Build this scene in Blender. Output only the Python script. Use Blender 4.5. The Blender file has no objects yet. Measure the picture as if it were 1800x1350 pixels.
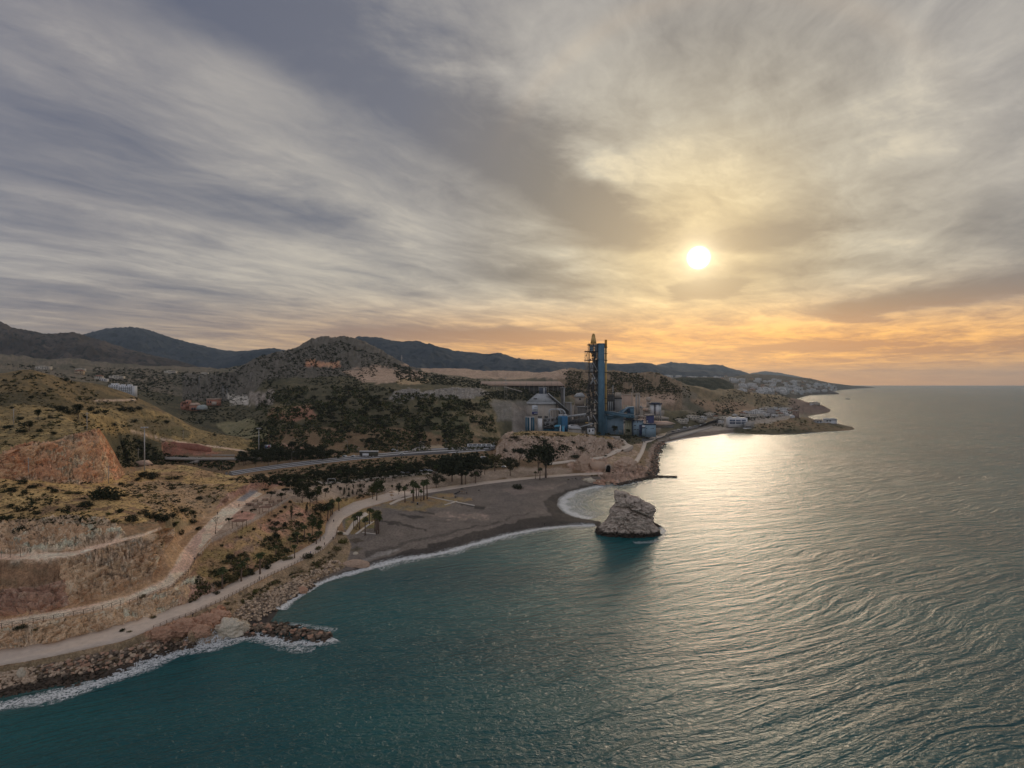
import bpy, bmesh, math, random
import numpy as np
from mathutils import Vector, Matrix
from mathutils.geometry import delaunay_2d_cdt
random.seed(7)
RNG = np.random.default_rng(7)
scene = bpy.context.scene

# ------------------------------------------------------------------ camera
CAM_H = 80.0
cam_data = bpy.data.cameras.new('camera')
cam_data.sensor_width = 36.0
cam_data.lens = 20.0
cam_data.clip_start = 0.5
cam_data.clip_end = 90000.0
cam = bpy.data.objects.new('camera', cam_data)
cam.location = (0, 0, CAM_H)
cam.rotation_euler = (math.radians(90), 0, 0)
scene.collection.objects.link(cam)
scene.camera = cam

# ------------------------------------------------------------------ view transform
scene.view_settings.view_transform = 'Standard'
scene.view_settings.look = 'None'
scene.view_settings.gamma = 1.0
scene.view_settings.exposure = 0.72
scene.view_settings.use_curve_mapping = False
scene.cycles.max_bounces = 6
scene.cycles.volume_bounces = 0
scene.cycles.transparent_max_bounces = 12
scene.cycles.sample_clamp_indirect = 4.0
scene.cycles.use_denoising = True

# ------------------------------------------------------------------ sun direction (behind thin cloud, ahead and to the right)
SUN_AZ = math.atan2(328, 1000)            # clockwise from +Y
SUN_EL = math.atan2(222, math.hypot(1000, 328))
sun_dir = Vector((math.sin(SUN_AZ) * math.cos(SUN_EL), math.cos(SUN_AZ) * math.cos(SUN_EL), math.sin(SUN_EL)))
sun_data = bpy.data.lights.new('sun', 'SUN')
sun_data.energy = 0.52
sun_data.angle = math.radians(15.0)
sun_data.color = (1.0, 0.80, 0.58)
sun = bpy.data.objects.new('sun', sun_data)
sun.rotation_euler = (-sun_dir).to_track_quat('-Z', 'Y').to_euler()
sun.location = (300, 900, 400)
scene.collection.objects.link(sun)

# ------------------------------------------------------------------ sky
world = bpy.data.worlds.new('World')
scene.world = world
world.use_nodes = True
wt = world.node_tree
wt.nodes.clear()
class NT:
    """small helper that writes node graphs as expressions"""
    def __init__(s, tree): s.t = tree
    def n(s, typ, **kw):
        nd = s.t.nodes.new(typ)
        for k, v in kw.items(): setattr(nd, k, v)
        return nd
    def put(s, sock, v):
        if isinstance(v, bpy.types.NodeSocket): s.t.links.new(v, sock)
        elif v is not None: sock.default_value = v
    def m(s, op, a, b=None, c=None, clamp=False):
        nd = s.n('ShaderNodeMath', operation=op, use_clamp=clamp)
        s.put(nd.inputs[0], a); s.put(nd.inputs[1], b); s.put(nd.inputs[2], c)
        return nd.outputs[0]
    def vm(s, op, a, b=None, scale=None):
        nd = s.n('ShaderNodeVectorMath', operation=op)
        s.put(nd.inputs[0], a); s.put(nd.inputs[1], b)
        if scale is not None: s.put(nd.inputs['Scale'], scale)
        return nd.outputs['Value'] if op in ('DOT_PRODUCT', 'LENGTH') else nd.outputs[0]
    def comb(s, x, y, z):
        nd = s.n('ShaderNodeCombineXYZ')
        for i, v in enumerate((x, y, z)): s.put(nd.inputs[i], v)
        return nd.outputs[0]
    def sep(s, v):
        nd = s.n('ShaderNodeSeparateXYZ'); s.put(nd.inputs[0], v); return nd.outputs
    def noise(s, vec, scale, detail=4.0, rough=0.5, dist=0.0):
        nd = s.n('ShaderNodeTexNoise'); s.put(nd.inputs['Vector'], vec)
        nd.inputs['Scale'].default_value = scale; nd.inputs['Detail'].default_value = detail
        nd.inputs['Roughness'].default_value = rough; nd.inputs['Distortion'].default_value = dist
        return nd.outputs[0]
    def voro(s, vec, scale, feature='F1', rnd=1.0):
        nd = s.n('ShaderNodeTexVoronoi', feature=feature); s.put(nd.inputs['Vector'], vec)
        nd.inputs['Scale'].default_value = scale; nd.inputs['Randomness'].default_value = rnd
        return nd.outputs['Distance']
    def ramp(s, f, pts, interp='LINEAR'):
        nd = s.n('ShaderNodeValToRGB'); s.put(nd.inputs[0], f)
        cr = nd.color_ramp; cr.interpolation = interp
        while len(cr.elements) < len(pts): cr.elements.new(0.5)
        for e, (p, c) in zip(cr.elements, pts):
            e.position = p
            e.color = (c, c, c, 1) if not hasattr(c, '__len__') else (*c, 1)
        return nd.outputs[0]
    def rng(s, v, a, b, c=0.0, d=1.0, interp='SMOOTHSTEP'):
        nd = s.n('ShaderNodeMapRange', interpolation_type=interp)
        s.put(nd.inputs[0], v)
        for i, x in enumerate((a, b, c, d)): nd.inputs[i + 1].default_value = x
        return nd.outputs[0]
    def mix(s, f, a, b, blend='MIX'):
        nd = s.n('ShaderNodeMix', data_type='RGBA', blend_type=blend)
        s.put(nd.inputs[0], f)
        for i, v in ((6, a), (7, b)):
            if isinstance(v, bpy.types.NodeSocket): s.t.links.new(v, nd.inputs[i])
            else: nd.inputs[i].default_value = (*v, 1) if len(v) == 3 else v
        return nd.outputs[2]

def srgb(r, g, b):
    f = lambda c: (c / 255 / 12.92) if c <= 10.31 else ((c / 255 + 0.055) / 1.055) ** 2.4
    return (f(r), f(g), f(b))

W = NT(wt)
tc = W.n('ShaderNodeTexCoord')
D = W.vm('NORMALIZE', tc.outputs['Generated'])
dx, dy, dz = W.sep(D)
el = W.m('ARCSINE', dz)                                    # elevation, radians
up = W.m('MAXIMUM', dz, 0.0)
sd = W.vm('DOT_PRODUCT', D, tuple(sun_dir))
ang = W.m('ARCCOSINE', W.m('MINIMUM', sd, 0.999999))       # angle from the sun, radians
# cloud deck seen in perspective: direction projected on a flat layer
den = W.m('ADD', up, 0.035)
cx = W.m('DIVIDE', dx, den); cy = W.m('DIVIDE', dy, den)
TH = math.radians(33)
ca, sa = math.cos(TH), math.sin(TH)
sx = W.m('SUBTRACT', W.m('MULTIPLY', cx, ca), W.m('MULTIPLY', cy, sa))   # across the streaks
sy = W.m('ADD', W.m('MULTIPLY', cx, sa), W.m('MULTIPLY', cy, ca))        # along the streaks
# gentle warp so streaks fray
wv = W.comb(W.m('MULTIPLY', cx, 0.55), W.m('MULTIPLY', cy, 0.55), 3.1)
wn = W.m('SUBTRACT', W.noise(wv, 1.0, 5, 0.55), 0.5)
sxw = W.m('ADD', sx, W.m('MULTIPLY', wn, 0.9))
v1 = W.comb(sxw, W.m('MULTIPLY', sy, 0.28), 0.0)
n1 = W.noise(v1, 1.15, 10, 0.62, 0.2)                      # long streaks
v2 = W.comb(W.m('MULTIPLY', cx, 0.8), W.m('MULTIPLY', cy, 0.8), 7.7)
n2 = W.noise(v2, 1.05, 10, 0.66, 0.5)                       # patchy alto cloud
v3 = W.comb(W.m('MULTIPLY', sxw, 1.2), W.m('MULTIPLY', sy, 0.5), 5.0)
n3 = W.noise(v3, 3.2, 9, 0.66, 0.4)                         # fine fibres
cl = W.m('ADD', W.m('ADD', W.m('MULTIPLY', n1, 0.40), W.m('MULTIPLY', n2, 0.43)), W.m('MULTIPLY', n3, 0.17))
# broad dark bank running from the upper left down to the sun, and lesser banks (in the deck's own plane)
def bank(px0, py0, px1, py1, w, amt, e0=0.35, e1=0.35):
    """a soft band of thicker cloud between two points of the deck"""
    def P(px, py):
        v = Vector((px - 900, 1000, 675 - py)).normalized()
        return v.x / (v.z + 0.035), v.y / (v.z + 0.035)
    ax, ay = P(px0, py0); bx, by = P(px1, py1)
    L = math.hypot(bx - ax, by - ay); ux, uy = (bx - ax) / L, (by - ay) / L
    rx = W.m('SUBTRACT', cxw, ax); ry = W.m('SUBTRACT', cyw, ay)
    t = W.m('ADD', W.m('MULTIPLY', rx, ux), W.m('MULTIPLY', ry, uy))
    q = W.m('SUBTRACT', W.m('MULTIPLY', rx, -uy), W.m('MULTIPLY', ry, -ux))
    g = W.m('EXPONENT', W.m('MULTIPLY', W.m('POWER', W.m('ABSOLUTE', W.m('DIVIDE', q, w)), 2.0), -1.0))
    a = W.rng(t, -e0 * L, e0 * L * 0.4); b = W.rng(t, L * (1 + e1), L * (1 - e1 * 0.4))
    return W.m('MULTIPLY', W.m('MULTIPLY', g, amt), W.m('MULTIPLY', a, b))
cxw = W.m('ADD', cx, W.m('MULTIPLY', W.m('SUBTRACT', n2, 0.5), 0.9))
cyw = W.m('ADD', cy, W.m('MULTIPLY', wn, 1.2))
banks = [(300, -90, 1080, 405, 0.23, 2.3), (0, 215, 520, 400, 0.36, 0.55), (-200, 60, 300, 190, 0.5, 0.4), (560, 250, 900, 400, 0.3, 0.5),
         (1000, 390, 1160, 400, 0.35, 0.6), (960, 150, 1040, 260, 0.3, 0.3), (1100, 470, 1180, 520, 0.3, 0.4),
         (1270, 430, 1440, 385, 0.30, 2.0), (1290, 470, 1420, 480, 0.3, 0.7), (1198, 513, 1268, 512, 0.24, 5.0), (1500, 545, 1950, 480, 0.45, 2.2), (1700, 410, 1990, 340, 0.42, 0.7),
         (600, 585, 1000, 592, 0.8, 1.3), (930, 515, 1010, 512, 0.3, 0.6), (1380, 605, 1500, 612, 0.9, 1.2), (900, 470, 980, 500, .4, .7), (1480, 560, 1560, 556, .4, .9), (780, 440, 900, 480, 0.4, 0.4), (1620, 620, 1900, 600, 1.0, 0.7)]
lights = [(600, -60, 1180, 330, 0.26, 0.35), (120, 60, 760, 430, 0.2, 0.5), (0, 440, 520, 470, 0.5, 0.7), (560, 530, 1000, 545, 0.7, 0.6), (1250, 330, 1800, 250, 0.3, 0.35),
          (0, 330, 560, 440, 0.18, 0.45), (1300, 560, 1500, 570, 0.6, 0.7), (1020, 430, 1180, 480, 0.4, 0.4)]
dk = 0.0
for b in banks: dk = W.m('ADD', dk, bank(*b))
lt = 0.0
for b in lights: lt = W.m('ADD', lt, bank(*b))
# signed cloud value: -1 dark .. +1 bright
cv = W.m('MULTIPLY', W.m('SUBTRACT', cl, 0.53), 5.4)
cv = W.m('ADD', cv, W.m('SUBTRACT', W.m('MULTIPLY', lt, 0.7), W.m('MULTIPLY', dk, 0.95)))
cv = W.m('MULTIPLY', W.m('TANH', W.m('MULTIPLY', cv, 0.95)), 1.45)
cv = W.m('ADD', cv, W.m('MULTIPLY', W.m('SUBTRACT', n3, 0.5), 1.25))
# base colours by angle from the sun, unseen far side raised to brighten land
R_ = math.pi
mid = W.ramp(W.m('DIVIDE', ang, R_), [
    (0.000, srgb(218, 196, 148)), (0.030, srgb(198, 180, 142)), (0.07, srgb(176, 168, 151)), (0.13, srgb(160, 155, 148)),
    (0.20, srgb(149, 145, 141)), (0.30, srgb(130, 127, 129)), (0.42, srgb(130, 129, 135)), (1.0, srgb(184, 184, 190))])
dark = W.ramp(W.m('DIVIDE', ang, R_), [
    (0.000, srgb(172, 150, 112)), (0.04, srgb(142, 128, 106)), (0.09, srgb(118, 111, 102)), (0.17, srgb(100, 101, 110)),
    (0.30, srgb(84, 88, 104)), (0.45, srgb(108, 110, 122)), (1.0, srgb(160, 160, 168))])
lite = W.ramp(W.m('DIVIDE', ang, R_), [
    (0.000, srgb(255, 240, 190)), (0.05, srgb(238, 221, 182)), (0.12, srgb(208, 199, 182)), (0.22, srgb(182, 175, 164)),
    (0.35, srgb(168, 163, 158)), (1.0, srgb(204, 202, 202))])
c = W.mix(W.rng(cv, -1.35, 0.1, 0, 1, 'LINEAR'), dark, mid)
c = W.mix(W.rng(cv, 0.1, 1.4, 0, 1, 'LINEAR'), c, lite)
# sunset band along the horizon, strongest below the sun
azn = W.m('ARCTAN2', dx, dy)
daz = W.m('SUBTRACT', azn, SUN_AZ + 0.03)
azg = W.m('EXPONENT', W.m('MULTIPLY', W.m('POWER', W.m('ABSOLUTE', W.m('DIVIDE', daz, 0.66)), 2.0), -1.0))
azw = W.m('EXPONENT', W.m('MULTIPLY', W.m('POWER', W.m('ABSOLUTE', W.m('DIVIDE', daz, 0.9)), 2.0), -1.0))
elb = W.m('EXPONENT', W.m('MULTIPLY', W.m('MAXIMUM', el, 0.0), -1.0 / 0.075))
elb2 = W.m('EXPONENT', W.m('MULTIPLY', W.m('POWER', W.m('DIVIDE', W.m('SUBTRACT', el, 0.055), 0.06), 2.0), -1.0))
orange = W.mix(W.rng(cv, -0.8, 0.5, 0, 1, 'LINEAR'), srgb(178, 122, 72), srgb(255, 188, 86))
c = W.mix(W.m('MULTIPLY', W.m('MULTIPLY', elb2, azg), 1.15, clamp=True), c, orange)
low = W.mix(azg, W.mix(azw, srgb(150, 152, 160), srgb(196, 160, 120)), srgb(244, 168, 82))
c = W.mix(W.m('MULTIPLY', W.rng(el, 0.05, -0.01), 0.75), c, low)
warm = W.m('MULTIPLY', W.m('EXPONENT', W.m('MULTIPLY', W.m('MAXIMUM', el, 0.0), -1.0 / 0.20)), azw)
c = W.mix(warm, c, W.mix(1.0, c, (1.14, 0.99, 0.74), 'MULTIPLY'))
# faint 22 degree halo and the aureole round the sun
halo = W.m('EXPONENT', W.m('MULTIPLY', W.m('POWER', W.m('DIVIDE', W.m('SUBTRACT', ang, 0.372), 0.016), 2.0), -1.0))
c = W.mix(W.m('MULTIPLY', W.m('MULTIPLY', halo, W.rng(el, 0.35, 0.55)), 0.09), c, srgb(220, 190, 150))
aur = W.m('ADD', W.m('MULTIPLY', W.m('EXPONENT', W.m('DIVIDE', ang, -0.018)), 1.2), W.m('MULTIPLY', W.rng(ang, 0.0205, 0.008), 6.0))
glow = W.vm('SCALE', (1.0, 0.88, 0.62), scale=aur)
c = W.vm('ADD', c, glow)
sky = W.n('ShaderNodeTexSky', sky_type='NISHITA')
sky.sun_disc = False; sky.sun_elevation = SUN_EL; sky.sun_rotation = SUN_AZ
sky.altitude = 80; sky.dust_density = 1.0
bgA = W.n('ShaderNodeBackground'); wt.links.new(sky.outputs[0], bgA.inputs[0]); bgA.inputs[1].default_value = 0.06
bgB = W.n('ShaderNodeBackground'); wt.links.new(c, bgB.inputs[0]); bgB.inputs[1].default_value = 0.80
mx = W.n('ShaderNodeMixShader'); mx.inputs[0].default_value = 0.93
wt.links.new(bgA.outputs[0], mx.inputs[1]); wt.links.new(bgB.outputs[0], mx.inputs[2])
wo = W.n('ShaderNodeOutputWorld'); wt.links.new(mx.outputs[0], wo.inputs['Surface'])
world.cycles.sampling_method = 'MANUAL'
world.cycles.sample_map_resolution = 512

# ================================================================== helpers
COL = scene.collection
def tag(o, label=None, cat=None, group=None, kind=None):
    if label: o['label'] = label
    if cat: o['category'] = cat
    if group: o['group'] = group
    if kind: o['kind'] = kind
    return o
def link(o, parent=None):
    COL.objects.link(o)
    if parent is not None: o.parent = parent
    return o
def mesh_np(name, verts, faces, mat=None, smooth=False, mats=None, fmat=None):
    """mesh from numpy arrays; faces all triangles or all quads, or a list of both"""
    me = bpy.data.meshes.new(name)
    verts = np.asarray(verts, dtype=np.float32)
    me.vertices.add(len(verts)); me.vertices.foreach_set('co', verts.ravel())
    if isinstance(faces, np.ndarray):
        n, k = faces.shape
        me.loops.add(n * k); me.loops.foreach_set('vertex_index', faces.astype(np.int32).ravel())
        me.polygons.add(n); me.polygons.foreach_set('loop_start', np.arange(0, n * k, k, dtype=np.int32))
        me.polygons.foreach_set('loop_total', np.full(n, k, dtype=np.int32))
    else:
        flat = [i for f in faces for i in f]
        tot = np.array([len(f) for f in faces], dtype=np.int32)
        me.loops.add(len(flat)); me.loops.foreach_set('vertex_index', np.array(flat, dtype=np.int32))
        me.polygons.add(len(faces)); me.polygons.foreach_set('loop_start', (np.cumsum(tot) - tot).astype(np.int32))
        me.polygons.foreach_set('loop_total', tot)
    for m in (mats or ([mat] if mat else [])): me.materials.append(m)
    if fmat is not None: me.polygons.foreach_set('material_index', np.asarray(fmat, dtype=np.int32))
    me.update(calc_edges=True)
    if smooth: me.polygons.foreach_set('use_smooth', np.ones(len(me.polygons), dtype=bool))
    return me
def obj(name, me, parent=None, loc=None, rz=0.0):
    o = bpy.data.objects.new(name, me); link(o, parent)
    if loc is not None: o.location = loc
    if rz: o.rotation_euler = (0, 0, rz)
    return o

# ------------------------------------------------------------------ numpy noise
def _h(ix, iy, iz, seed):
    h = (ix.astype(np.uint32) * np.uint32(374761393) + iy.astype(np.uint32) * np.uint32(668265263)
         + iz.astype(np.uint32) * np.uint32(2147483647) + np.uint32(seed * 1274126177 & 0xffffffff))
    h = (h ^ (h >> np.uint32(13))) * np.uint32(1274126177)
    h = h ^ (h >> np.uint32(16))
    return (h & np.uint32(0xffffff)).astype(np.float32) / np.float32(0xffffff)
def vnoise(x, y, z=None, seed=0):
    x = np.asarray(x, dtype=np.float64); y = np.asarray(y, dtype=np.float64)
    xi = np.floor(x).astype(np.int64); yi = np.floor(y).astype(np.int64)
    fx = (x - xi).astype(np.float32); fy = (y - yi).astype(np.float32)
    fx = fx * fx * (3 - 2 * fx); fy = fy * fy * (3 - 2 * fy)
    if z is None:
        zi = np.zeros_like(xi)
        a = _h(xi, yi, zi, seed); b = _h(xi + 1, yi, zi, seed); c = _h(xi, yi + 1, zi, seed); d = _h(xi + 1, yi + 1, zi, seed)
        return (a + (b - a) * fx) * (1 - fy) + (c + (d - c) * fx) * fy
    z = np.asarray(z, dtype=np.float64); zi = np.floor(z).astype(np.int64)
    fz = (z - zi).astype(np.float32); fz = fz * fz * (3 - 2 * fz)
    r = []
    for k in (0, 1):
        a = _h(xi, yi, zi + k, seed); b = _h(xi + 1, yi, zi + k, seed); c = _h(xi, yi + 1, zi + k, seed); d = _h(xi + 1, yi + 1, zi + k, seed)
        r.append((a + (b - a) * fx) * (1 - fy) + (c + (d - c) * fx) * fy)
    return r[0] + (r[1] - r[0]) * fz
def fbm(x, y, z=None, oct=5, seed=0, gain=0.5, ridged=False):
    s = 0; a = 1.0; t = 0
    for o in range(oct):
        k = 2.03 ** o
        v = vnoise(x * k + 17.3 * o, y * k + 9.1 * o, None if z is None else z * k + 5.7 * o, seed + o)
        if ridged: v = 1 - np.abs(2 * v - 1)
        s = s + a * v; t += a; a *= gain
    return s / t                      # 0..1

# ------------------------------------------------------------------ where things stand
# P(px, py, z) is the world point at height z seen in direction (px, py); PY gives its distance instead
def P(px, py, z): Y = (CAM_H - z) * 1000.0 / (py - 675.0); return ((px - 900) / 1000.0 * Y, Y, z)
def PY(px, py, Y): return ((px - 900) / 1000.0 * Y, Y, CAM_H - (py - 675.0) * Y / 1000.0)
def XYZ(px, Y, z): return ((px - 900) / 1000.0 * Y, Y, z)

def dens(pts, step=7.0):
    """resample a list of world points along a line evenly in view"""
    out = []
    for a, b in zip(pts[:-1], pts[1:]):
        ua, ub = a[0] / a[1] * 1000, b[0] / b[1] * 1000
        n = max(1, int(math.ceil(max(abs(ub - ua) / step, abs(math.log(b[1] / a[1])) / 0.03))))
        for k in range(n):
            t = k / n
            out.append(tuple(a[i] + (b[i] - a[i]) * t for i in range(3)))
    out.append(tuple(pts[-1]))
    return out
TP = []
def LZ(pts):  TP.extend(dens([P(*p) for p in pts]))
def LY(pts):  TP.extend(dens([PY(*p) for p in pts]))
def LA(pts):  TP.extend(dens([XYZ(*p) for p in pts]))     # (px, Y, z)

# ---- shoreline
SHORE = [(-420,1345),(-300,1310),(-120,1270),(0,1236),(60,1224),(130,1208),(200,1188),(250,1166),(300,1148),(345,1136),(375,1129),(400,1122),(432,1112),
 (455,1104),(472,1098),(480,1086),(488,1074),(506,1058),(530,1043),(555,1028),(600,1011),(650,997),(700,984),(770,973),(800,965),(850,951),(900,938),(950,929),(1000,924),(1048,923)]
SHORE2 = [(1056,917),(1035,914),(1010,909),(990,900),(981,888),(984,876),(1000,866),(1022,860),(1050,853),(1072,849),(1090,850),(1112,844),(1136,839),(1150,832),(1150,818),
 (1152,802),(1156,788),(1165,779),(1200,771),(1250,765),(1290,760),(1330,763.5),(1370,763.5),(1410,762),(1450,758.5),(1480,757),(1505,755.5)]
LZ([(a, b, 0.0) for a, b in SHORE]); LZ([(a, b, 0.0) for a, b in SHORE2])
LA([(1505,992,0),(1500,1030,0),(1470,1130,0),(1440,1200,0),(1415,1370,0),(1400,1470,0),(1416,1500,0),(1440,1560,0),(1455,1640,0),(1457,1720,0),(1450,1900,0),(1430,2200,0),(1412,2580,0),(1405,3000,0)])
# sea bed
def off(line, d, z):
    r = []
    for i, (a, b) in enumerate(line):
        p = line[max(0, i - 1)]; q = line[min(len(line) - 1, i + 1)]
        t = Vector((q[0] - p[0], q[1] - p[1])).normalized()
        r.append((a - t.y * d, b + t.x * d, z))
    return r
LZ(off(SHORE[:14], 16, -2.5)); LZ(off(SHORE[20:], 12, -0.9)); LZ(off(SHORE[20:], 45, -4))
LZ([(500,1098,-1.2),(520,1075,-1.2),(560,1048,-1.2),(600,1030,-1.5)]); LZ([(480,1118,-2.5),(560,1120,-3),(620,1090,-4)])
LZ([(1000,892,-0.7),(1030,876,-0.7),(1070,862,-0.8),(1110,856,-1.5),(1165,842,-2.5),(1168,818,-3),(1170,800,-3)])
LZ([(1050,896,-2),(1120,870,-4),(1200,830,-6),(1200,790,-3),(1290,768,-2),(1370,771,-3),(1450,765,-3),(1520,759,-3)])
LZ([(1060,925,-0.6),(1075,960,-4)])
LA([(-420,118,-6),(0,128,-7),(400,150,-7),(700,200,-8),(1100,260,-9),(1600,300,-10),(1600,600,-10),(1600,1000,-8),(1560,1200,-8),(1520,1500,-8),(1500,1900,-8),(1480,2500,-8),(1470,3000,-8)])
LA([(1450,1350,-4),(1475,1550,-4),(1480,1700,-5)])

# ---- lower coast: rock slope, promenade, first cliff
LZ([(-420,1280,3.5),(0,1182,3.8),(92,1165,3.8),(220,1138,3.6),(262,1122,3.8),(330,1096,4.0),(390,1068,4.2),(430,1047,4.0),(480,1022,3.6),(530,1000,3.4),(570,977,3.3),(600,954,3.2),(612,938,3.2)])
LZ([(-420,1268,5.2),(0,1172,5.2),(92,1155,5.2),(220,1127,5.2),(270,1107,5.2),(330,1085,5.2),(390,1058,5.1),(430,1036,5.0),(480,1010,5.0),(530,988,4.9),(570,966,4.8),(592,945,4.6),(596,928,4.6),(606,912,4.5),(640,894,4.4),(690,880,4.3)])
LZ([(-420,1236,5.3),(0,1147,5.3),(100,1131,5.3),(200,1104,5.3),(270,1084,5.3),(330,1063,5.3),(380,1041,5.2),(430,1015,5.1),(480,991,5.1),(520,973,5.0),(555,953,4.9),(571,938,4.8),(573,922,4.7),(586,902,4.6),(622,884,4.5),(675,868,4.4)])
LZ([(300,1128,1.6),(350,1110,2.0),(392,1100,2.6),(430,1090,2.2),(470,1078,1.2)])
LZ([(480,1060,1.6),(520,1035,1.8),(570,1008,1.4),(610,993,1.2),(640,985,1.0)])
LZ([(262,1110,4.6),(300,1100,5.4),(350,1088,5.6),(385,1075,5.2),(372,1100,4.6),(320,1116,4.6)])
LY([(-420,1198,146),(0,1111,160.5),(80,1098,165),(156,1084,173.5),(228,1065,182.5),(303,1039,194),(330,1020,203)])
# upper dirt road, outer and inner edge
LZ([(-420,1194,9.0),(0,1107,9.0),(80,1094,9.1),(156,1080,9.3),(228,1061,9.6),(303,1035,10.2),(335,1005,11.2),(350,976,12.6),(372,952,14.2),(395,940,15.2),(446,915,16.6),(476,896,17.5),(511,875,18.0),(545,861,17.2)])
LZ([(-420,1170,10),(0,1082,10),(52,1080,10),(114,1062,10.4),(170,1052,11),(209,1041,11.4),(244,1028,12)])
LZ([(275,1000,12.6),(300,965,13.8),(335,930,15.5),(365,905,17.2),(392,890,18.4),(414,876,19.2),(450,862,19.4)])
LY([(268,1014,196.5),(277,990,203),(284,967,209),(300,944,220)])
# track two and the cliff below it
LZ([(-420,1080,23),(0,987,23),(60,985,23),(130,979,23.2),(156,971,23.6),(202,957,25),(254,944,25.8),(284,931,25.4)])
LZ([(-420,1064,23.3),(0,973,23.3),(60,972,23.3),(130,969,23.5),(156,961,24),(202,949,25.3),(254,937,26),(284,926,25.6)])
LY([(-420,1000,190),(0,965,194),(93,960,196),(187,940,203)])
LY([(-420,940,208),(0,918,212),(93,914,214),(187,915,214),(225,930,208)])
LY([(-420,905,228),(0,880,232),(100,880,235),(200,880,240),(300,885,250),(250,908,226),(300,915,236),(330,905,262),(365,890,285)])
# quarry cliff: foot then rim
LY([(-420,860,232),(0,838,250),(70,843,262),(140,852,272),(180,850,285),(212,838,318)])
LY([(-420,822,236),(0,803,253),(33,785,262),(98,776,277),(127,768,287),(147,765,293),(170,758,303),(179,771,311),(196,797,323)])
LY([(240,862,290),(300,852,325),(350,853,325),(395,862,315)])
LZ([(400,882,19.5),(430,868,19.3),(455,862,19.2),(500,852,17.8),(540,850,16.5)])
LY([(392,872,297),(420,858,312),(445,850,324),(500,843,345),(540,843,365)])
LY([(240,822,360),(265,817,372),(300,815,380),(335,818,380),(370,828,372),(410,837,358),(470,844,350)])
# valley floor and main road
LA([(222,425,14),(245,430,12),(300,420,10),(380,405,11)])
LZ([(400,838,14),(440,831,14),(500,823,14),(560,816,14),(620,809,14),(700,802.5,14),(800,797,14),(870,792,14)])
LZ([(400,829,14),(440,823,14),(500,814,14),(560,807,14),(620,800,14.2),(700,793,14.4),(760,787,14.4),(850,784,14.2)])
LZ([(520,850,12),(600,845,10.5),(700,838,9.5),(770,832,9),(840,825,8.5),(900,818,8.5)])
LZ([(560,880,14),(600,868,9),(650,862,7.5),(720,852,6.5),(800,845,6),(880,836,5.5)])
LZ([(470,920,13.5),(520,900,14.5),(560,890,12),(580,880,10)]); LZ([(440,990,7.5),(500,955,8),(545,930,8)]); LZ([(400,1000,9),(450,955,11),(510,920,11.5)])
LZ([(720,864,4.4),(780,856,4.4),(850,846,4.4),(930,838,4.5),(1000,833,4.6),(1060,831,4.8)])
LZ([(640,955,3),(700,930,3.2),(800,890,3.5),(900,865,3.5),(960,850,3.4),(1010,846,2.8)])
LZ([(660,985,1.2),(760,962,1.2),(850,938,1.2),(920,922,1.2),(975,914,1.2),(970,900,1.4),(955,885,2.2),(975,868,1.6),(1010,855,1.6)])
LZ([(1005,917,1.1),(1050,920,0.9)])
# limestone outcrop before the plant
LZ([(890,808,9),(930,812,8.3),(970,812,8.2),(1020,806.5,8.2),(1060,801,8.4),(1085,790,8.8),(1100,781,9)])
LZ([(930,818,7.6),(970,817,7.8),(1020,811.5,8),(1062,806,8.3),(1090,795,8.7),(1113,784,9),(1106,779,9)])
LY([(872,800,556),(884,780,562),(900,772,566),(930,774,562),(965,780,556),(1000,786,560),(1040,786,575),(1066,786,588),(1078,778,605)])
LY([(880,770,590),(895,762,610),(920,757,625),(960,757,628),(1000,758,632),(1040,763,640),(1075,767,650),(1092,770,660)])
LA([(860,610,15),(885,660,13),(920,690,12),(980,700,12),(1040,705,12),(1100,710,11),(1140,715,8)])
LA([(925,740,12),(1000,780,12),(1060,800,12),(1110,830,12),(1150,850,12),(930,880,13),(1000,900,13),(1080,930,13),(1150,940,12)])
LZ([(930,826,5.2),(980,824,5.2),(1010,822,5.4)]); LZ([(1010,829,5),(1060,827,5.2),(1090,830,4.6)])
LY([(1015,818,505),(1030,812,520),(1062,815,505),(1080,814,510),(1100,812,520),(1112,812,535)])
LZ([(1085,838,3.5),(1110,832,4),(1130,825,3.5),(1140,815,3.5)])
# coast path past the outcrop and the shore road beyond it
LZ([(1114,812,6),(1124,797,5.8),(1131,778,5.6),(1150,768,5.4),(1170,763,5.2)])
LZ([(1122,813,5.8),(1132,797,5.6),(1138,779,5.4),(1156,770,5.2),(1172,766,5)])
LZ([(1136,810,3.2),(1143,795,3),(1148,782,3),(1160,773,3)])
LZ([(1180,767,3.6),(1225,758,3.8),(1262,748,4.5)]); LZ([(1180,761,7),(1215,753,7),(1250,744,7),(1262,741,7.5)])
LZ([(1130,771,8),(1180,756,8),(1240,743,8),(1300,734,9)])
LZ([(1290,753,3.5),(1330,757,4),(1370,757,5),(1410,756,5),(1450,754,3),(1480,754,2)])
LZ([(1262,750,3),(1275,745,7),(1310,745,8),(1345,745,8.5),(1365,741,10)])
LY([(1365,743,1040),(1395,734,1080),(1407,733,1085),(1425,740,1080),(1437,743,1080),(1460,743.5,1075),(1478,748,1060),(1495,752,1020)])
LA([(1300,1300,10),(1350,1350,10),(1380,1450,10),(1230,1150,11),(1180,1050,11),(1395,1560,12)])
LY([(1400,714,1560),(1420,710,1640),(1440,709,1700),(1448,710.5,1730),(1452,714,1730)])
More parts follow.
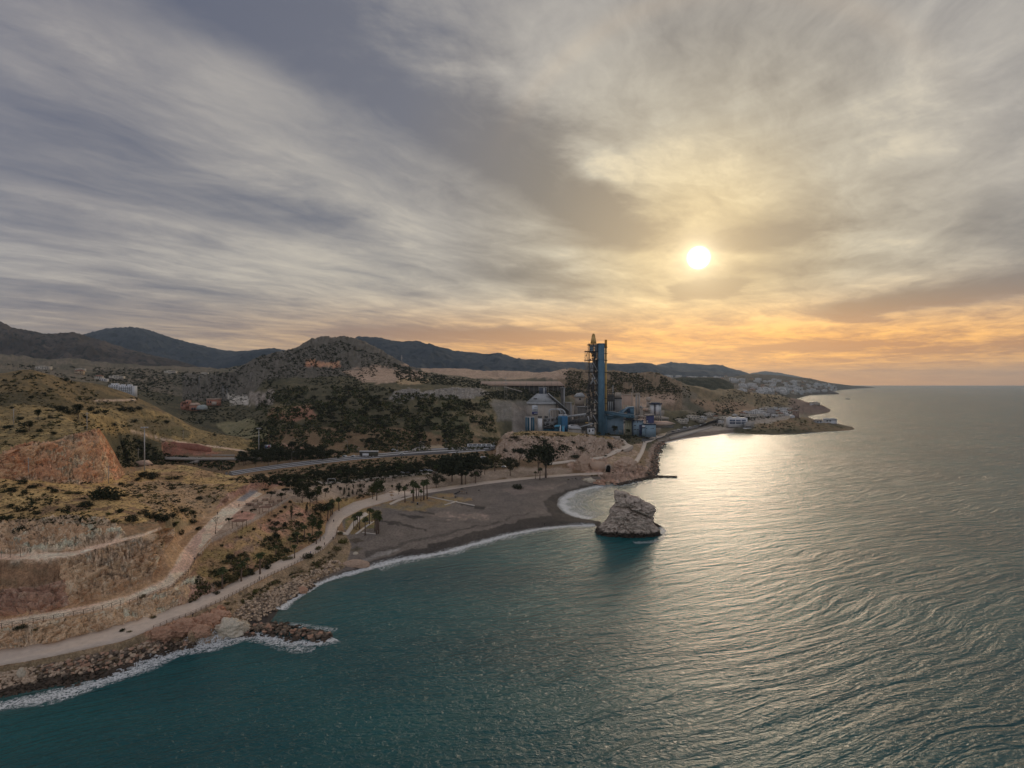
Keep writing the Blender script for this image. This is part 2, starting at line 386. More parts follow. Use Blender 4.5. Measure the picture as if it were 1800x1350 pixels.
# ---- land behind the quarry cliff
LY([(-420,735,300),(0,760,300),(60,745,310),(120,738,330)])
LY([(-420,722,340),(0,722,362),(60,724,366),(110,727,372),(150,724,390),(200,733,420)])
LY([(-420,690,390),(0,697,392),(50,700,396),(90,712,402)])
LY([(-420,640,430),(0,667,424),(49,666,436),(73,674,446),(106,690,460),(143,706,480)])
LY([(-420,660,470),(0,672,470),(80,682,490),(140,706,515)])
LY([(-420,600,520),(-200,632,520),(0,655,520),(41,650,530),(57,650,535),(85,658,548),(114,667,560),(163,672.5,585),(200,682,600),(225,690,612),(243,698,622)])
LA([(-420,640,70),(0,660,78),(60,670,76),(130,690,70),(200,720,62),(260,730,52)])
LY([(180,715,520),(230,722,540),(263,722,558),(285,727,580),(308,734,600),(321,743,596),(341,756,592),(377,764,600),(393,766,606),(437,771,618),(461,784,600)])
LY([(150,735,430),(200,748,450),(230,757,480),(285,772,510),(345,781,540),(410,789,552),(465,799,545)])
LA([(150,350,52),(185,370,38),(205,395,28),(240,450,22),(290,470,15)])
LZ([(214,836,20),(222,829,16),(235,832,15)])
LY([(270,797,508),(300,797,512),(360,797,512),(395,800,510)]); LY([(285,782,524),(305,775,530),(345,785,530),(370,793,525)])
LA([(250,470,12),(300,480,9),(350,480,9),(400,480,12),(450,490,14)])
# ---- valley beyond
LA([(500,560,16),(480,640,17)])
LY([(400,762,720),(350,746,760),(420,742,800),(450,722,900),(330,722,880),(250,706,880),(212,692,905),(160,690,850)])
LY([(440,700,1000),(400,690,1200),(300,680,1200),(200,674,1120),(100,664,1100),(0,664,1050),(-420,600,1050)])
LY([(-420,560,1800),(0,640,1560),(100,649,1560),(250,650,1760),(350,660,1500),(420,668,1300)])
LY([(-420,530,2400),(0,622,2200),(60,630,2200),(130,632,2250),(200,640,2250),(260,644,2350),(330,646,2450),(400,650,2400),(430,640,2500),(520,660,2500)])
# hillside over the main road
LY([(440,791,585),(500,790,560),(560,796,540),(620,795,545),(700,789,570),(760,784,604),(850,781,614),(880,778,640)])
LY([(470,760,640),(500,756,632),(600,758,628),(700,758,630),(760,760,640),(800,758,648),(850,768,650)])
LY([(480,716,730),(520,712,712),(545,716,705),(530,738,680),(560,702,770),(600,694,790),(620,690,800),(690,712,715),(700,700,745),(760,702,780),(830,706,790)])
LY([(620,672,890),(660,670,900),(700,670,900),(720,678,880),(690,686,820),(740,686,830),(800,690,860),(850,690,880)])
LY([(600,657,1040),(640,655,1050),(700,663,980),(740,668,960),(790,672,1000),(850,680,1000)])
LY([(722,652,1150),(760,658,1120),(800,668,1090),(840,676,1050),(870,680,1050)])
LY([(460,676,960),(500,668,980),(540,664,1000),(560,660,1020)]); LY([(440,664,1080),(470,656,1100),(520,648,1140),(600,650,1120),(640,650,1100)])
LY([(535,641,1180),(560,643,1180),(600,643,1180)]); LY([(535,637,1200),(560,634,1205),(595,637,1200)])
LY([(330,668,1250),(370,664,1260),(400,652,1300),(450,633,1360),(495,614,1390),(520,607,1400),(538,593,1410),(563,589,1400),(576,590,1400),(583,595,1400),(599,592,1400),(621,595,1400),(636,598,1395),(656,610,1370),(677,620,1340),(702,633,1300),(722,645,1260)])
LY([(640,622,1300),(670,634,1260),(700,645,1200)]); LY([(500,630,1290),(560,612,1310),(620,615,1300)])
LA([(450,1700,90),(520,1750,110),(600,1750,110),(680,1700,90)])
LY([(740,651,1750),(800,650,1750),(860,652,1750),(930,654,1700),(985,655,1600)]); LY([(740,660,1400),(800,661,1400),(870,664,1400),(930,664,1350)])
LY([(845,678.5,1080),(900,678.5,1080),(990,678.5,1080)])
LY([(858,712,790),(875,708,820),(905,708,825),(920,716,810),(935,738,780)]); LY([(870,735,740),(905,745,730),(900,757,715),(935,757,730)])
LY([(860,700,880),(930,716,980),(1000,716,1020),(1080,718,1030),(1150,724,1020)])
LY([(900,696,960),(940,702,1080),(1000,700,1120),(1080,700,1130),(1130,702,1140),(1180,706,1160)])
LY([(900,688,1150),(1000,688,1190),(1080,690,1190),(1140,696,1200)])
LY([(1000,672,1220),(1060,672,1240),(1120,676,1240)])
LY([(985,656,1500),(1000,650,1450),(1040,650,1430),(1068,647,1400),(1092,651,1390),(1104,654,1380),(1133,655,1350),(1152,655,1340),(1163,661,1320),(1185,672,1300),(1230,682,1400),(1280,688,1550),(1330,691,1700),(1380,697,1800),(1402,704,1700)])
LY([(1160,722,960),(1200,712,1080),(1250,715,1180),(1320,718,1250),(1240,733,1060),(1300,727,1160),(1370,716,1400)])
LA([(960,2400,40),(1060,2400,50),(1150,2400,45),(1250,2400,35),(1350,2500,25),(1390,2600,10)])
LA([(-420,3200,330),(0,3200,180),(300,3200,120),(600,3200,90),(900,3200,50),(1200,3200,30),(1400,3100,4)])

# ------------------------------------------------------------------ raster grid (bearing x distance)
def build_grid():
    U = np.concatenate([np.arange(-420, -60, 6.0), np.arange(-60, 1180, 1.45), np.arange(1180, 1600, 2.0)])
    segs = [(122, 330, 0.0034), (330, 700, 0.0052), (700, 1400, 0.008), (1400, 3100, 0.018)]
    Y = []
    for a, b, s in segs:
        n = int(math.log(b / a) / s); Y.append(a * (b / a) ** (np.arange(n) / n))
    Y = np.concatenate(Y + [[3100.0]])
    return U, Y
GU, GY = build_grid()
NU, NY = len(GU), len(GY)
def tin_raster():
    pts = np.array(TP)
    # triangulate in stretched polar space so the triangles follow the lie of the land
    q = np.stack([pts[:, 0] / pts[:, 1] * 1000 + 900, np.log(pts[:, 1]) * 420.0], 1)
    q += RNG.normal(0, 0.02, q.shape)
    vs, es, fs, ov, oe, of = delaunay_2d_cdt([Vector(p) for p in q], [], [], 0, 1e-4)
    zs = np.array([np.mean([pts[i, 2] for i in o]) if o else 0.0 for o in ov])
    vx = np.array([[v.x, v.y] for v in vs])
    LYs = np.log(GY) * 420.0
    H = np.full((NY, NU), np.nan, dtype=np.float32)
    for f in fs:
        a, b, c = vx[f[0]], vx[f[1]], vx[f[2]]
        i0 = np.searchsorted(GU, min(a[0], b[0], c[0]) - 1e-6); i1 = np.searchsorted(GU, max(a[0], b[0], c[0]) + 1e-6)
        j0 = np.searchsorted(LYs, min(a[1], b[1], c[1]) - 1e-6); j1 = np.searchsorted(LYs, max(a[1], b[1], c[1]) + 1e-6)
        if i1 <= i0 or j1 <= j0: continue
        d = (b[1] - c[1]) * (a[0] - c[0]) + (c[0] - b[0]) * (a[1] - c[1])
        if abs(d) < 1e-9: continue
        X, Yg = np.meshgrid(GU[i0:i1], LYs[j0:j1])
        w0 = ((b[1] - c[1]) * (X - c[0]) + (c[0] - b[0]) * (Yg - c[1])) / d
        w1 = ((c[1] - a[1]) * (X - c[0]) + (a[0] - c[0]) * (Yg - c[1])) / d
        w2 = 1 - w0 - w1
        m = (w0 > -1e-5) & (w1 > -1e-5) & (w2 > -1e-5)
        H[j0:j1, i0:i1][m] = (w0 * zs[f[0]] + w1 * zs[f[1]] + w2 * zs[f[2]])[m]
    H[np.isnan(H)] = -10
    return H
H0 = tin_raster()
def blur(A, n=1):
    for _ in range(n):
        B = np.pad(A, 1, mode='edge')
        A = (B[1:-1, 1:-1] * 2 + B[:-2, 1:-1] + B[2:, 1:-1] + B[1:-1, :-2] + B[1:-1, 2:]) / 6.0
    return A
farw = np.clip((GY - 330) / 400, 0, 1)[:, None]
H0 = blur(H0, 2) * (1 - farw) + blur(H0, 10) * farw
GX = (GU[None, :] - 900) / 1000.0 * GY[:, None]
GYY = np.repeat(GY[:, None], NU, 1)
def scr(Z): return 675.0 + (CAM_H - Z) * 1000.0 / GYY          # the row a grid point shows at from the photograph's place

# ------------------------------------------------------------------ kinds of ground, outlined on the map of bearings
PXg = np.repeat(GU[None, :], NY, 0)
PYg = scr(H0)
wob = np.clip(12 - GYY / 120.0, 6.0, 9.0) * np.where(GYY > 500, 1.3, 1.0)
wsc = np.where(GYY > 600, 26.0, 7.0)
sx_ = np.minimum(GYY, 1e9) / 1000.0
WX = PXg + (fbm(GX / wsc, GYY / wsc, oct=4, seed=3) - 0.5) * 2 * wob
WY = PYg + (fbm(GX / wsc, GYY / wsc, oct=4, seed=13) - 0.5) * 1.3 * np.minimum(wob, 8)
def inpoly(poly, X, Y):
    poly = np.array(poly, dtype=float)
    m = (X >= poly[:, 0].min()) & (X <= poly[:, 0].max()) & (Y >= poly[:, 1].min()) & (Y <= poly[:, 1].max())
    idx = np.nonzero(m.ravel())[0]
    x = X.ravel()[idx]; y = Y.ravel()[idx]; r = np.zeros(len(idx), dtype=bool)
    for i in range(len(poly)):
        x0, y0 = poly[i]; x1, y1 = poly[i - 1]
        if y0 == y1: continue
        c = ((y0 > y) != (y1 > y)) & (x < (x1 - x0) * (y - y0) / (y1 - y0) + x0)
        r ^= c
    out = np.zeros(X.size, dtype=bool); out[idx[r]] = True
    return out.reshape(X.shape)
N1 = fbm(GX / 14, GYY / 14, H0 / 8, oct=5, seed=21); N2 = fbm(GX / 3.2, GYY / 3.2, H0 / 2.2, oct=4, seed=31); N3 = fbm(GX / 60, GYY / 60, H0 / 30, oct=5, seed=41)
def nmix(a, b, n, lo=0.42, hi=0.58):
    t = np.clip((n - lo) / (hi - lo), 0, 1)[..., None]; t = t * t * (3 - 2 * t)
    return np.asarray(a, dtype=np.float32) * (1 - t) + np.asarray(b, dtype=np.float32) * t
def two(a, b, c, n=None, lo=0.42, hi=0.58):
    return nmix(nmix(a, b, N1 if n is None else n, lo, hi), c, N2, 0.52, 0.66)
GRASS = two((.36,.24,.12), (.50,.33,.15), (.34,.17,.09))
OLIVE = two((.17,.14,.06), (.26,.20,.08), (.10,.09,.045))
SCRUB = two((.080,.072,.042), (.125,.105,.058), (.055,.052,.032))
SOIL = two((.46,.26,.14), (.36,.20,.11), (.52,.36,.22))
LIME = two((.70,.51,.34), (.54,.37,.24), (.80,.64,.47))
LIMEG = two((.42,.36,.31), (.33,.27,.23), (.52,.46,.40))
REDR = two((.52,.25,.14), (.58,.36,.22), (.42,.17,.10))
DIRT = two((.46,.29,.16), (.36,.215,.12), (.54,.36,.22))
PALE = two((.76,.55,.40), (.68,.47,.33), (.80,.61,.46))
SAND = two((.165,.140,.120), (.185,.155,.132), (.150,.126,.110))
WET = two((.060,.052,.047), (.075,.064,.056), (.050,.045,.042))
PARK = two((.33,.25,.19), (.38,.29,.22), (.26,.20,.14))
GREYR = two((.30,.27,.24), (.22,.20,.17), (.38,.35,.32), N2)
FARH = two((.12,.105,.07), (.20,.16,.115), (.075,.075,.05), N3, 0.35, 0.6)
PINKF = two((.42,.29,.21), (.34,.24,.17), (.47,.34,.25))
PLANT = two((.20,.175,.15), (.15,.13,.11), (.26,.23,.20))
Cg = np.array(SCRUB); m0 = GYY < 640; Cg[m0] = (SOIL * np.where(GYY > 400, .33, .6)[..., None] + np.array((.06,.05,.03), dtype=np.float32))[m0]
AMP = np.full(H0.shape, 0.5, dtype=np.float32)        # relief of the broken ground, metres
ROCK = np.zeros(H0.shape, dtype=np.float32)
def region(poly, col=None, amp=None, rock=None, hard=False, ymin=None, ymax=None):
    m = inpoly(poly, PXg if hard else WX, PYg if hard else WY)
    if ymin is not None: m &= GYY >= ymin
    if ymax is not None: m &= GYY <= ymax
    if col is not None: Cg[m] = col[m]
    if amp is not None: AMP[m] = amp
    if rock is not None: ROCK[m] = rock
    return m
BIG = 1e5
# far to near
far = GYY > 1050; Cg[far] = FARH[far]; AMP[far] = 5.0
m = (GYY > 1000) & (GYY < 1650) & (PXg > 320) & (PXg < 740); Cg[m] = two((.145,.125,.10), (.09,.085,.06), (.21,.185,.16), N2)[m]; AMP[m] = 7; ROCK[m] = .5
m = (GYY > 1100) & (GYY < 1700) & (PXg > 980) & (PXg < 1200); Cg[m] = two((.22,.155,.10), (.30,.21,.14), (.10,.09,.05), N2)[m]; AMP[m] = 5; ROCK[m] = .6
region([(600,652),(660,646),(760,655),(740,664),(690,674),(640,672)], PINKF, 1)
region([(690,640),(1000,640),(1000,668),(880,668),(760,664),(700,652)], PINKF, 3, ymin=1250)
region([(535,634),(600,634),(600,643),(535,643)], REDR, 2, .6)
region([(700,666),(760,668),(740,676),(700,676)], two((.36,.26,.15),(.42,.31,.18),(.3,.2,.12)), .6)
region([(1200,676),(1420,690),(1420,716),(1300,716),(1230,704)], two((.18,.135,.075),(.26,.19,.11),(.09,.085,.05)), 2)
region([(1215,702),(1330,712),(1340,728),(1280,728),(1240,722)], two((.34,.22,.14),(.28,.19,.12),(.2,.16,.1)), 1.5)
region([(1100,694),(1190,694),(1190,712),(1150,716),(1100,716)], PINKF, 1.0)
# valley side
region([(692,688),(720,682),(752,690),(790,682),(838,684),(862,694),(836,700),(818,712),(788,702),(760,714),(735,700),(706,708),(682,698)], GREYR, 3.2, 1, ymin=700)
region([(440,690),(480,690),(484,712),(440,710)], two((.40,.34,.29),(.3,.24,.2),(.2,.18,.13),N2), 3.2, 1, ymin=700)
region([(400,696),(438,697),(436,712),(404,710)], two((.60,.54,.46),(.5,.45,.38),(.66,.6,.52)), .6, 1, ymin=700)
region([(480,714),(550,712),(552,735),(520,742),(490,738),(470,732)], two((.20,.165,.08),(.28,.14,.085),(.15,.13,.07), N3), 1)
region([(508,716),(548,714),(552,732),(520,742),(505,738)], two((.34,.17,.11),(.30,.15,.10),(.24,.14,.09)), 1)
region([(850,706),(940,706),(935,740),(870,740)], two((.20,.18,.155),(.16,.15,.12),(.25,.23,.2)), 2.0, .5, ymin=690)
region([(380,745),(440,735),(470,755),(470,775),(400,765)], two((.22,.19,.10),(.15,.14,.07),(.28,.24,.15)), 1, ymin=620)
region([(740,700),(860,700),(880,760),(800,772),(760,760)], two((.12,.11,.06),(.21,.16,.09),(.07,.075,.04)), 1.6, ymin=600)
region([(820,720),(870,735),(880,770),(830,765)], two((.30,.22,.13),(.22,.17,.09),(.12,.11,.06)), 1.4, .4, ymin=600)
region([(640,690),(900,690),(900,768),(700,768)], None, 2.0, ymin=600)
region([(480,780),(555,785),(595,795),(595,799),(540,795),(480,788)], two((.44,.27,.19),(.38,.22,.15),(.5,.33,.24)), .4, ymin=520)
region([(740,783),(860,782),(880,790),(740,789)], two((.42,.32,.22),(.36,.27,.18),(.3,.24,.15)), .3, hard=True)
# left hills
region([(-BIG,640),(0,648),(60,645),(120,662),(250,690),(290,712),(240,735),(150,735),(80,745),(-BIG,760)], two((.12,.095,.05), (.22,.155,.075), (.08,.07,.042), N3), 1.8, ymax=680)
region([(-BIG,690),(0,712),(60,716),(140,722),(200,716),(262,720),(300,728),(345,752),(400,765),(470,775),(475,800),(400,792),(300,790),(200,775),(170,762),(100,780),(0,800),(-BIG,800)], two((.27,.19,.085),(.38,.265,.115),(.13,.105,.055)), 1.3, ymax=640)
region([(225,735),(300,738),(335,758),(330,770),(260,762),(230,752)], two((.20,.15,.08),(.15,.125,.06),(.26,.19,.10)), .5, ymax=640)
region([(180,762),(230,762),(290,778),(300,800),(270,815),(215,820),(196,800)], SCRUB, .7, ymax=520)
region([(285,776),(345,784),(390,796),(370,800),(300,800),(285,795)], two((.40,.19,.13),(.34,.15,.10),(.46,.26,.18)), .5, .6, ymin=480)
# quarry cliff
region([(-BIG,822),(0,800),(33,783),(98,774),(127,766),(147,763),(170,756),(181,772),(198,797),(216,838),(182,851),(140,854),(70,845),(0,840),(-BIG,862)], two((.70,.38,.22),(.62,.28,.15),(.76,.50,.32)), 1.6, 1, hard=True, ymin=225, ymax=330)
region([(60,790),(120,775),(160,765),(200,840),(170,850),(120,850),(90,820)], two((.74,.48,.29),(.66,.38,.22),(.80,.58,.40)), 1.6, 1, ymin=225, ymax=330)
# open slopes in front of it
region([(-BIG,862),(0,840),(140,852),(212,838),(260,822),(335,816),(400,835),(500,843),(520,850),(440,852),(400,880),(370,905),(345,925),(300,900),(230,925),(187,915),(90,912),(0,918),(-BIG,940)],
       two((.46,.30,.13),(.52,.35,.15),(.42,.24,.14)), .45, .1, ymax=400)
region([(200,850),(300,845),(400,855),(400,880),(370,905),(330,915),(260,890)], two((.44,.29,.17),(.40,.26,.13),(.50,.35,.22)), .4, .3, ymax=400)
region([(250,820),(335,816),(420,836),(500,843),(470,850),(400,845),(330,838),(270,838)], two((.42,.26,.14),(.48,.34,.15),(.36,.22,.11)), .4, ymax=400)
region([(380,895),(398,868),(440,848),(500,842),(500,854),(455,866),(410,884),(392,900)], two((.50,.27,.19),(.56,.35,.25),(.42,.2,.13)), .7, .8, ymax=360)
region([(-BIG,940),(0,916),(93,912),(150,915),(187,914),(225,940),(200,950),(156,962),(130,969),(0,973),(-BIG,1060)], LIME, 1.5, 1, ymax=260)
region([(-BIG,1080),(0,987),(60,985),(130,979),(156,971),(202,957),(254,944),(275,950),(285,967),(278,990),(268,1014),(244,1030),(209,1043),(170,1054),(114,1065),(52,1082),(0,1084),(-BIG,1180)], LIME, 1.6, 1, hard=True, ymax=240)
region([(-BIG,1080),(0,989),(100,987),(150,985),(160,1010),(110,1030),(60,1032),(0,1040),(-BIG,1120)], two((.36,.21,.12),(.28,.17,.10),(.42,.27,.17)), .9, .5, ymax=240)
region([(-BIG,1110),(0,1040),(70,1040),(60,1082),(0,1084),(-BIG,1180)], two((.50,.32,.24),(.44,.30,.2),(.56,.4,.3)), 1.2, 1, ymax=240)
region([(225,945),(284,931),(310,905),(345,925),(330,945),(306,944),(284,967),(262,950)], two((.34,.25,.15),(.26,.2,.11),(.42,.32,.2)), .6, .4, ymax=260)
region([(285,955),(300,938),(312,936),(300,960),(282,985)], two((.58,.32,.19),(.5,.26,.15),(.62,.4,.26)), .9, 1, ymax=240)
# excavated floor, dirt road, picnic ground
region([(-BIG,1190),(0,1082),(114,1062),(209,1041),(244,1028),(268,1014),(277,990),(285,965),(306,940),(345,915),(380,895),(420,872),(460,858),(545,850),(600,848),(600,870),(545,863),(511,878),(476,898),(446,918),(395,943),(372,954),(350,978),(335,1007),(303,1037),(228,1063),(156,1082),(80,1096),(0,1109),(-BIG,1210)], DIRT, .12, 0, hard=True, ymax=420)
region([(365,925),(420,890),(480,862),(560,850),(600,852),(560,868),(511,878),(446,918),(395,943),(372,954)], two((.40,.29,.21),(.44,.33,.24),(.34,.24,.17)), .12, 0, hard=True, ymax=420)
region([(400,905),(425,898),(455,902),(445,912),(410,918)], two((.52,.28,.20),(.56,.34,.25),(.46,.25,.18)), .5, .2)
region([(-BIG,1196),(0,1103),(156,1077),(228,1058),(300,1032),(331,1003),(347,975),(368,948),(392,925),(412,905),(438,882),(462,868),(445,862),(418,876),(392,893),(366,918),(338,945),(316,975),(303,1000),(288,1020),(228,1047),(156,1064),(0,1091),(-BIG,1180)], PALE, .05, 0, hard=True, ymax=420)
region([(313,983),(330,955),(352,935),(362,925),(340,985),(322,1005),(300,1010)], two((.62,.42,.32),(.66,.47,.36),(.56,.38,.28)), .05, 0, ymax=420)
region([(428,882),(450,866),(456,862),(440,862),(415,880)], two((.30,.28,.27),(.34,.31,.29),(.27,.25,.24)), .05, 0, hard=True, ymax=420)
region([(-BIG,1078),(0,985),(60,984),(130,978),(156,970),(202,956),(254,943),(284,930),(284,927),(254,938),(202,950),(156,962),(130,970),(60,973),(0,974),(-BIG,1066)], PALE, .05, 0, hard=True, ymax=260)
region([(230,756),(285,771),(345,780),(410,788.5),(465,798.5),(465,801),(410,791),(345,782.5),(285,773.5),(230,758.5)], PALE, .05, 0, hard=True, ymin=440, ymax=600)
region([(165,704),(240,701),(240,703),(166,706)], PALE, .1, 0, hard=True, ymin=440, ymax=640)
# slope between dirt road and promenade
region([(303,1037),(335,1007),(350,978),(372,954),(395,943),(446,918),(476,898),(511,878),(560,865),(600,862),(650,858),(690,862),(622,884),(586,902),(573,922),(571,938),(555,953),(520,973),(430,1015),(380,1041),(340,1058)], two((.36,.22,.12),(.30,.21,.09),(.46,.25,.17)), .55, .3, ymax=420)
region([(395,960),(470,915),(540,880),(560,900),(500,945),(440,975)], two((.50,.27,.18),(.42,.27,.13),(.54,.34,.24)), .5, .4, ymax=420)
region([(-BIG,1240),(0,1147),(100,1131),(200,1104),(270,1084),(330,1064),(372,1043),(378,1030),(350,1012),(330,1016),(303,1037),(228,1063),(156,1082),(80,1096),(0,1109),(-BIG,1196)], LIME, 1.1, 1, hard=True, ymax=230)
region([(320,1030),(372,1025),(380,1040),(340,1060),(310,1068)], two((.56,.34,.24),(.5,.27,.18),(.6,.42,.3)), 1.1, 1, ymax=230)
# below the promenade
region([(-BIG,1268),(0,1172),(220,1127),(330,1085),(430,1036),(530,988),(592,945),(612,930),(640,960),(620,1000),(560,1030),(490,1080),(440,1112),(345,1140),(200,1195),(0,1245),(-BIG,1360)], two((.34,.24,.15),(.27,.2,.12),(.40,.29,.19)), .35, .6, ymax=330)
region([(-BIG,1300),(0,1200),(120,1180),(250,1150),(300,1130),(345,1140),(200,1200),(0,1250),(-BIG,1370)], two((.10,.08,.06),(.07,.06,.045),(.14,.11,.08)), .4, .8, ymax=330)
region([(250,1113),(300,1098),(350,1084),(395,1068),(400,1085),(372,1106),(320,1120),(285,1128),(262,1125)], two((.56,.29,.18),(.6,.38,.25),(.5,.24,.14)), 1.4, 1, ymax=330)
region([(372,1106),(400,1092),(432,1090),(440,1100),(425,1116),(385,1124)], two((.60,.52,.40),(.52,.44,.32),(.66,.58,.46)), 1.5, 1, ymax=330)
region([(430,1085),(470,1060),(520,1035),(560,1015),(600,1000),(640,985),(600,1015),(530,1046),(480,1090),(476,1102),(450,1108)], WET, .15, 0, ymax=330)
# beach
region([(606,998),(618,960),(606,935),(600,915),(640,896),(690,880),(760,862),(850,848),(930,840),(1000,836),(1060,838),(1066,850),(1100,920),(1056,926),(950,940),(700,995),(560,1040),(540,1030)], SAND, .07, 0, hard=True)
# darker, damp sand along the water
m = (SAND[..., 0] > 0) & inpoly([(560,1040),(600,1004),(640,992),(680,978),(720,968),(760,957),(800,946),(850,930),(900,917),(940,910),(968,906),(962,895),(958,884),(968,872),(1000,860),(1060,846),(1066,858),(1000,880),(995,900),(1056,916),(1056,930),(950,945),(700,1000)], WX, WY); Cg[m] = WET[m]
region([(985,870),(1000,862),(1020,858),(1050,850),(1060,856),(1020,868),(1000,880),(995,895),(1010,905),(1056,912),(1060,930),(1000,935),(1000,912),(975,900),(975,880)], WET, .05, 0)
region([(650,893),(720,872),(790,868),(830,880),(780,890),(720,900),(690,893)], two((.34,.22,.11),(.25,.19,.10),(.20,.165,.13)), .06, 0, ymin=300)
region([(780,900),(860,905),(855,915),(790,912),(740,905)], two((.24,.195,.16),(.17,.14,.12),(.36,.27,.22),N2), .1, 0, ymin=300)
region([(612,900),(640,895),(672,900),(662,925),(618,938),(606,928)], two((.16,.15,.06),(.25,.18,.08),(.3,.2,.1)), .05, 0)
for a, b in (((690,918),(752,932)),((660,915),(700,922)),((726,897),(760,903)),((800,884),(850,893)),((700,905),(745,911))):
    region([(a[0],a[1]-1.5),(b[0],b[1]-1.5),(b[0]+2,b[1]+2),((a[0]+b[0])/2,(a[1]+b[1])/2+2),(a[0],a[1]+1)], WET, .12, 0, ymin=250)
region([(640,972),(700,955),(760,940),(850,922),(930,900),(930,902),(850,925),(760,944),(700,961),(642,980)], two((.10,.086,.075),(.075,.066,.058),(.12,.10,.09)), .08, 0, ymin=250)
region([(636,985),(668,970),(700,962),(704,966),(672,977),(640,990)], two((.25,.23,.21),(.21,.19,.17),(.28,.26,.24)), .05, 0, ymin=250)
region([(612,965),(625,960),(640,966),(626,972)], two((.12,.10,.07),(.2,.16,.12),(.08,.07,.05)), .2, 0, ymin=200)
region([(616,948),(632,945),(640,950),(622,955)], two((.10,.08,.06),(.15,.12,.09),(.07,.06,.05)), .2, 0, ymin=200)
region([(880,860),(960,852),(1000,850),(960,862),(900,870)], two((.24,.19,.16),(.2,.165,.14),(.27,.22,.18)), .1, 0, ymin=300)
# park behind the beach
region([(500,858),(560,846),(700,838),(800,829),(900,824),(1000,822),(1010,832),(930,838),(850,846),(780,856),(720,864),(680,868),(640,872),(560,880),(520,885)], PARK, .12, 0, ymin=300, ymax=520)
region([(440,842),(800,812),(900,800),(920,815),(800,832),(600,846),(500,852)], two((.12,.095,.055), (.17,.13,.075), (.24,.18,.11)), .3, 0, ymin=340, ymax=560)
# outcrop
region([(866,812),(872,790),(885,765),(915,755),(1000,755),(1092,768),(1100,780),(1085,792),(1060,802),(1020,807),(970,812),(930,812),(890,808)], two((.50,.36,.27),(.40,.28,.20),(.58,.45,.35),N2), 2.2, 1, ymin=530, ymax=680)
region([(893,765),(915,755),(1000,755),(1090,766),(1080,773),(1000,769),(930,768),(900,770)], two((.36,.22,.11),(.28,.21,.09),(.20,.15,.07)), .6, .3, ymin=580, ymax=680)
region([(995,825),(1005,812),(1030,808),(1062,806),(1090,797),(1112,790),(1118,800),(1112,815),(1140,822),(1150,835),(1110,846),(1072,851),(1060,842),(1040,832)], two((.50,.33,.24),(.42,.28,.20),(.58,.42,.33)), 2.0, 1, ymin=440, ymax=620)
region([(1136,812),(1142,795),(1150,778),(1160,775),(1156,790),(1152,812),(1150,832),(1140,836)], two((.36,.26,.20),(.24,.18,.14),(.46,.34,.27)), 1.0, 1, ymin=440, ymax=820)
region([(1060,830),(1085,790),(1113,784),(1130,775),(1136,780),(1122,812),(1100,815)], two((.40,.28,.19),(.3,.22,.13),(.46,.34,.25)), 1.0, .8, ymin=480, ymax=760)
region([(900,762),(1160,762),(1170,712),(900,712)], PLANT, .2, 0, hard=True, ymin=685, ymax=1060)
region([(1156,790),(1160,768),(1200,757),(1262,740),(1300,733),(1400,716),(1410,735),(1290,752),(1290,762),(1200,772)], two((.30,.26,.22),(.24,.2,.16),(.36,.32,.28)), .2, 0, ymin=740)
region([(1165,780),(1180,768),(1225,760),(1290,755),(1290,763),(1200,773)], two((.16,.125,.105),(.13,.1,.085),(.2,.16,.14)), .1, 0, hard=True, ymin=740)
region([(1315,765),(1330,748),(1365,742),(1395,732),(1410,732),(1440,742),(1510,755),(1480,760),(1400,764)], two((.26,.17,.10),(.20,.155,.085),(.12,.105,.06)), 1.6, .8, ymin=940, ymax=1200)
region([(1390,700),(1460,704),(1460,728),(1390,726)], two((.22,.155,.12),(.27,.19,.15),(.17,.12,.1)), 2.0, 1, ymin=1450, ymax=2200)
# gentle relief near the water's edge of the sand and under roads is kept flat
ROADS = {
 'promenade': ([(-420,1236),(0,1148),(100,1132),(200,1105),(270,1085),(330,1064),(380,1042),(430,1016),(480,992),(520,974),(555,954),(571,938),(573,922),(587,902),(623,884),(676,869.5),(720,864.5),(780,856.5),(850,846.5),(930,837.5),(1000,832),(1060,828.5)],
               [(-420,1266),(0,1171),(92,1154.5),(220,1126.5),(270,1106.5),(330,1084),(390,1057),(430,1035.5),(480,1009.5),(530,987),(570,965),(591,944.5),(595,928),(605,912),(640,894.5),(688,880),(730,870.5),(785,862),(852,851.5),(930,842),(1000,836),(1060,832.5)]),
}
for l, r in ROADS.values():
    region(l + r[::-1], None, 0.0, 0, hard=True, ymax=560)
roadm = inpoly([(400,830),(440,822),(560,806),(700,792),(860,783),(870,793),(700,803.5),(560,817.5),(400,839)], PXg, PYg) & (GYY > 380); AMP[roadm] = 0
# small green-grey weed patches on open slopes
weeds = (N2 > 0.57) & (AMP > 0.3) & (AMP < 1.0) & (GYY < 700)
Cg[weeds] = Cg[weeds] * 0.5 + np.array((.10,.08,.04), dtype=np.float32) * 0.5
edge = np.clip((H0 + 0.2) / 1.5, 0, 1)
AMP = blur(AMP * (0.25 + 0.75 * edge), 2); ROCK = blur(ROCK, 1); Cg = np.stack([blur(Cg[..., k], 1) for k in range(3)], -1)

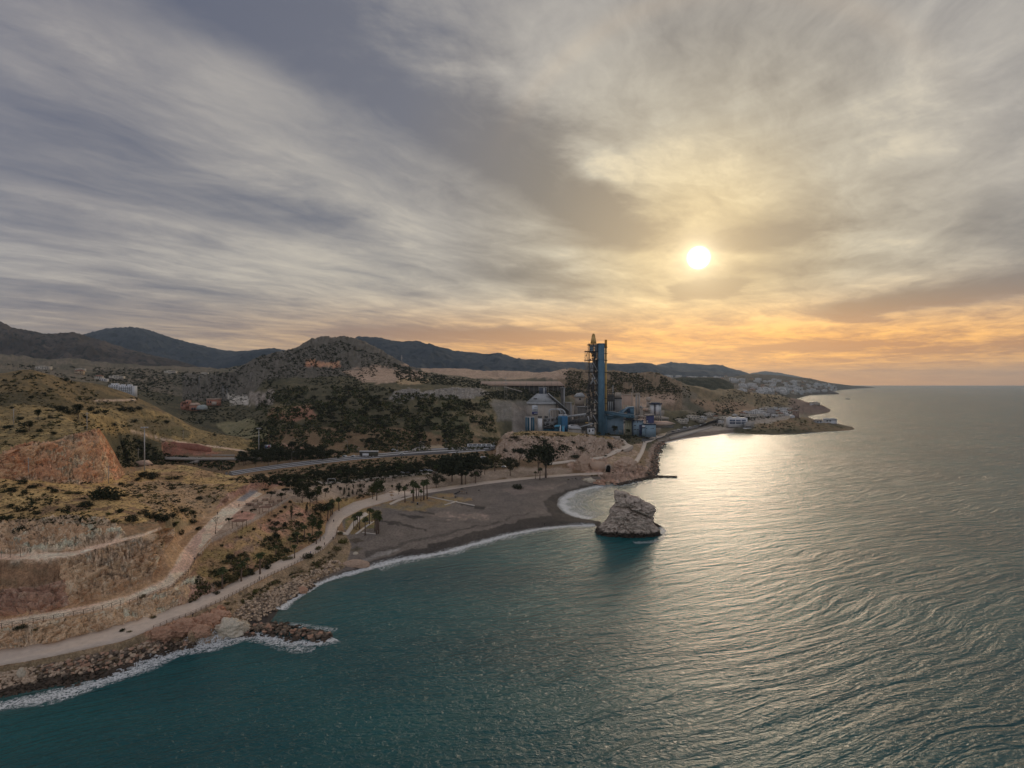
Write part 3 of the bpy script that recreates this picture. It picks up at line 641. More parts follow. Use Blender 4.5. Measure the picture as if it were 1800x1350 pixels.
# ------------------------------------------------------------------ relief
def relief(X, Y, Z, amp, rock):
    """3-D noise pushed out along the slope's own normal; ledges and joints where it is rock"""
    s = np.clip(Y / 300.0, 1.0, 6.0)
    big = fbm(X / (15 * s), Y / (15 * s), Z / (15 * s), 3, 51) - 0.5
    med = fbm(X / 5.5, Y / 5.5, Z / 3.8, 4, 61, ridged=True) - 0.55
    fin = fbm(X / 1.3, Y / 1.3, Z / 1.0, 3, 71) - 0.5
    blk = np.abs(((fbm(X / 3.4 + 40, Y / 3.4, Z / 2.4, 2, 81) * 7) % 1.0) - 0.5) - 0.25
    fs = np.clip(1.6 - Y / 500.0, 0.25, 1.0)
    crk = np.abs(fbm(X / 6.0 - 20, Y / 6.0, Z / 4.2, 3, 87) - 0.5) * 2            # joints: narrow clefts where the noise crosses its middle
    cr2 = np.abs(fbm(X / 2.2 - 20, Y / 2.2, Z / 1.6, 2, 88) - 0.5) * 2
    clf = -np.clip(1 - crk / 0.07, 0, 1) * 1.1 - np.clip(1 - cr2 / 0.10, 0, 1) * 0.45 * fs
    return amp * (big * 2.0 + rock * (med * 2.6 + blk * 1.9 * fs + clf * 1.4) + (0.35 + 0.65 * rock) * fin * 1.3 * fs + (1 - rock) * med * 0.6)
gy_ = np.gradient(H0, axis=0) / np.gradient(GYY, axis=0)
gx_ = np.gradient(H0, axis=1) / np.maximum(np.gradient(GX, axis=1), 1e-3)
gy2 = gy_ - gx_ * (GX / GYY)
nl = np.sqrt(gx_ ** 2 + gy2 ** 2 + 1)
dsp = relief(GX, GYY, H0, AMP, ROCK)
k_ = np.where(ROCK > 0.4, 0.7, 0.0)
NXg = -gx_ / nl * dsp * k_; NYg = -gy2 / nl * dsp * k_; NZg = dsp / np.where(ROCK > 0.4, nl, 1.0)
VX = GX + NXg; VY = GYY + NYg; VZ = H0 + NZg
farrel = (GYY > 1000) * (fbm(GX / 130, GYY / 130, oct=4, seed=91, ridged=True) - 0.6) * np.clip((GYY - 1000) / 600, 0, 1) * np.clip(VZ / 40, 0, 1) * 26
VZ = VZ + farrel
HH = VZ

def hq(X, Y):
    """ground height at a point"""
    u = 900 + 1000.0 * X / Y
    i = min(max(int(np.searchsorted(GU, u)) - 1, 0), NU - 2); j = min(max(int(np.searchsorted(GY, Y)) - 1, 0), NY - 2)
    a = min(max((u - GU[i]) / (GU[i + 1] - GU[i]), 0), 1); b = min(max((Y - GY[j]) / (GY[j + 1] - GY[j]), 0), 1)
    return float((HH[j, i] * (1 - a) + HH[j, i + 1] * a) * (1 - b) + (HH[j + 1, i] * (1 - a) + HH[j + 1, i + 1] * a) * b)
SPY = 675.0 + (CAM_H - HH) * 1000.0 / GYY
VIS = np.minimum.accumulate(SPY, axis=0)
def place(px, py, ymin=0):
    """the ground point that the photograph shows at (px, py)"""
    i = min(max(int(round(np.interp(px, GU, np.arange(NU)))), 0), NU - 1)
    j0 = int(np.searchsorted(GY, ymin))
    col = SPY[j0:, i]
    k = np.nonzero(col <= py)[0]
    if len(k) == 0: return None
    j = j0 + int(k[0])
    if j > j0 and SPY[j - 1, i] > py: 
        t = (SPY[j - 1, i] - py) / max(SPY[j - 1, i] - SPY[j, i], 1e-6)
        Y = GY[j - 1] + (GY[j] - GY[j - 1]) * t; Z = HH[j - 1, i] + (HH[j, i] - HH[j - 1, i]) * t
    else: Y, Z = GY[j], HH[j, i]
    return ((px - 900) / 1000.0 * Y, float(Y), float(Z))

# ------------------------------------------------------------------ materials
def new_mat(name):
    m = bpy.data.materials.new(name); m.use_nodes = True
    t = m.node_tree; b = t.nodes.get('Principled BSDF')
    return m, NT(t), b
def pmat(name, col, rough=0.8, metal=0.0, var=0.12, scale=0.6, bump=0.0, spec=0.3, grime=0.0):
    """plain surface with grain and a little weathering"""
    m, T, b = new_mat(name)
    tc = T.n('ShaderNodeTexCoord').outputs['Object']
    n = T.noise(tc, scale, 5, 0.6)
    c = T.mix(T.rng(n, 0.3, 0.7, 0, 1, 'LINEAR'), tuple(x * (1 - var) for x in col), tuple(min(1, x * (1 + var)) for x in col))
    if grime:
        st = T.noise(T.vm('MULTIPLY', tc, (1.0, 1.0, 0.12)), scale * 1.7, 4, 0.6)
        c = T.mix(T.m('MULTIPLY', T.rng(st, 0.5, 0.75), grime), c, tuple(x * 0.35 + 0.02 for x in col))
    T.put(b.inputs['Base Color'], c)
    b.inputs['Roughness'].default_value = rough; b.inputs['Metallic'].default_value = metal
    b.inputs['Specular IOR Level'].default_value = spec
    if bump:
        bp = T.n('ShaderNodeBump'); bp.inputs['Strength'].default_value = bump; bp.inputs['Distance'].default_value = 0.3
        T.put(bp.inputs['Height'], n); T.put(b.inputs['Normal'], bp.outputs[0])
    return m
def ground_mat():
    m, T, b = new_mat('ground')
    at = T.n('ShaderNodeAttribute', attribute_name='tint').outputs['Color']
    rk = T.n('ShaderNodeAttribute', attribute_name='rock').outputs['Fac']
    tc = T.n('ShaderNodeTexCoord').outputs['Object']
    n1 = T.noise(tc, 0.9, 6, 0.65); n2 = T.noise(tc, 0.12, 5, 0.6)
    nc = T.n('ShaderNodeTexNoise'); T.put(nc.inputs['Vector'], tc); nc.inputs['Scale'].default_value = .35; nc.inputs['Detail'].default_value = 4; T.n1c = nc.outputs['Color']
    v = T.voro(T.vm('ADD', tc, T.vm('SCALE', (1, 1, 1), scale=n1)), 0.55, 'F1')
    f = T.rng(n1, 0.3, 0.7, 0.62, 1.38, 'LINEAR'); g = T.rng(n2, 0.3, 0.7, 0.85, 1.15, 'LINEAR')
    c = T.mix(1.0, at, T.comb(f, f, f), 'MULTIPLY'); c = T.mix(1.0, c, T.comb(g, g, g), 'MULTIPLY')
    # blocks of rock differ in tone and part along joints
    wv = T.vm('ADD', tc, T.vm('SCALE', T.n('ShaderNodeTexNoise').outputs['Color'], scale=0.0)); wv = T.vm('ADD', tc, T.vm('SCALE', T.n1c, scale=7.0))
    nd = T.n('ShaderNodeTexVoronoi'); T.put(nd.inputs['Vector'], T.vm('MULTIPLY', wv, (1, 1, 1.5))); nd.inputs['Scale'].default_value = .16
    cell = T.sep(nd.outputs['Color'])[0]; ed = T.voro(T.vm('MULTIPLY', wv, (1, 1, 1.5)), .16, 'DISTANCE_TO_EDGE')
    k = T.rng(cell, 0, 1, .84, 1.14, 'LINEAR'); c = T.mix(rk, c, T.mix(1.0, c, T.comb(k, k, k), 'MULTIPLY'))
    # small stones and tufts
    sp = T.rng(T.noise(tc, 2.6, 3, 0.7), 0.60, 0.68)
    c = T.mix(T.m('MULTIPLY', sp, T.m('MULTIPLY', rk, 0.35)), c, (.62, .52, .42))
    hf = T.rng(T.noise(tc, 3.4, 4, .7), .36, .64, .72, 1.28, 'LINEAR'); c = T.mix(1.0, c, T.comb(hf, hf, hf), 'MULTIPLY')
    T.put(b.inputs['Base Color'], c)
    b.inputs['Roughness'].default_value = 0.95; b.inputs['Specular IOR Level'].default_value = 0.15
    bp = T.n('ShaderNodeBump'); T.put(bp.inputs['Strength'], T.m('ADD', 0.35, T.m('MULTIPLY', rk, 0.6))); bp.inputs['Distance'].default_value = 0.8
    T.put(bp.inputs['Height'], T.m('ADD', T.m('ADD', n1, T.m('MULTIPLY', v, 0.5)), T.m('MULTIPLY', T.m('MULTIPLY', rk, T.rng(ed, 0, .10, 0, 1, 'LINEAR')), 0.7))); T.put(b.inputs['Normal'], bp.outputs[0])
    return m
M_GROUND = ground_mat()
# ground sheet, leaving out what lies deep under the sea
def ground_sheet():
    keep = (HH[:-1, :-1] > -3.5) | (HH[1:, 1:] > -3.5) | (HH[:-1, 1:] > -3.5) | (HH[1:, :-1] > -3.5)
    idx = np.arange(NY * NU).reshape(NY, NU)
    q = np.stack([idx[:-1, :-1], idx[:-1, 1:], idx[1:, 1:], idx[1:, :-1]], -1)[keep]
    used = np.zeros(NY * NU, dtype=bool); used[q.ravel()] = True
    remap = np.cumsum(used) - 1
    v = np.stack([VX, VY, VZ], -1).reshape(-1, 3)[used]
    me = mesh_np('ground', v, remap[q], M_GROUND, smooth=True)
    a = me.color_attributes.new('tint', 'FLOAT_COLOR', 'POINT')
    c = np.ones((used.sum(), 4), dtype=np.float32); c[:, :3] = np.minimum(Cg.reshape(-1, 3)[used] * 1.2, .82)
    a.data.foreach_set('color', c.ravel())
    r = me.attributes.new('rock', 'FLOAT', 'POINT'); r.data.foreach_set('value', ROCK.reshape(-1)[used].astype(np.float32))
    o = obj('ground', me); tag(o, kind='structure')
    print('ground quads', len(q))
    return o
ground = ground_sheet()

# ------------------------------------------------------------------ cut and weathered rock faces, finer than the ground sheet can carry
def cliff_mat(name, a, b_, c, stain):
    m, T, b = new_mat(name)
    g = T.n('ShaderNodeNewGeometry').outputs['Position']
    n0 = T.noise(g, .09, 4, .6); n1 = T.noise(g, .45, 6, .65, .6); n2 = T.noise(g, 2.4, 5, .7)
    k = T.mix(T.rng(n0, .42, .58), a, b_); k = T.mix(T.rng(n1, .5, .66), k, c)
    st = T.noise(T.vm('MULTIPLY', g, (1, 1, .35)), .8, 5, .65, .8); k = T.mix(T.m('MULTIPLY', T.rng(st, .54, .64), .85), k, stain)
    f = T.rng(n2, .35, .65, .68, 1.3, 'LINEAR'); k = T.mix(1.0, k, T.comb(f, f, f), 'MULTIPLY')
    T.put(b.inputs['Base Color'], k); b.inputs['Roughness'].default_value = .95; b.inputs['Specular IOR Level'].default_value = .15
    bp = T.n('ShaderNodeBump'); bp.inputs['Strength'].default_value = .9; bp.inputs['Distance'].default_value = .6
    T.put(bp.inputs['Height'], T.m('ADD', n1, T.m('MULTIPLY', n2, .5))); T.put(b.inputs['Normal'], bp.outputs[0])
    return m
def cliff(foot, rim, mat, amp=1.2, out=.5, res=.45, seed=0, slope_in=.6, size=1.0):
    """foot and rim are (px, py, Y) lines; the face between them is broken up along its own normal"""
    f = np.array([PY(*p) for p in foot]); r = np.array([PY(*p) for p in rim])
    def rs(l, n):
        d = np.concatenate([[0], np.cumsum(np.linalg.norm(np.diff(l, axis=0), axis=1))]); t = np.linspace(0, d[-1], n)
        return np.stack([np.interp(t, d, l[:, k]) for k in range(3)], 1)
    L = np.linalg.norm(np.diff(f, axis=0), axis=1).sum(); n = int(L / res); F_, R_2 = rs(f, n), rs(r, n)
    h = np.linalg.norm(R_2 - F_, axis=1).mean(); m = max(8, int(h / res * 1.15))
    t = np.linspace(-.06, 1.04, m)[None, :, None]; V = F_[:, None] * (1 - t) + R_2[:, None] * t
    du = np.gradient(V, axis=0); dv = np.gradient(V, axis=1); N = np.cross(du, dv); N /= np.linalg.norm(N, axis=2, keepdims=True) + 1e-9
    N *= np.sign((N * np.array([0, -1, .3])).sum(2, keepdims=True))
    X, Y, Z = V[..., 0], V[..., 1], V[..., 2]; s = size
    w = fbm(X / (9 * s), Y / (9 * s), Z / (7 * s), 3, 501 + seed) - .5
    a = fbm(X / (5 * s) + w * 2, Y / (5 * s), Z / (3.6 * s), 4, 511 + seed, ridged=True) - .55
    bk = np.abs(((fbm(X / (4.5 * s) + w, Y / (4.5 * s), Z / (3.2 * s), 2, 521 + seed) * 6) % 1.0) - .5) - .25
    c1 = np.abs(fbm(X / (4.2 * s) + w * 3, Y / (4.2 * s), Z / (4.2 * s), 3, 531 + seed) - .5); c2 = np.abs(fbm(X / (1.7 * s), Y / (1.7 * s), Z / (1.5 * s), 2, 541 + seed) - .5)
    fin = fbm(X / .9, Y / .9, Z / .8, 3, 551 + seed) - .5
    d = w * 4.5 + a * 4.2 + bk * 3.2 - np.clip(1 - c1 / .05, 0, 1) * 2.2 - np.clip(1 - c2 / .07, 0, 1) * .9 + fin * 1.2
    edge = np.clip(np.minimum(t[..., 0] + .06, 1.04 - t[..., 0]) / .13, 0, 1); ue = np.clip(np.minimum(np.arange(n), n - 1 - np.arange(n)) / 12.0, 0, 1)[:, None]
    e = np.minimum(edge, ue); V = V + N * ((d * amp + out) * e - 1.0 * (1 - e))[..., None]
    idx = np.arange(n * m).reshape(n, m); q = np.stack([idx[:-1, :-1], idx[1:, :-1], idx[1:, 1:], idx[:-1, 1:]], -1).reshape(-1, 4)
    o = obj('cliff', mesh_np('cliff', V.reshape(-1, 3), q, mat, smooth=True)); tag(o, kind='structure')
CL_ORANGE = cliff_mat('cliff_orange', (.76,.40,.22), (.80,.50,.29), (.60,.27,.14), (.34,.22,.15))
CL_LIME = cliff_mat('cliff_limestone', (.76,.52,.32), (.66,.42,.25), (.84,.66,.46), (.34,.23,.14))
CL_RED = cliff_mat('cliff_red', (.60,.36,.25), (.52,.31,.22), (.68,.48,.35), (.30,.20,.14))
CL_GREY = cliff_mat('cliff_outcrop', (.58,.44,.34), (.48,.35,.26), (.70,.56,.44), (.26,.20,.15))
def toY(l): return [(a, b, (CAM_H - z) * 1000 / (b - 675)) for a, b, z in l]
cliff([(-420,860,232),(0,839,250),(70,844,262),(140,853,272),(180,851,285),(214,838,318)], [(-420,822,236),(0,802,253),(33,785,262),(98,776,277),(127,768,287),(147,764,293),(170,757,303),(181,771,312),(199,800,324),(216,835,326)], CL_ORANGE, .75, .9, .42, 1, size=1.3)
cliff([(110,1064,178.5),(170,1053,183),(209,1042,187),(244,1029,192),(268,1015,196.5),(277,990,203),(284,967,209),(302,944,220)], [(100,983,185),(130,979,187),(156,971,190),(202,957,195),(254,944,201),(270,938,206),(284,931,213),(303,930,222)], CL_LIME, .95, 1.1, .34, 2, size=1.15)
cliff([(-420,1168,142),(0,1083,171.5),(60,1081,172.5),(125,1062,179)], [(-420,1125,148),(0,1040,176.5),(60,1032,178),(125,1015,183)], CL_RED, 1.0, .5, .34, 3)
cliff(toY([(-420,1235,5.3),(0,1146,5.4),(100,1130,5.4),(200,1103,5.4),(270,1083,5.4),(345,1057,5.4)]), [(-420,1198,147),(0,1110,160.5),(80,1097,165),(156,1083,173.5),(228,1064,182.5),(303,1038,194),(342,1018,206)], CL_LIME, .5, .5, .3, 4, size=.9)
cliff([(-420,1000,190),(0,968,193),(93,963,195),(187,944,202),(226,934,207)], [(-420,940,208),(0,915,213),(93,911,215),(187,911,216),(226,926,211)], CL_LIME, .9, .3, .4, 5)
cliff([(868,806,545),(890,809,538),(930,812,525),(970,812,524),(1020,806.5,546),(1060,801,568),(1087,790,617)], [(874,786,556),(886,778,564),(900,770,572),(930,768,580),(965,769,588),(1000,768,596),(1040,770,606),(1066,772,618),(1090,776,632)], CL_GREY, 1.7, 1.6, .8, 6, size=2.2)

# ------------------------------------------------------------------ sea
def sea_mat():
    m, T, b = new_mat('sea_water')
    g = T.n('ShaderNodeNewGeometry').outputs['Position']
    x, y, z = T.sep(g)
    # swell runs in from the open sea towards the beach
    th = math.radians(22)
    u = T.m('ADD', T.m('MULTIPLY', x, math.cos(th)), T.m('MULTIPLY', y, math.sin(th)))     # along crests
    v = T.m('SUBTRACT', T.m('MULTIPLY', y, math.cos(th)), T.m('MULTIPLY', x, math.sin(th)))  # across crests
    wp = T.noise(T.comb(T.m('MULTIPLY', x, 0.006), T.m('MULTIPLY', y, 0.006), 0.0), 1.0, 3, 0.5)
    vw = T.m('ADD', v, T.m('MULTIPLY', wp, 60.0))
    sw = T.noise(T.comb(T.m('MULTIPLY', u, 0.012), T.m('MULTIPLY', vw, 0.075), 0.0), 1.0, 2, 0.5, 0.3)
    md = T.noise(T.comb(T.m('MULTIPLY', u, 0.055), T.m('MULTIPLY', vw, 0.30), 4.0), 1.0, 3, 0.55, 0.4)
    ch = T.noise(T.comb(T.m('MULTIPLY', x, 0.55), T.m('MULTIPLY', y, 0.95), 9.0), 1.0, 4, 0.62, 0.5)
    ht = T.m('ADD', T.m('ADD', T.m('MULTIPLY', sw, 2.2), T.m('MULTIPLY', md, 2.5)), T.m('MULTIPLY', ch, 1.0))
    bp = T.n('ShaderNodeBump'); bp.inputs['Strength'].default_value = 1.0; bp.inputs['Distance'].default_value = 1.0
    T.put(bp.inputs['Height'], ht); T.put(b.inputs['Normal'], bp.outputs[0])
    sh = T.n('ShaderNodeAttribute', attribute_name='shallow').outputs['Fac']
    pat = T.noise(T.comb(T.m('MULTIPLY', x, 0.01), T.m('MULTIPLY', y, 0.016), 2.0), 1.0, 4, 0.6)
    deep = T.mix(T.rng(pat, 0.35, 0.65), (.004, .080, .092), (.010, .115, .122))
    T.put(b.inputs['Base Color'], T.mix(sh, deep, (.070, .135, .120)))
    b.inputs['Roughness'].default_value = 0.27; b.inputs['IOR'].default_value = 1.333; b.inputs['Specular IOR Level'].default_value = 0.5
    return m
M_SEA = sea_mat()
def sea_sheet():
    U = np.concatenate([np.arange(-1000, -420, 58.0), np.arange(-420, 1800, 5.0), np.arange(1800, 2900, 60.0)])
    Y = 40 * (30000 / 40) ** (np.arange(420) / 419.0)
    X = (U[None, :] - 900) / 1000 * Y[:, None]; YY = np.repeat(Y[:, None], len(U), 1)
    v = np.stack([X, YY, np.zeros_like(X)], -1)
    idx = np.arange(X.size).reshape(X.shape)
    q = np.stack([idx[:-1, :-1], idx[:-1, 1:], idx[1:, 1:], idx[1:, :-1]], -1).reshape(-1, 4)
    # a plain sheet behind the camera too
    vv = np.concatenate([v.reshape(-1, 3), [(-30000, -12000, 0), (30000, -12000, 0), (30000, 40, 0), (-30000, 40, 0)]])
    n = X.size
    me = mesh_np('sea', vv, np.concatenate([q, [[n, n + 1, n + 2, n + 3]]]), M_SEA, smooth=True)
    iu = np.clip(np.searchsorted(GU, U), 0, NU - 1); iy = np.clip(np.searchsorted(GY, Y), 0, NY - 1)
    d = HH[np.ix_(iy, iu)].copy(); d[:, (U < GU[0]) | (U > GU[-1])] = -10; d[(Y > 3000) | (Y < 123)] = -10
    s = np.clip(1 + d / 4.0, 0, 1) ** 1.5
    a = me.attributes.new('shallow', 'FLOAT', 'POINT')
    a.data.foreach_set('value', np.concatenate([s.ravel(), np.zeros(4)]).astype(np.float32))
    o = obj('sea', me); tag(o, kind='structure')
sea_sheet()

# ================================================================== hills beyond the valley and the town's slope
def far_mat(name, ca, cb, cc, sc=0.01):
    m, T, b = new_mat(name)
    tc = T.n('ShaderNodeTexCoord').outputs['Object']
    n1 = T.noise(tc, sc, 6, 0.62); n2 = T.noise(tc, sc * 6, 5, 0.65)
    c = T.mix(T.rng(n1, 0.40, 0.60), ca, cb); c = T.mix(T.rng(n2, 0.50, 0.64), c, cc)
    T.put(b.inputs['Base Color'], c); b.inputs['Roughness'].default_value = 1.0; b.inputs['Specular IOR Level'].default_value = 0.05
    bp = T.n('ShaderNodeBump'); bp.inputs['Strength'].default_value = 0.8; bp.inputs['Distance'].default_value = 6
    T.put(bp.inputs['Height'], n2); T.put(b.inputs['Normal'], bp.outputs[0])
    return m
FAR_H = []
def ridge(name, crest, foot, mat, back=0.25, amp=0.12, step=2.0, rows=70, seed=0, kind='structure', low=0.0, shape=1.0):
    """a range of hills: crest = (px, py, Y), foot = (px, Y, z); spurs and gullies run down from the crest"""
    u = np.arange(crest[0][0], crest[-1][0] + step, step)
    cpx = [c[0] for c in crest]
    cY = np.interp(u, cpx, [c[2] for c in crest]); cz = CAM_H - (np.interp(u, cpx, [c[1] for c in crest]) - 675) * cY / 1000
    fY = np.interp(u, [f[0] for f in foot], [f[1] for f in foot]); fz = np.interp(u, [f[0] for f in foot], [f[2] for f in foot])
    t = np.linspace(0, 1 + back * 2, rows)[:, None]
    Y = fY + (cY - fY) * t
    up_ = np.clip(t, 0, 1) ** shape
    up_ = up_ * (1 - 0.35) + 0.35 * up_ * up_ * (3 - 2 * up_)
    down = np.clip((t - 1) / (back * 2), 0, 1)
    Z = fz + (cz - fz) * up_ - (cz - fz) * 0.9 * down ** 1.2 - 0 * t
    X = (u - 900) / 1000 * Y
    sc = (cY - fY).mean() * 0.16
    g = fbm(X / sc, Y / (sc * 1.8), oct=5, seed=100 + seed, ridged=True) - 0.62
    g = g + (fbm(X / (sc * .35), Y / (sc * .6), oct=4, seed=150 + seed, ridged=True) - .6) * .45
    w = np.sin(np.clip(t, 0, 1) * math.pi) ** 0.8 * (t < 1)
    Z = Z + g * (cz - fz) * amp * 4 * w
    Z = Z + (fbm(X / (sc * .12), Y / (sc * .12), oct=3, seed=200 + seed) - 0.5) * (cz - fz) * 0.05 * np.clip(t * 3, 0, 1)
    Z = Z + (fbm(X / (sc * .06), Y * 0, oct=2, seed=300 + seed) - 0.5) * (cz - fz) * 0.02 * (t > .7)
    Z[-1] = -30
    v = np.stack([X, Y, Z], -1); idx = np.arange(X.size).reshape(X.shape)
    q = np.stack([idx[:-1, :-1], idx[:-1, 1:], idx[1:, 1:], idx[1:, :-1]], -1).reshape(-1, 4)
    o = obj(name, mesh_np(name, v.reshape(-1, 3), q, mat, smooth=True)); tag(o, kind=kind)
    return u, X, Y, Z
M_FAR_BROWN = far_mat('hill_brown', (.085, .076, .070), (.135, .114, .102), (.045, .050, .050), 0.006)
M_FAR_HAZE = far_mat('hill_haze_blue', (.048, .066, .088), (.078, .094, .112), (.030, .044, .060), 0.003)  # bluish haze of distance is put into the hill colour
M_FAR_TOWN = far_mat('hill_town', (.130, .115, .085), (.22, .18, .14), (.07, .075, .055), 0.012)
ridge('hills', [(-520,470,3000),(-250,520,3000),(-120,555,3000),(0,567,3000),(20,575.5,3000),(37,579,3000),(82,587.5,2950),(100,586.4,2950),(125,585,2950),(136,586.5,2900),(148,590,2900),(183,600,2850),(220,613,2800),(266,624,2750),(312,634,2700),(360,648,2650),(400,660,2600)],
      [(-520,2050,130),(0,1900,110),(200,1950,110),(400,2100,90)], M_FAR_BROWN, seed=1, amp=0.13, rows=110)
ridge('hills', [(60,606,5200),(110,597,5200),(148,588,5200),(163,584,5200),(178,580,5200),(200,577,5200),(225,575,5200),(245,577,5200),(262,582,5150),(280,588,5100),(305,596,5100),(340,604,5000),(370,611,5000),(400,616.5,5000),(425,617,5000),(450,614.5,5000),(480,612.5,5000),(520,618,5000),(560,630,5000)],
      [(60,3300,140),(300,3400,120),(560,3500,110)], M_FAR_HAZE, seed=2, amp=0.10, rows=90)
ridge('hills', [(330,650,3600),(380,634,3650),(405,628,3700),(430,620,3700),(450,617,3700),(480,616,3700),(520,622,3700),(560,636,3700)],
      [(330,2900,120),(560,3000,110)], M_FAR_HAZE, seed=3, amp=0.10, rows=50)
ridge('hills', [(560,612,4000),(600,600,4000),(630,592,4000),(645,591,4000),(660,592.5,4000),(680,596,4000),(700,599.5,3950),(718,600,3900),(740,602,3900),(757,606,3850),(770,609,3800),(800,616,3800),(830,619,3800),(850,622,3800),(878,622.5,3800),(893,626,3800),(905,631,3800),(930,633,3900),(945,634,4000),(975,640,4000),(1020,652,4000)],
      [(560,2300,100),(760,2150,92),(900,2150,88),(1020,2300,80)], M_FAR_HAZE, seed=4, amp=0.12, rows=110)
ridge('hills', [(905,640,5400),(925,634,5400),(945,632,5400),(962,633,5400),(980,636,5400),(1000,636,5400),(1030,637,5400),(1060,638,5400),(1090,640,5400),(1110,638.5,5300),(1128,636.5,5300),(1145,639,5300),(1165,645,5200),(1185,650,5200),(1210,652,5200),(1235,650,5200),(1260,654,5200),(1290,656,5200),(1310,660,5200),(1340,668,5200)],
      [(905,3900,90),(1100,3900,80),(1340,4000,60)], M_FAR_HAZE, seed=5, amp=0.10, rows=60)
ridge('hills', [(1130,650,8800),(1160,640,8800),(1180,636.5,8800),(1200,638,8800),(1225,640,8800),(1245,641.5,8800),(1258,640.5,8800),(1270,642,8800),(1283,647,8800),(1300,651,8800),(1315,656,8800),(1330,664,8800)],
      [(1130,6600,80),(1330,6800,60)], M_FAR_HAZE, seed=6, amp=0.08, rows=40)
ridge('hills', [(1290,664,14000),(1320,656,14000),(1345,652,14000),(1370,655,14000),(1400,661,14000),(1440,669,14000)],
      [(1290,11000,60),(1440,11000,40)], M_FAR_HAZE, seed=7, amp=0.05, rows=30)
# dark wooded ridge below the far hills
ridge('hills', [(1165,674,2500),(1185,665,2500),(1200,662.5,2500),(1215,663.5,2500),(1240,663.5,2500),(1262,664,2500),(1275,668,2500),(1290,676,2500)],
      [(1165,2050,55),(1290,2100,50)], far_mat('wooded_ridge', (.04,.045,.03), (.06,.062,.04), (.03,.034,.024), 0.02), seed=8, amp=0.10, rows=40, step=1.0)
# the town's slope, falling to the sea in two capes
TOWN = ridge('hills', [(1150,668,4200),(1180,664,4200),(1230,663,4200),(1290,662,4200),(1315,658,4300),(1330,657.5,4400),(1350,659,4600),(1375,660,4800),(1400,664,5200),(1425,665,5600),(1440,669,6200),(1460,673,7000),(1480,675.5,8200),(1500,678,9500),(1520,679.2,11000),(1537,680.6,12400)],
      [(1150,2350,48),(1230,2350,42),(1330,2500,20),(1380,2700,6),(1400,3000,-1),(1412,3600,-1),(1440,4600,-1),(1466,6300,-2),(1480,8000,-2),(1500,9200,-2),(1537,12300,-2)], M_FAR_TOWN, seed=9, amp=0.06, rows=120, step=1.0, shape=0.9)
CAPE = ridge('hills', [(1375,680,4700),(1400,680.5,4600),(1430,681.5,4500),(1445,682,4500),(1455,684.5,4500),(1465,688,4500),(1475,691.7,4500)],
      [(1375,3900,-1),(1400,4000,-1),(1430,4250,-1),(1450,4350,-1),(1475,4420,-1)], far_mat('cape_rock', (.13,.11,.095), (.17,.14,.12), (.08,.08,.06), 0.02), seed=10, amp=0.05, rows=40, step=1.0, shape=0.6)

# ------------------------------------------------------------------ haze
def haze():
    m = bpy.data.materials.new('haze'); m.use_nodes = True; t = m.node_tree; t.nodes.clear()
    o = t.nodes.new('ShaderNodeOutputMaterial'); v = t.nodes.new('ShaderNodeVolumePrincipled')
    v.inputs['Color'].default_value = (0.68, 0.84, 1.0, 1); v.inputs['Density'].default_value = 0.000036; v.inputs['Anisotropy'].default_value = 0.3
    t.links.new(v.outputs[0], o.inputs['Volume'])
    m.cycles.homogeneous_volume = True
    a, b, z0, z1 = -60500, 60500, -45, 760
    vs = [(x, y, z) for z in (z0, z1) for y in (-12500, 30500) for x in (a, b)]
    fs = [(0, 2, 3, 1), (4, 5, 7, 6), (0, 1, 5, 4), (2, 6, 7, 3), (0, 4, 6, 2), (1, 3, 7, 5)]
    h = obj('haze', mesh_np('haze', vs, fs, m)); tag(h, kind='stuff')
haze()

# ================================================================== plants, stones, foam
def leaf_mat(name, a, b_, c, rough=0.85):
    m, T, b = new_mat(name)
    oi = T.n('ShaderNodeObjectInfo').outputs['Random']
    tc = T.n('ShaderNodeTexCoord').outputs['Object']
    n = T.noise(tc, 0.8, 4, 0.6)
    k = T.mix(T.rng(n, 0.35, 0.65), a, b_); k = T.mix(T.m('MULTIPLY', oi, 0.55), k, c)
    T.put(b.inputs['Base Color'], k); b.inputs['Roughness'].default_value = rough; b.inputs['Specular IOR Level'].default_value = 0.15
    return m
M_LEAF_DARK = leaf_mat('foliage_dark', (.022,.028,.014), (.040,.048,.020), (.040,.038,.020))
M_LEAF_MID = leaf_mat('foliage_green', (.045,.060,.024), (.075,.090,.032), (.070,.070,.030))
M_LEAF_OLIVE = leaf_mat('foliage_olive', (.095,.090,.035), (.15,.13,.045), (.10,.085,.04))
M_LEAF_YELLOW = leaf_mat('foliage_yellow', (.11,.11,.03), (.16,.15,.045), (.07,.08,.03))
M_PINE = leaf_mat('foliage_pine', (.026,.032,.018), (.040,.046,.022), (.03,.034,.02))
M_DRY = leaf_mat('foliage_dry', (.20,.14,.07), (.27,.20,.09), (.14,.10,.06))
M_BARK = pmat('bark', (.16,.12,.09), 0.95, scale=2.0)
M_PALMBARK = pmat('palm_bark', (.17,.12,.09), 0.95, scale=2.0)

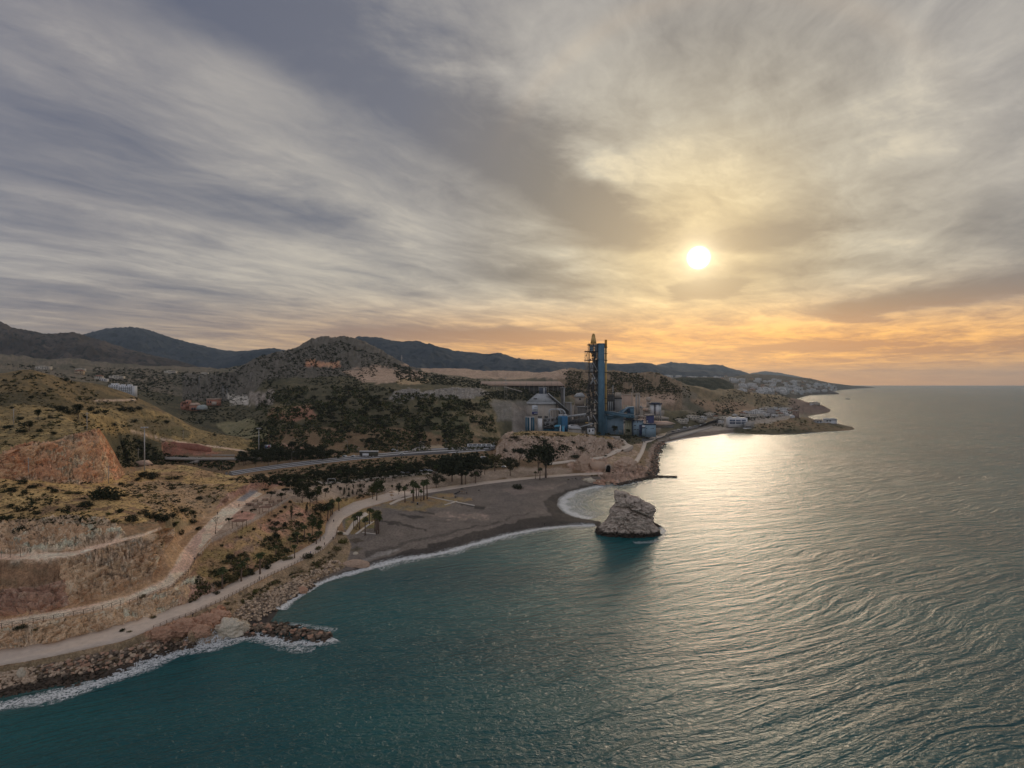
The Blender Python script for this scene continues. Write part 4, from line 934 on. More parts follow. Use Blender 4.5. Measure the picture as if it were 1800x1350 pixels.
def blob_quads(n, lobes, leaf, rng, flat=1.0, up_bias=0.2):
    """n leaf-sized quads spread through and over a set of lobes (x, y, z, r)"""
    L = np.array(lobes); w = L[:, 3] ** 2; w /= w.sum()
    k = rng.choice(len(L), n, p=w)
    d = rng.normal(size=(n, 3)); d /= np.linalg.norm(d, axis=1)[:, None]
    r = rng.random(n) ** 0.28
    r *= 0.80 + 0.34 * vnoise(d[:, 0] * 3 + k * 7, d[:, 1] * 3, d[:, 2] * 3)
    c = L[k, :3] + d * (r * L[k, 3])[:, None] * np.array([1, 1, flat])
    nrm = d + rng.normal(size=(n, 3)) * 0.55 + np.array([0, 0, up_bias]); nrm /= np.linalg.norm(nrm, axis=1)[:, None]
    a = np.cross(nrm, rng.normal(size=(n, 3))); a /= np.linalg.norm(a, axis=1)[:, None] + 1e-9
    b = np.cross(nrm, a); s = leaf * (0.55 + rng.random(n) * 0.9); s2 = s * (0.5 + 0.5 * rng.random(n))
    q = np.stack([c - a * s[:, None], c - b * s2[:, None], c + a * s[:, None], c + b * s2[:, None]], 1)
    return q
def quads_mesh(name, q, mat):
    v = q.reshape(-1, 3); f = np.arange(len(v)).reshape(-1, 4)
    return mesh_np(name, v, f, mat)
def tube_np(path, radii, seg=7):
    """tapered tube along a path"""
    path = [Vector(p) for p in path]; V = []; F = []
    for i, p in enumerate(path):
        t = (path[min(i + 1, len(path) - 1)] - path[max(i - 1, 0)]).normalized()
        a = t.cross(Vector((0.31, 0.95, 0.05))).normalized(); b = t.cross(a)
        for k in range(seg):
            w = 2 * math.pi * k / seg; V.append(p + (a * math.cos(w) + b * math.sin(w)) * radii[i])
    for i in range(len(path) - 1):
        for k in range(seg):
            F.append((i * seg + k, i * seg + (k + 1) % seg, (i + 1) * seg + (k + 1) % seg, (i + 1) * seg + k))
    F.append(tuple(range(seg))[::-1]); F.append(tuple((len(path) - 1) * seg + k for k in range(seg)))
    return V, F
def join_vf(parts):
    V = []; F = []
    for v, f in parts:
        o = len(V); V += list(v); F += [tuple(i + o for i in ff) for ff in f]
    return V, F
# unit-size models: bush about 1 m across and high, tree 1 m high
BUSH = []
for i in range(6):
    r = np.random.default_rng(50 + i)
    lobes = [(0, 0, .32, .36)] + [(r.uniform(-.32, .32), r.uniform(-.32, .32), r.uniform(.18, .5), r.uniform(.16, .28)) for _ in range(7)]
    BUSH.append(blob_quads(620, lobes, 0.040, r, 0.9))
def crown_lobes(kind, r):
    if kind == 'round':
        return [(0, 0, .66, .26)] + [(r.uniform(-.24, .24), r.uniform(-.24, .24), r.uniform(.45, .84), r.uniform(.11, .19)) for _ in range(10)]
    if kind == 'umbrella':
        return [(r.uniform(-.34, .34), r.uniform(-.34, .34), r.uniform(.72, .86), r.uniform(.13, .20)) for _ in range(12)] + [(0, 0, .82, .2)]
    if kind == 'tall':
        return [(r.uniform(-.13, .13), r.uniform(-.13, .13), z, .17 - abs(z - .55) * .13) for z in np.linspace(.22, .88, 10)]
    if kind == 'wide':
        return [(r.uniform(-.42, .42), r.uniform(-.42, .42), r.uniform(.42, .82), r.uniform(.15, .25)) for _ in range(15)]
TREE_DEF = [('round', M_LEAF_DARK, 900, .030), ('round', M_LEAF_MID, 900, .030), ('umbrella', M_PINE, 1300, .030), ('tall', M_LEAF_DARK, 700, .026), ('wide', M_PINE, 2300, .032), ('round', M_LEAF_OLIVE, 800, .030), ('wide', M_LEAF_DARK, 1300, .030)]
def make_tree_meshes(i):
    kind, mat, n, leaf = TREE_DEF[i]; r = np.random.default_rng(80 + i)
    lobes = crown_lobes(kind, r)
    crown = quads_mesh('crown', blob_quads(n, lobes, leaf, r, 0.8), mat)
    parts = [tube_np([(0, 0, -.06), (.01, 0, .2), (.0, .01, .45), (.02, 0, .66)], [.030, .022, .017, .010])]
    for l in lobes[1:7]:
        parts.append(tube_np([(0.005, 0, .28 + .1 * r.random()), (l[0] * .5, l[1] * .5, l[2] * .62), (l[0], l[1], l[2])], [.012, .009, .004], 5))
    v, f = join_vf(parts)
    return crown, mesh_np('trunk', v, f, M_BARK, smooth=True)
TREES = [make_tree_meshes(i) for i in range(len(TREE_DEF))]
BUSH_ME = {}
for nm, mat in (('dark', M_LEAF_DARK), ('mid', M_LEAF_MID), ('olive', M_LEAF_OLIVE), ('yellow', M_LEAF_YELLOW), ('dry', M_DRY)):
    BUSH_ME[nm] = [quads_mesh('shrub', q, mat) for q in BUSH]
def ground_at(px, py, ymin=0):
    p = place(px, py, ymin)
    return p
def put_bush(px, py, w, h, kind='dark', label=None, group=None, ymin=0):
    """a shrub whose foot is seen at (px, py), w x h pixels large there"""
    p = ground_at(px, py, ymin)
    if p is None: return
    s = p[1] / 1000.0
    o = obj('shrub', random.choice(BUSH_ME[kind]), loc=(p[0], p[1], p[2] - 0.1 * h * s), rz=random.uniform(0, 6.28))
    o.scale = (w * s * 1.12, w * s * 1.05, h * s * 1.15)
    tag(o, label, 'shrub', group)
def put_tree(px, py, h, wide=1.0, t=0, label=None, group=None, ymin=0, name='tree'):
    p = ground_at(px, py, ymin)
    if p is None: return
    s = h * p[1] / 1000.0
    e = obj(name, None, loc=(p[0], p[1], p[2] - 0.02 * s), rz=random.uniform(0, 6.28)); e.scale = (s * wide, s * wide, s)
    tag(e, label, 'tree', group)
    obj('crown', TREES[t][0], e); obj('trunk', TREES[t][1], e)
    return e

# ---- shrubs on the open slopes, each where the photograph has one
def side(px): return 'left' if px < 600 else 'right'
SLOPE = [(40,850,17,12),(60,857,19,12),(20,863,20,9),(43,868,12,12),(87,860,12,8),(96,866,14,12),(139,868,13,9),(213,853,11,8),(228,854,10,7),(219,873,17,9),(151,891,23,16),(33,899,19,15),
 (116,899,16,15),(9,915,22,15),(65,904,14,9),(211,901,14,12),(231,917,24,18),(145,915,19,10),(40,934,29,16),(165,931,9,6),(101,898,8,6),(17,891,18,8),(303,860,12,8),(350,878,14,9),(308,842,24,9),(349,931,14,9),(341,903,12,10)]
for a in SLOPE: put_bush(*a, 'dark', 'dark green rounded shrub standing alone on the dry grass slope below the orange quarry cliff', 'dark shrubs dotted over the dry grass slope')
put_bush(183, 877, 50, 34, 'dark', 'largest dark bush mass on the dry grass slope just below the orange quarry cliff')
put_bush(168, 874, 24, 18, 'dark', 'dark bush joined to the left side of the largest bush mass')
put_bush(200, 879, 22, 20, 'dark', 'dark bush joined to the right side of the largest bush mass')
for px, py, w, h in [(252,903,16,12),(262,910,20,15),(276,914,22,18),(291,915,22,17),(303,909,16,12),(321,902,20,15),(339,919,18,12),(305,926,15,12),(319,940,10,14)]:
    put_bush(px, py, w, h, 'dark', 'dark shrub in the thicket beside the bend of the pale dirt road', 'shrubs of the thicket above the dirt road')
put_bush(309, 922, 14, 9, 'yellow', 'yellow-green shrub at the front of the thicket above the dirt road')
for px, py, w, h in [(250,838,22,14),(262,842,22,16),(272,838,20,14),(243,845,14,10)]:
    put_bush(px, py, w, h, 'dark', 'dark shrub in the clump at the right foot of the orange quarry cliff', 'shrubs by the foot of the quarry cliff')
for px, py, w, h, k in [(186,878,8,6,'yellow'),(246,873,12,9,'yellow'),(120,868,20,8,'olive'),(190,905,12,7,'yellow'),(200,918,14,8,'olive')]:
    put_bush(px, py, w, h, k, 'olive-yellow low shrub among the dry grass below the quarry cliff', 'yellowish shrubs on the dry slope')
for px, py, w, h in [(486,944,17,15),(476,951,13,14),(405,983,18,15),(516,943,10,9),(494,960,6,6),(500,925,10,12),(484,923,14,13)]:
    put_bush(px, py, w, h, 'dark', 'dark clipped-looking round shrub on the red slope above the promenade', 'round shrubs on the red slope')
put_bush(480, 930, 15, 10, 'mid', 'mid green shrub just above two dark round shrubs on the red slope')
for px, py in [(389.5,961),(423,946),(446,932),(473,917),(483,908),(494,901),(501,893),(510,884),(350,977)]:
    put_bush(px, py, 7, 7, 'dark', 'small dark shrub planted along the fence of the picnic ground', 'small shrubs along the picnic ground fence')
for px, py, w, h in [(215,1110,14,8),(62,1108,14,8),(36,1105,22,9),(250,1050,14,7),(270,1086,10,6),(228,1112,9,6),(386,1030,20,16),(409,1022,16,20),(440,1010,18,14),(469,1000,17,14),(540,980,26,11),(505,984,22,10),(560,966,16,10),(380,1045,14,10),(430,1012,24,12)]:
    put_bush(px, py, w, h, random.choice(['dark', 'dark', 'olive']), 'low dark shrub growing between the cliff foot and the promenade', 'shrubs along the inner side of the promenade')
for px, py, w, h in [(558,994,14,12),(592,968,14,14),(604,955,16,16),(598,940,10,10),(450,1040,16,6),(480,1026,14,6),(400,1062,12,6)]:
    put_bush(px, py, w, h, random.choice(['olive', 'yellow', 'olive']), 'olive low shrub on the seaward bank of the promenade', 'shrubs on the bank between promenade and stones')
for px, py, w, h in [(887,799,12,18),(1022,790,12,9),(1008,780,11,8),(1072,788,12,16),(1064,803,8,5),(1010,804,30,7),(940,770,20,6),(905,770,16,6),(985,768,18,5),(1030,768,14,5),(955,776,18,7),(925,764,12,5)]:
    put_bush(px, py, w, h, 'dark', 'dark shrub clinging to the tan limestone outcrop before the cement works', 'shrubs on the limestone outcrop', ymin=520)
put_bush(911, 859, 19, 15, 'dark', 'dark rounded bush alone on the upper edge of the grey beach')
# ---- trees that stand out
put_tree(137, 737, 32, 1.0, 0, 'tallest dark tree on the grassy plateau above the quarry cliff')
put_tree(67, 738, 22, .9, 0, 'second dark tree on the grassy plateau, left of the tallest one')
put_tree(52, 757, 19, 1.0, 6, 'broad dark bushy tree near the rim left of the quarry cliff top')
for px, py, w, h in [(110,722,26,14),(122,728,20,14),(158,722,15,14),(70,760,11,11),(95,764,14,9),(55,700,12,8),(184,726,14,9),(217,722,16,12),(230,724,14,14),(243,720,14,10),(35,738,12,9),(88,735,10,9),(8,670,8,6),(20,718,10,6),(200,748,12,8),(236,742,12,9),(294,744,12,9),(377,766,7,8),(167,727,14,9),(150,735,16,8),(40,760,20,8),(15,752,22,8)]:
    put_bush(px, py, w, h, 'dark', 'dark shrub on the grassy hill behind the quarry cliff', 'shrubs over the grassy hill behind the quarry')
put_bush(115, 670, 13, 12, 'dark', 'dark bush on the skyline of the nearest grassy hill', ymin=480)
put_tree(662, 880, 42, .95, 1, 'tall yellow-green tree standing beside the promenade behind the beach')
put_tree(655, 878, 30, 1.0, 5, 'olive tree leaning on the left of the tall yellow-green tree')
put_tree(701, 871, 22, .9, 0, 'dark tree just right of the tall yellow-green tree by the promenade')
put_tree(767, 858, 26, 1.25, 6, 'broad dark tree alone in the sandy clearing behind the promenade')
put_tree(812, 852, 60, 1.15, 4, 'largest spreading dark pine between the park and the promenade', name='pine_tree')
put_tree(795, 846, 46, 1.0, 4, 'spreading pine overlapping the left side of the largest pine', name='pine_tree')
put_tree(959, 840, 68, 1.05, 6, 'tall dark pine in front of the limestone outcrop', name='pine_tree')
put_tree(946, 832, 48, .8, 2, 'umbrella pine just left of the tall pine at the outcrop', name='pine_tree')
put_tree(913, 817, 32, .9, 2, 'umbrella pine against the left end of the limestone outcrop', name='pine_tree')
put_tree(897, 836, 34, .9, 6, 'round dark tree left of the umbrella pine by the outcrop')
put_tree(870, 828, 34, 1.0, 5, 'brownish loose tree at the right end of the roadside tree belt')
put_tree(852, 834, 30, .9, 2, 'thin-stemmed pine between the largest pine and the outcrop', name='pine_tree')
put_tree(836, 845, 20, 1.0, 6, 'low dark tree at the right foot of the largest pine')
put_tree(845, 840, 24, 1.0, 2, 'small pine on the seaward side of the parked vehicles', name='pine_tree')
for k, (px, py, h, w, t) in enumerate([(531,884,32,1.0,6),(545,890,30,1.0,0),(557,884,34,.8,1),(572,873,18,1.05,0),(564,908,26,1.1,6),(581,908,28,1.0,0),(549,940,34,.7,1),(561,942,30,.8,1),(512,912,26,.6,3),(539,905,24,.6,3),(536,872,22,1.0,0)]):
    put_tree(px, py, h, w, t, 'dark green tree of the grove between the picnic ground and the promenade bend', 'trees of the grove above the promenade bend')
for px, py, h, w, t in [(1081,765,20,.9,0),(1105,766,14,1.0,0),(1092,774,11,1.1,6),(1103,776,13,1.1,6),(1128,768,10,1,0),(1068,768,8,1.2,6),(1052,766,7,1.3,6),(1116,772,9,1.2,6)]:
    put_tree(px, py, h, w, t, 'dark tree in front of the blue cement works building', 'trees at the foot of the cement works', ymin=640)
for px, py, h, w, t in [(476,879,17,.9,2),(495,882,17,.9,2),(501,871,14,1.1,2),(509,860,13,1.2,6),(519,861,14,1.2,6),(530,861,14,1.3,6),(541,861,13,1.2,6),(556,858,12,1.0,6),(562,864,10,.9,0),(581,863,12,.7,0),(466,868,10,1.2,2),(403,922,13,1.0,2)]:
    put_tree(px, py, h, w, t, 'small flat-topped tree at the edge of the picnic ground', 'small trees round the picnic ground')
for px, py, h in [(426,905,9),(441,904,11),(448,900,7),(598,867,13),(605,871,15),(613,866,10),(613,873,10),(620,871,12),(621,860,10),(627,871,8),(632,868,10),(637,870,9),(635,862,13),(594,860,8),(689,860,9),(701,856,8),(650,860,8),(716,858,8),(742,852,8),(731,851,7)]:
    put_tree(px, py, h, .9, random.choice([0, 6, 3]), 'young dark tree planted on the bare ground of the beach park', 'young trees on the bare ground of the beach park')
for px, py, h, w in [(609,860,18,1.1),(633,851,16,1.0),(678,847,18,1.0),(690,845,16,1.2),(703,842,12,1.2),(585,850,10,1.0)]:
    put_tree(px, py, h, w, 2, 'round-crowned tree beside the lane through the beach park', 'trees along the park lane')
# leafless tree by the dirt road
def bare_tree():
    p = ground_at(379, 938); s = 30 * p[1] / 1000
    e = obj('bare_tree', None, loc=p); tag(e, 'leafless pale tree at the edge of the dirt road bend', 'tree')
    r = random.Random(4); parts = []
    def grow(a, d, L, rad, n):
        b = a + d * L; parts.append(tube_np([a, (a + b) / 2 + Vector((r.uniform(-.1, .1), r.uniform(-.1, .1), 0)) * L, b], [rad, rad * .8, rad * .6], 5))
        if n:
            for _ in range(3): grow(b, (d + Vector((r.uniform(-.8, .8), r.uniform(-.8, .8), r.uniform(-.1, .5)))).normalized(), L * .68, rad * .6, n - 1)
    grow(Vector((0, 0, -.3)), Vector((.05, 0, 1)), s * .3, .22, 0)
    o = obj('trunk', mesh_np('trunk', *parts[0], M_BARK), e); parts.clear()
    grow(Vector((0, 0, s * .26)), Vector((.1, .1, 1)).normalized(), s * .28, .14, 4)
    obj('limbs', mesh_np('limbs', *join_vf(parts), M_BARK), e)
bare_tree()

# ---- palms
def palm_meshes(seed):
    r = np.random.default_rng(seed)
    bend = r.uniform(-.04, .04)
    trunk = mesh_np('trunk', *tube_np([(0, 0, -.05), (bend * .3, 0, .3), (bend, 0, .6), (bend * 1.3, 0, .84)], [.034, .026, .022, .024], 8), M_PALMBARK, smooth=True)
    top = Vector((bend * 1.3, 0, .85)); V = []; F = []
    for k in range(34):
        az = k * 2.399; el = r.uniform(-.7, 1.2); L = r.uniform(.15, .21)
        d = Vector((math.cos(az) * math.cos(el), math.sin(az) * math.cos(el), math.sin(el)))
        side_ = d.cross(Vector((0, 0, 1))).normalized() if abs(d.z) < .99 else Vector((1, 0, 0))
        pts = [top + d * L * t + Vector((0, 0, -0.10 * t * t)) for t in (0.1, .45, .75, 1.0)]
        for w_, (a, b) in zip((.012, .05, .045), zip(pts[:-1], pts[1:])):
            w2 = .05 if w_ == .012 else (.045 if w_ == .05 else .008)
            o = len(V); V += [a - side_ * w_, a + side_ * w_, b + side_ * w2 + Vector((0, 0, -.01)), b - side_ * w2 + Vector((0, 0, -.01))]; F.append((o, o + 1, o + 2, o + 3))
    crown = mesh_np('fronds', V, F, M_LEAF_MID)
    q = blob_quads(60, [(top.x, 0, .78, .05), (top.x, 0, .72, .045)], .02, r)
    return trunk, crown, quads_mesh('dry_skirt', q, M_DRY)
PALMS = [palm_meshes(300 + i) for i in range(4)]
def put_palm(px, py, h, label, group=None, wide=1.25):
    p = ground_at(px, py); m = random.choice(PALMS); s = h * p[1] / 1000 * 1.06
    e = obj('palm_tree', None, loc=(p[0], p[1], p[2]), rz=random.uniform(0, 6.28)); e.scale = (s * wide, s * wide, s)
    tag(e, label, 'palm tree', group)
    obj('trunk', m[0], e); obj('fronds', m[1], e); obj('dry_skirt', m[2], e)
for px, py, h in [(457,1010,40),(485,978,20),(518,982,26),(510,963,19),(523,956,22),(535,949,27),(543,956,20),(543,926,18),(548,919,16),(576,917,30),(584,905,28),(596,899,24),(424,1023,36),(391,1036,40),(434,1003,24),(556,957,24),(563,952,20)]:
    put_palm(px, py, h, 'palm on the scrubby slope between the dirt road fence and the promenade', 'palms on the slope above the promenade')
for px, py, h in [(622,929,26),(626,931,22),(632,930,32),(642,941,33),(649.5,922,30),(654,918,24),(662,939,41),(665.5,938,34),(664,932,36),(629,926,26),(659,934,32)]:
    put_palm(px, py, h, 'tall palm of the tight cluster on the framed lawn at the beach edge', 'palm cluster on the framed lawn', 1.1)
for px, py, h in [(712,883,30),(726,884,24),(727,881,38),(732,877,28),(740,881,22),(745,879,37),(751,877,36),(736,872,20)]:
    put_palm(px, py, h, 'palm of the row on the worn lawn where the promenade meets the beach', 'palms on the worn lawn by the promenade', 1.1)
for px, py, h in [(818,852,24),(836,850,22),(949,843,22),(941,842,14)]:
    put_palm(px, py, h, 'small palm beside the promenade below the pines', 'palms beside the promenade under the pines')

# ---- tree belt and valley-side trees: scattered where the photograph is dark with them
def scatter(polys, n, sep, hmin, hmax, fn, ymin=0, ymax=1e9, seed=1, wts=None, noise=None):
    r = random.Random(seed); pts = []; tries = 0
    area = [max(1, abs(sum(p[i][0] * p[i - 1][1] - p[i - 1][0] * p[i][1] for i in range(len(p)))) / 2) * (1 if wts is None else wts[k]) for k, p in enumerate(polys)]
    while len(pts) < n and tries < n * 30:
        tries += 1
        poly = r.choices(polys, area)[0]; xs = [p[0] for p in poly]; ys = [p[1] for p in poly]
        x, y = r.uniform(min(xs), max(xs)), r.uniform(min(ys), max(ys))
        ins = False
        for i in range(len(poly)):
            (x0, y0), (x1, y1) = poly[i], poly[i - 1]
            if (y0 > y) != (y1 > y) and x < (x1 - x0) * (y - y0) / (y1 - y0) + x0: ins = not ins
        if not ins: continue
        if noise and float(vnoise(np.array([x / noise[0]]), np.array([y / (noise[0] * .6)]), seed=seed)[0]) < noise[1]: continue
        if sep and any(abs(x - a) < sep and abs(y - b) < sep * .45 for a, b in pts): continue
        pts.append((x, y)); fn(x, y, r.uniform(hmin, hmax), r)
    return pts
BELT = [[(432,850),(470,845),(560,832),(640,824),(700,820),(790,813),(860,806),(862,818),(800,822),(740,832),(640,840),(560,846),(500,852)]]
scatter(BELT, 105, 6.5, 15, 23, lambda x, y, h, r: put_tree(x, y + 4, h * .72, r.uniform(1.0, 1.5), r.choice([0, 0, 6, 1, 6]), 'dark bushy tree in the dense belt between the main road and the beach park', 'trees of the belt below the main road', ymin=330), seed=5)
BELT2 = [[(412,815),(430,800),(470,790),(520,790),(580,798),(592,806),(560,812),(480,820),(430,826)]]
scatter(BELT2, 46, 6, 13, 20, lambda x, y, h, r: put_tree(x, y, h, r.uniform(.9, 1.3), r.choice([0, 6, 6]), 'very dark tree in the clump above the main road near the bridge', 'trees above the main road near the bridge', ymin=400), seed=6)
DARKHILL = [[(500,700),(560,685),(640,676),(700,692),(690,705),(740,712),(860,706),(850,745),(770,790),(640,792),(600,770),(560,740),(545,712)]]
scatter(DARKHILL, 120, 7, 7, 13, lambda x, y, h, r: put_tree(x, y, h, r.uniform(1.0, 1.4), r.choice([0, 6, 6, 2]), 'dark tree on the wooded hillside above the main road', 'trees of the wooded hillside', ymin=540), seed=7)
# scrub too small and too many to count: one object per kind of cover
def scrub(name, polys, n, size, mats, ymin=0, ymax=1e9, seed=1, quads=14, flat=.75, noise=None, label=None, wts=None):
    r = np.random.default_rng(seed); tmpl = [blob_quads(quads, [(0, 0, .3, .42), (.18, .1, .22, .25), (-.2, -.05, .2, .25)], .17, np.random.default_rng(seed * 10 + i), .85) for i in range(5)]
    P_ = []
    scatter(polys, n, 0, *size, lambda x, y, h, rr: P_.append((x, y, h)), seed=seed, noise=noise, wts=wts)
    Q = []; MI = []
    for x, y, h in P_:
        p = place(x, y, ymin)
        if p is None or p[1] > ymax or p[2] < 0.6: continue
        t = tmpl[r.integers(5)]; a = r.uniform(0, 6.28); c, s_ = math.cos(a), math.sin(a)
        k = h * (p[1] / 1000 if h > 0 else 1)
        R = np.array([[c, -s_, 0], [s_, c, 0], [0, 0, flat]]) * k
        Q.append(t @ R.T + np.array([p[0], p[1], p[2] - .08 * k])); MI.append(np.full(len(t), r.integers(len(mats))))
    q = np.concatenate(Q); v = q.reshape(-1, 3)
    me = mesh_np(name, v, np.arange(len(v)).reshape(-1, 4), mats=mats, fmat=np.concatenate(MI))
    tag(obj(name, me), kind='stuff')
scrub('hillside_scrub', [[(470,690),(560,676),(700,690),(860,700),(880,790),(620,796),(440,792),(440,730)]], 6400, (2.5, 9.5), [M_LEAF_DARK, M_LEAF_DARK, M_LEAF_MID, M_LEAF_OLIVE, M_LEAF_MID], ymin=540, seed=21, noise=(22, .38))
scrub('valley_scrub', [[(150,652),(400,655),(460,690),(470,780),(330,745),(260,700),(180,676)], [(380,640),(600,600),(720,645),(700,690),(480,690)], [(0,640),(130,645),(300,650),(260,690),(100,660)]], 3600, (2.5, 6.5), [M_LEAF_DARK, M_LEAF_DARK, M_PINE], ymin=640, seed=22, noise=(26, .34))
scrub('plateau_scrub', [[(730,655),(860,668),(900,690),(1000,690),(1200,705),(1310,735),(1420,716),(1380,696),(1200,678),(1060,652),(930,672),(800,672)], [(990,652),(1160,656),(1200,690),(1080,690),(990,680)]], 3000, (2.5, 5.5), [M_LEAF_DARK, M_LEAF_DARK, M_LEAF_OLIVE], ymin=760, seed=23, noise=(24, .38))
scrub('dark_ridge_scrub', [[(690,652),(740,654),(870,676),(860,684),(760,676),(700,668)], [(690,640),(720,646),(730,660),(700,655)], [(845,690),(930,684),(1000,682),(1040,690),(930,705),(850,700)]], 1300, (4, 7.5), [M_LEAF_DARK, M_PINE], ymin=780, seed=24)
scrub('grass_tufts', [[(-40,845),(260,825),(330,818),(480,842),(400,872),(340,910),(230,925),(0,925)], [(-40,700),(60,690),(180,700),(300,735),(470,785),(300,790),(160,760),(0,795)], [(300,1030),(350,985),(400,945),(520,880),(590,870),(570,930),(520,965),(380,1040)]], 5200, (2.5, 7), [M_DRY, M_LEAF_OLIVE, M_DRY, M_LEAF_DARK, M_LEAF_OLIVE], seed=25, quads=9, flat=.5)
scrub('hill_brush', [[(0,655),(60,652),(120,670),(240,700),(300,735),(200,760),(100,760),(0,790)], [(0,845),(200,850),(400,850),(360,910),(230,925),(0,920)]], 900, (4, 10), [M_LEAF_DARK, M_LEAF_DARK, M_LEAF_OLIVE], seed=31, noise=(30, .45))
scrub('roadside_brush', [[(420,852),(470,844),(560,830),(700,818),(860,803),(900,800),(890,822),(800,828),(640,848),(520,858)], [(196,800),(225,765),(300,800),(420,812),(400,830),(330,815),(250,820),(215,822)], [(430,790),(620,795),(600,806),(440,812)], [(400,842),(560,818),(700,805),(860,795),(880,806),(700,822),(560,832),(420,850)]], 3600, (4, 9), [M_LEAF_DARK, M_LEAF_DARK, M_LEAF_MID], ymin=330, ymax=640, seed=26)
scrub('slope_brush', [[(330,1062),(372,1040),(430,1012),(520,970),(556,950),(572,930),(560,900),(520,905),(470,945),(400,985),(350,1000)], [(560,905),(600,870),(680,862),(640,875),(600,890)], [(395,1068),(430,1047),(480,1022),(530,1000),(590,965),(608,940),(612,960),(560,1005),(470,1050),(400,1080)]], 1300, (4, 10), [M_LEAF_DARK, M_LEAF_OLIVE, M_DRY, M_LEAF_MID], seed=27, noise=(20, .4))
scrub('outcrop_brush', [[(885,770),(915,757),(1090,767),(1090,785),(1020,800),(930,790)], [(1085,770),(1160,768),(1130,780),(1100,782)], [(1300,760),(1340,745),(1400,735),(1440,745),(1480,752),(1400,760)], [(990,845),(1060,832),(1120,812),(1140,800),(1130,825),(1080,840)]], 700, (2.5, 6), [M_LEAF_DARK, M_LEAF_OLIVE], ymin=430, seed=28)
scrub('road_trees', [[(1190,742),(1290,728),(1300,720),(1240,722),(1180,735)], [(1300,748),(1320,740),(1400,728),(1400,720),(1300,725)], [(1220,748),(1300,745),(1290,752)]], 380, (4, 9), [M_LEAF_DARK], ymin=850, seed=29)

# ------------------------------------------------------------------ stones
def stone_mesh(seed, mat, n=13):
    r = random.Random(seed); bm = bmesh.new()
    for _ in range(n):
        d = Vector((r.gauss(0, 1), r.gauss(0, 1), r.gauss(0, 1))).normalized() * r.uniform(.42, .58)
        bm.verts.new((d.x, d.y * .9, d.z * .75))
    bmesh.ops.convex_hull(bm, input=bm.verts)
    for v in [v for v in bm.verts if not v.link_faces]: bm.verts.remove(v)
    me = bpy.data.meshes.new('stone'); bm.to_mesh(me); bm.free(); me.materials.append(mat)
    return me
def stone_mat(name, a, b_):
    m, T, b = new_mat(name)
    oi = T.n('ShaderNodeObjectInfo').outputs['Random']; isl = T.n('ShaderNodeNewGeometry').outputs['Random Per Island']
    tc = T.n('ShaderNodeTexCoord').outputs['Object']; n = T.noise(tc, 2.0, 4, .6)
    k = T.m('FRACT', T.m('ADD', oi, isl)); c = T.mix(k, a, b_); f = T.rng(n, .3, .7, .75, 1.25, 'LINEAR')
    T.put(b.inputs['Base Color'], T.mix(1.0, c, T.comb(f, f, f), 'MULTIPLY')); b.inputs['Roughness'].default_value = .9; b.inputs['Specular IOR Level'].default_value = .2
    return m
M_ST_LIGHT = stone_mat('stone_cream', (.66,.50,.36), (.44,.33,.24)); M_ST_DARK = stone_mat('stone_dark', (.17,.13,.10), (.30,.23,.165)); M_ST_WET = stone_mat('stone_wet', (.06,.048,.038), (.13,.095,.07))
M_ST_RED = stone_mat('stone_red', (.52,.32,.22), (.40,.24,.17))
STONES = {m.name: [stone_mesh(40 + i, m) for i in range(8)] for m in (M_ST_LIGHT, M_ST_DARK, M_ST_WET, M_ST_RED)}
def stone_bank(name, label, cat, polys, n, size, pick, seed, big=250, lift=.15, zmin=-.6, piles=None):
    """a bank of dumped stones: the largest in view are single stones, the small fill is one mesh"""
    root = obj(name, None, loc=(0, 0, 0)); tag(root, label, cat)
    S = []; r = random.Random(seed)
    def add(x, y, h, rr):
        p = place(x, y)
        if p is None: return
        S.append((h * (p[1] / 1000.0), x, y, p))
    scatter(polys, n, 0, *size, add, seed=seed)
    S = [s for s in S if s[3][2] > zmin]
    S.sort(key=lambda s: -s[0] / s[3][1]); c = S[0][3]; root.location = (c[0], c[1], 0)
    Q = {}
    for i, (sz, x, y, p) in enumerate(S):
        mat = pick(x, y, p, r); me = r.choice(STONES[mat]); sc = Vector((sz * r.uniform(.9, 1.35), sz * r.uniform(.8, 1.1), sz * r.uniform(.7, 1.0)))
        loc = Vector((p[0], p[1], max(p[2], -.2) + (lift + (0 if piles is None else piles(x, y))) * sz)); rot = Matrix.Rotation(r.uniform(0, 6.28), 4, 'Z') @ Matrix.Rotation(r.uniform(-.5, .5), 4, 'X')
        M = Matrix.Translation(loc) @ rot @ Matrix.Diagonal((*sc, 1))
        if i < big:
            o = obj('stone', me, root); o.matrix_local = Matrix.Translation(-root.location) @ M
        else: Q.setdefault(mat, []).append((M, me))
    V = []; F = []; MI = []; mats = []
    for k, (mat, L) in enumerate(Q.items()):
        mats.append(bpy.data.materials[mat])
        for M, me in L:
            o = len(V); V += [M @ v.co for v in me.vertices]
            for f in me.polygons: F.append(tuple(o + i for i in f.vertices)); MI.append(k)
    if V:
        o = obj('small_stones', mesh_np('small_stones', V, F, mats=mats, fmat=MI), root); o.location = -root.location; o['kind'] = 'stuff'
    return root
def pickA(x, y, p, r):
    if x < 55 + r.uniform(-10, 20) and p[2] > 1.2: return 'stone_cream'
    if p[2] < 1.0: return 'stone_wet'
    if p[2] > 3.0: return r.choice(['stone_cream', 'stone_dark', 'stone_red', 'stone_dark'])
    return r.choice(['stone_dark', 'stone_dark', 'stone_wet', 'stone_cream']) if r.random() < .8 else 'stone_red'
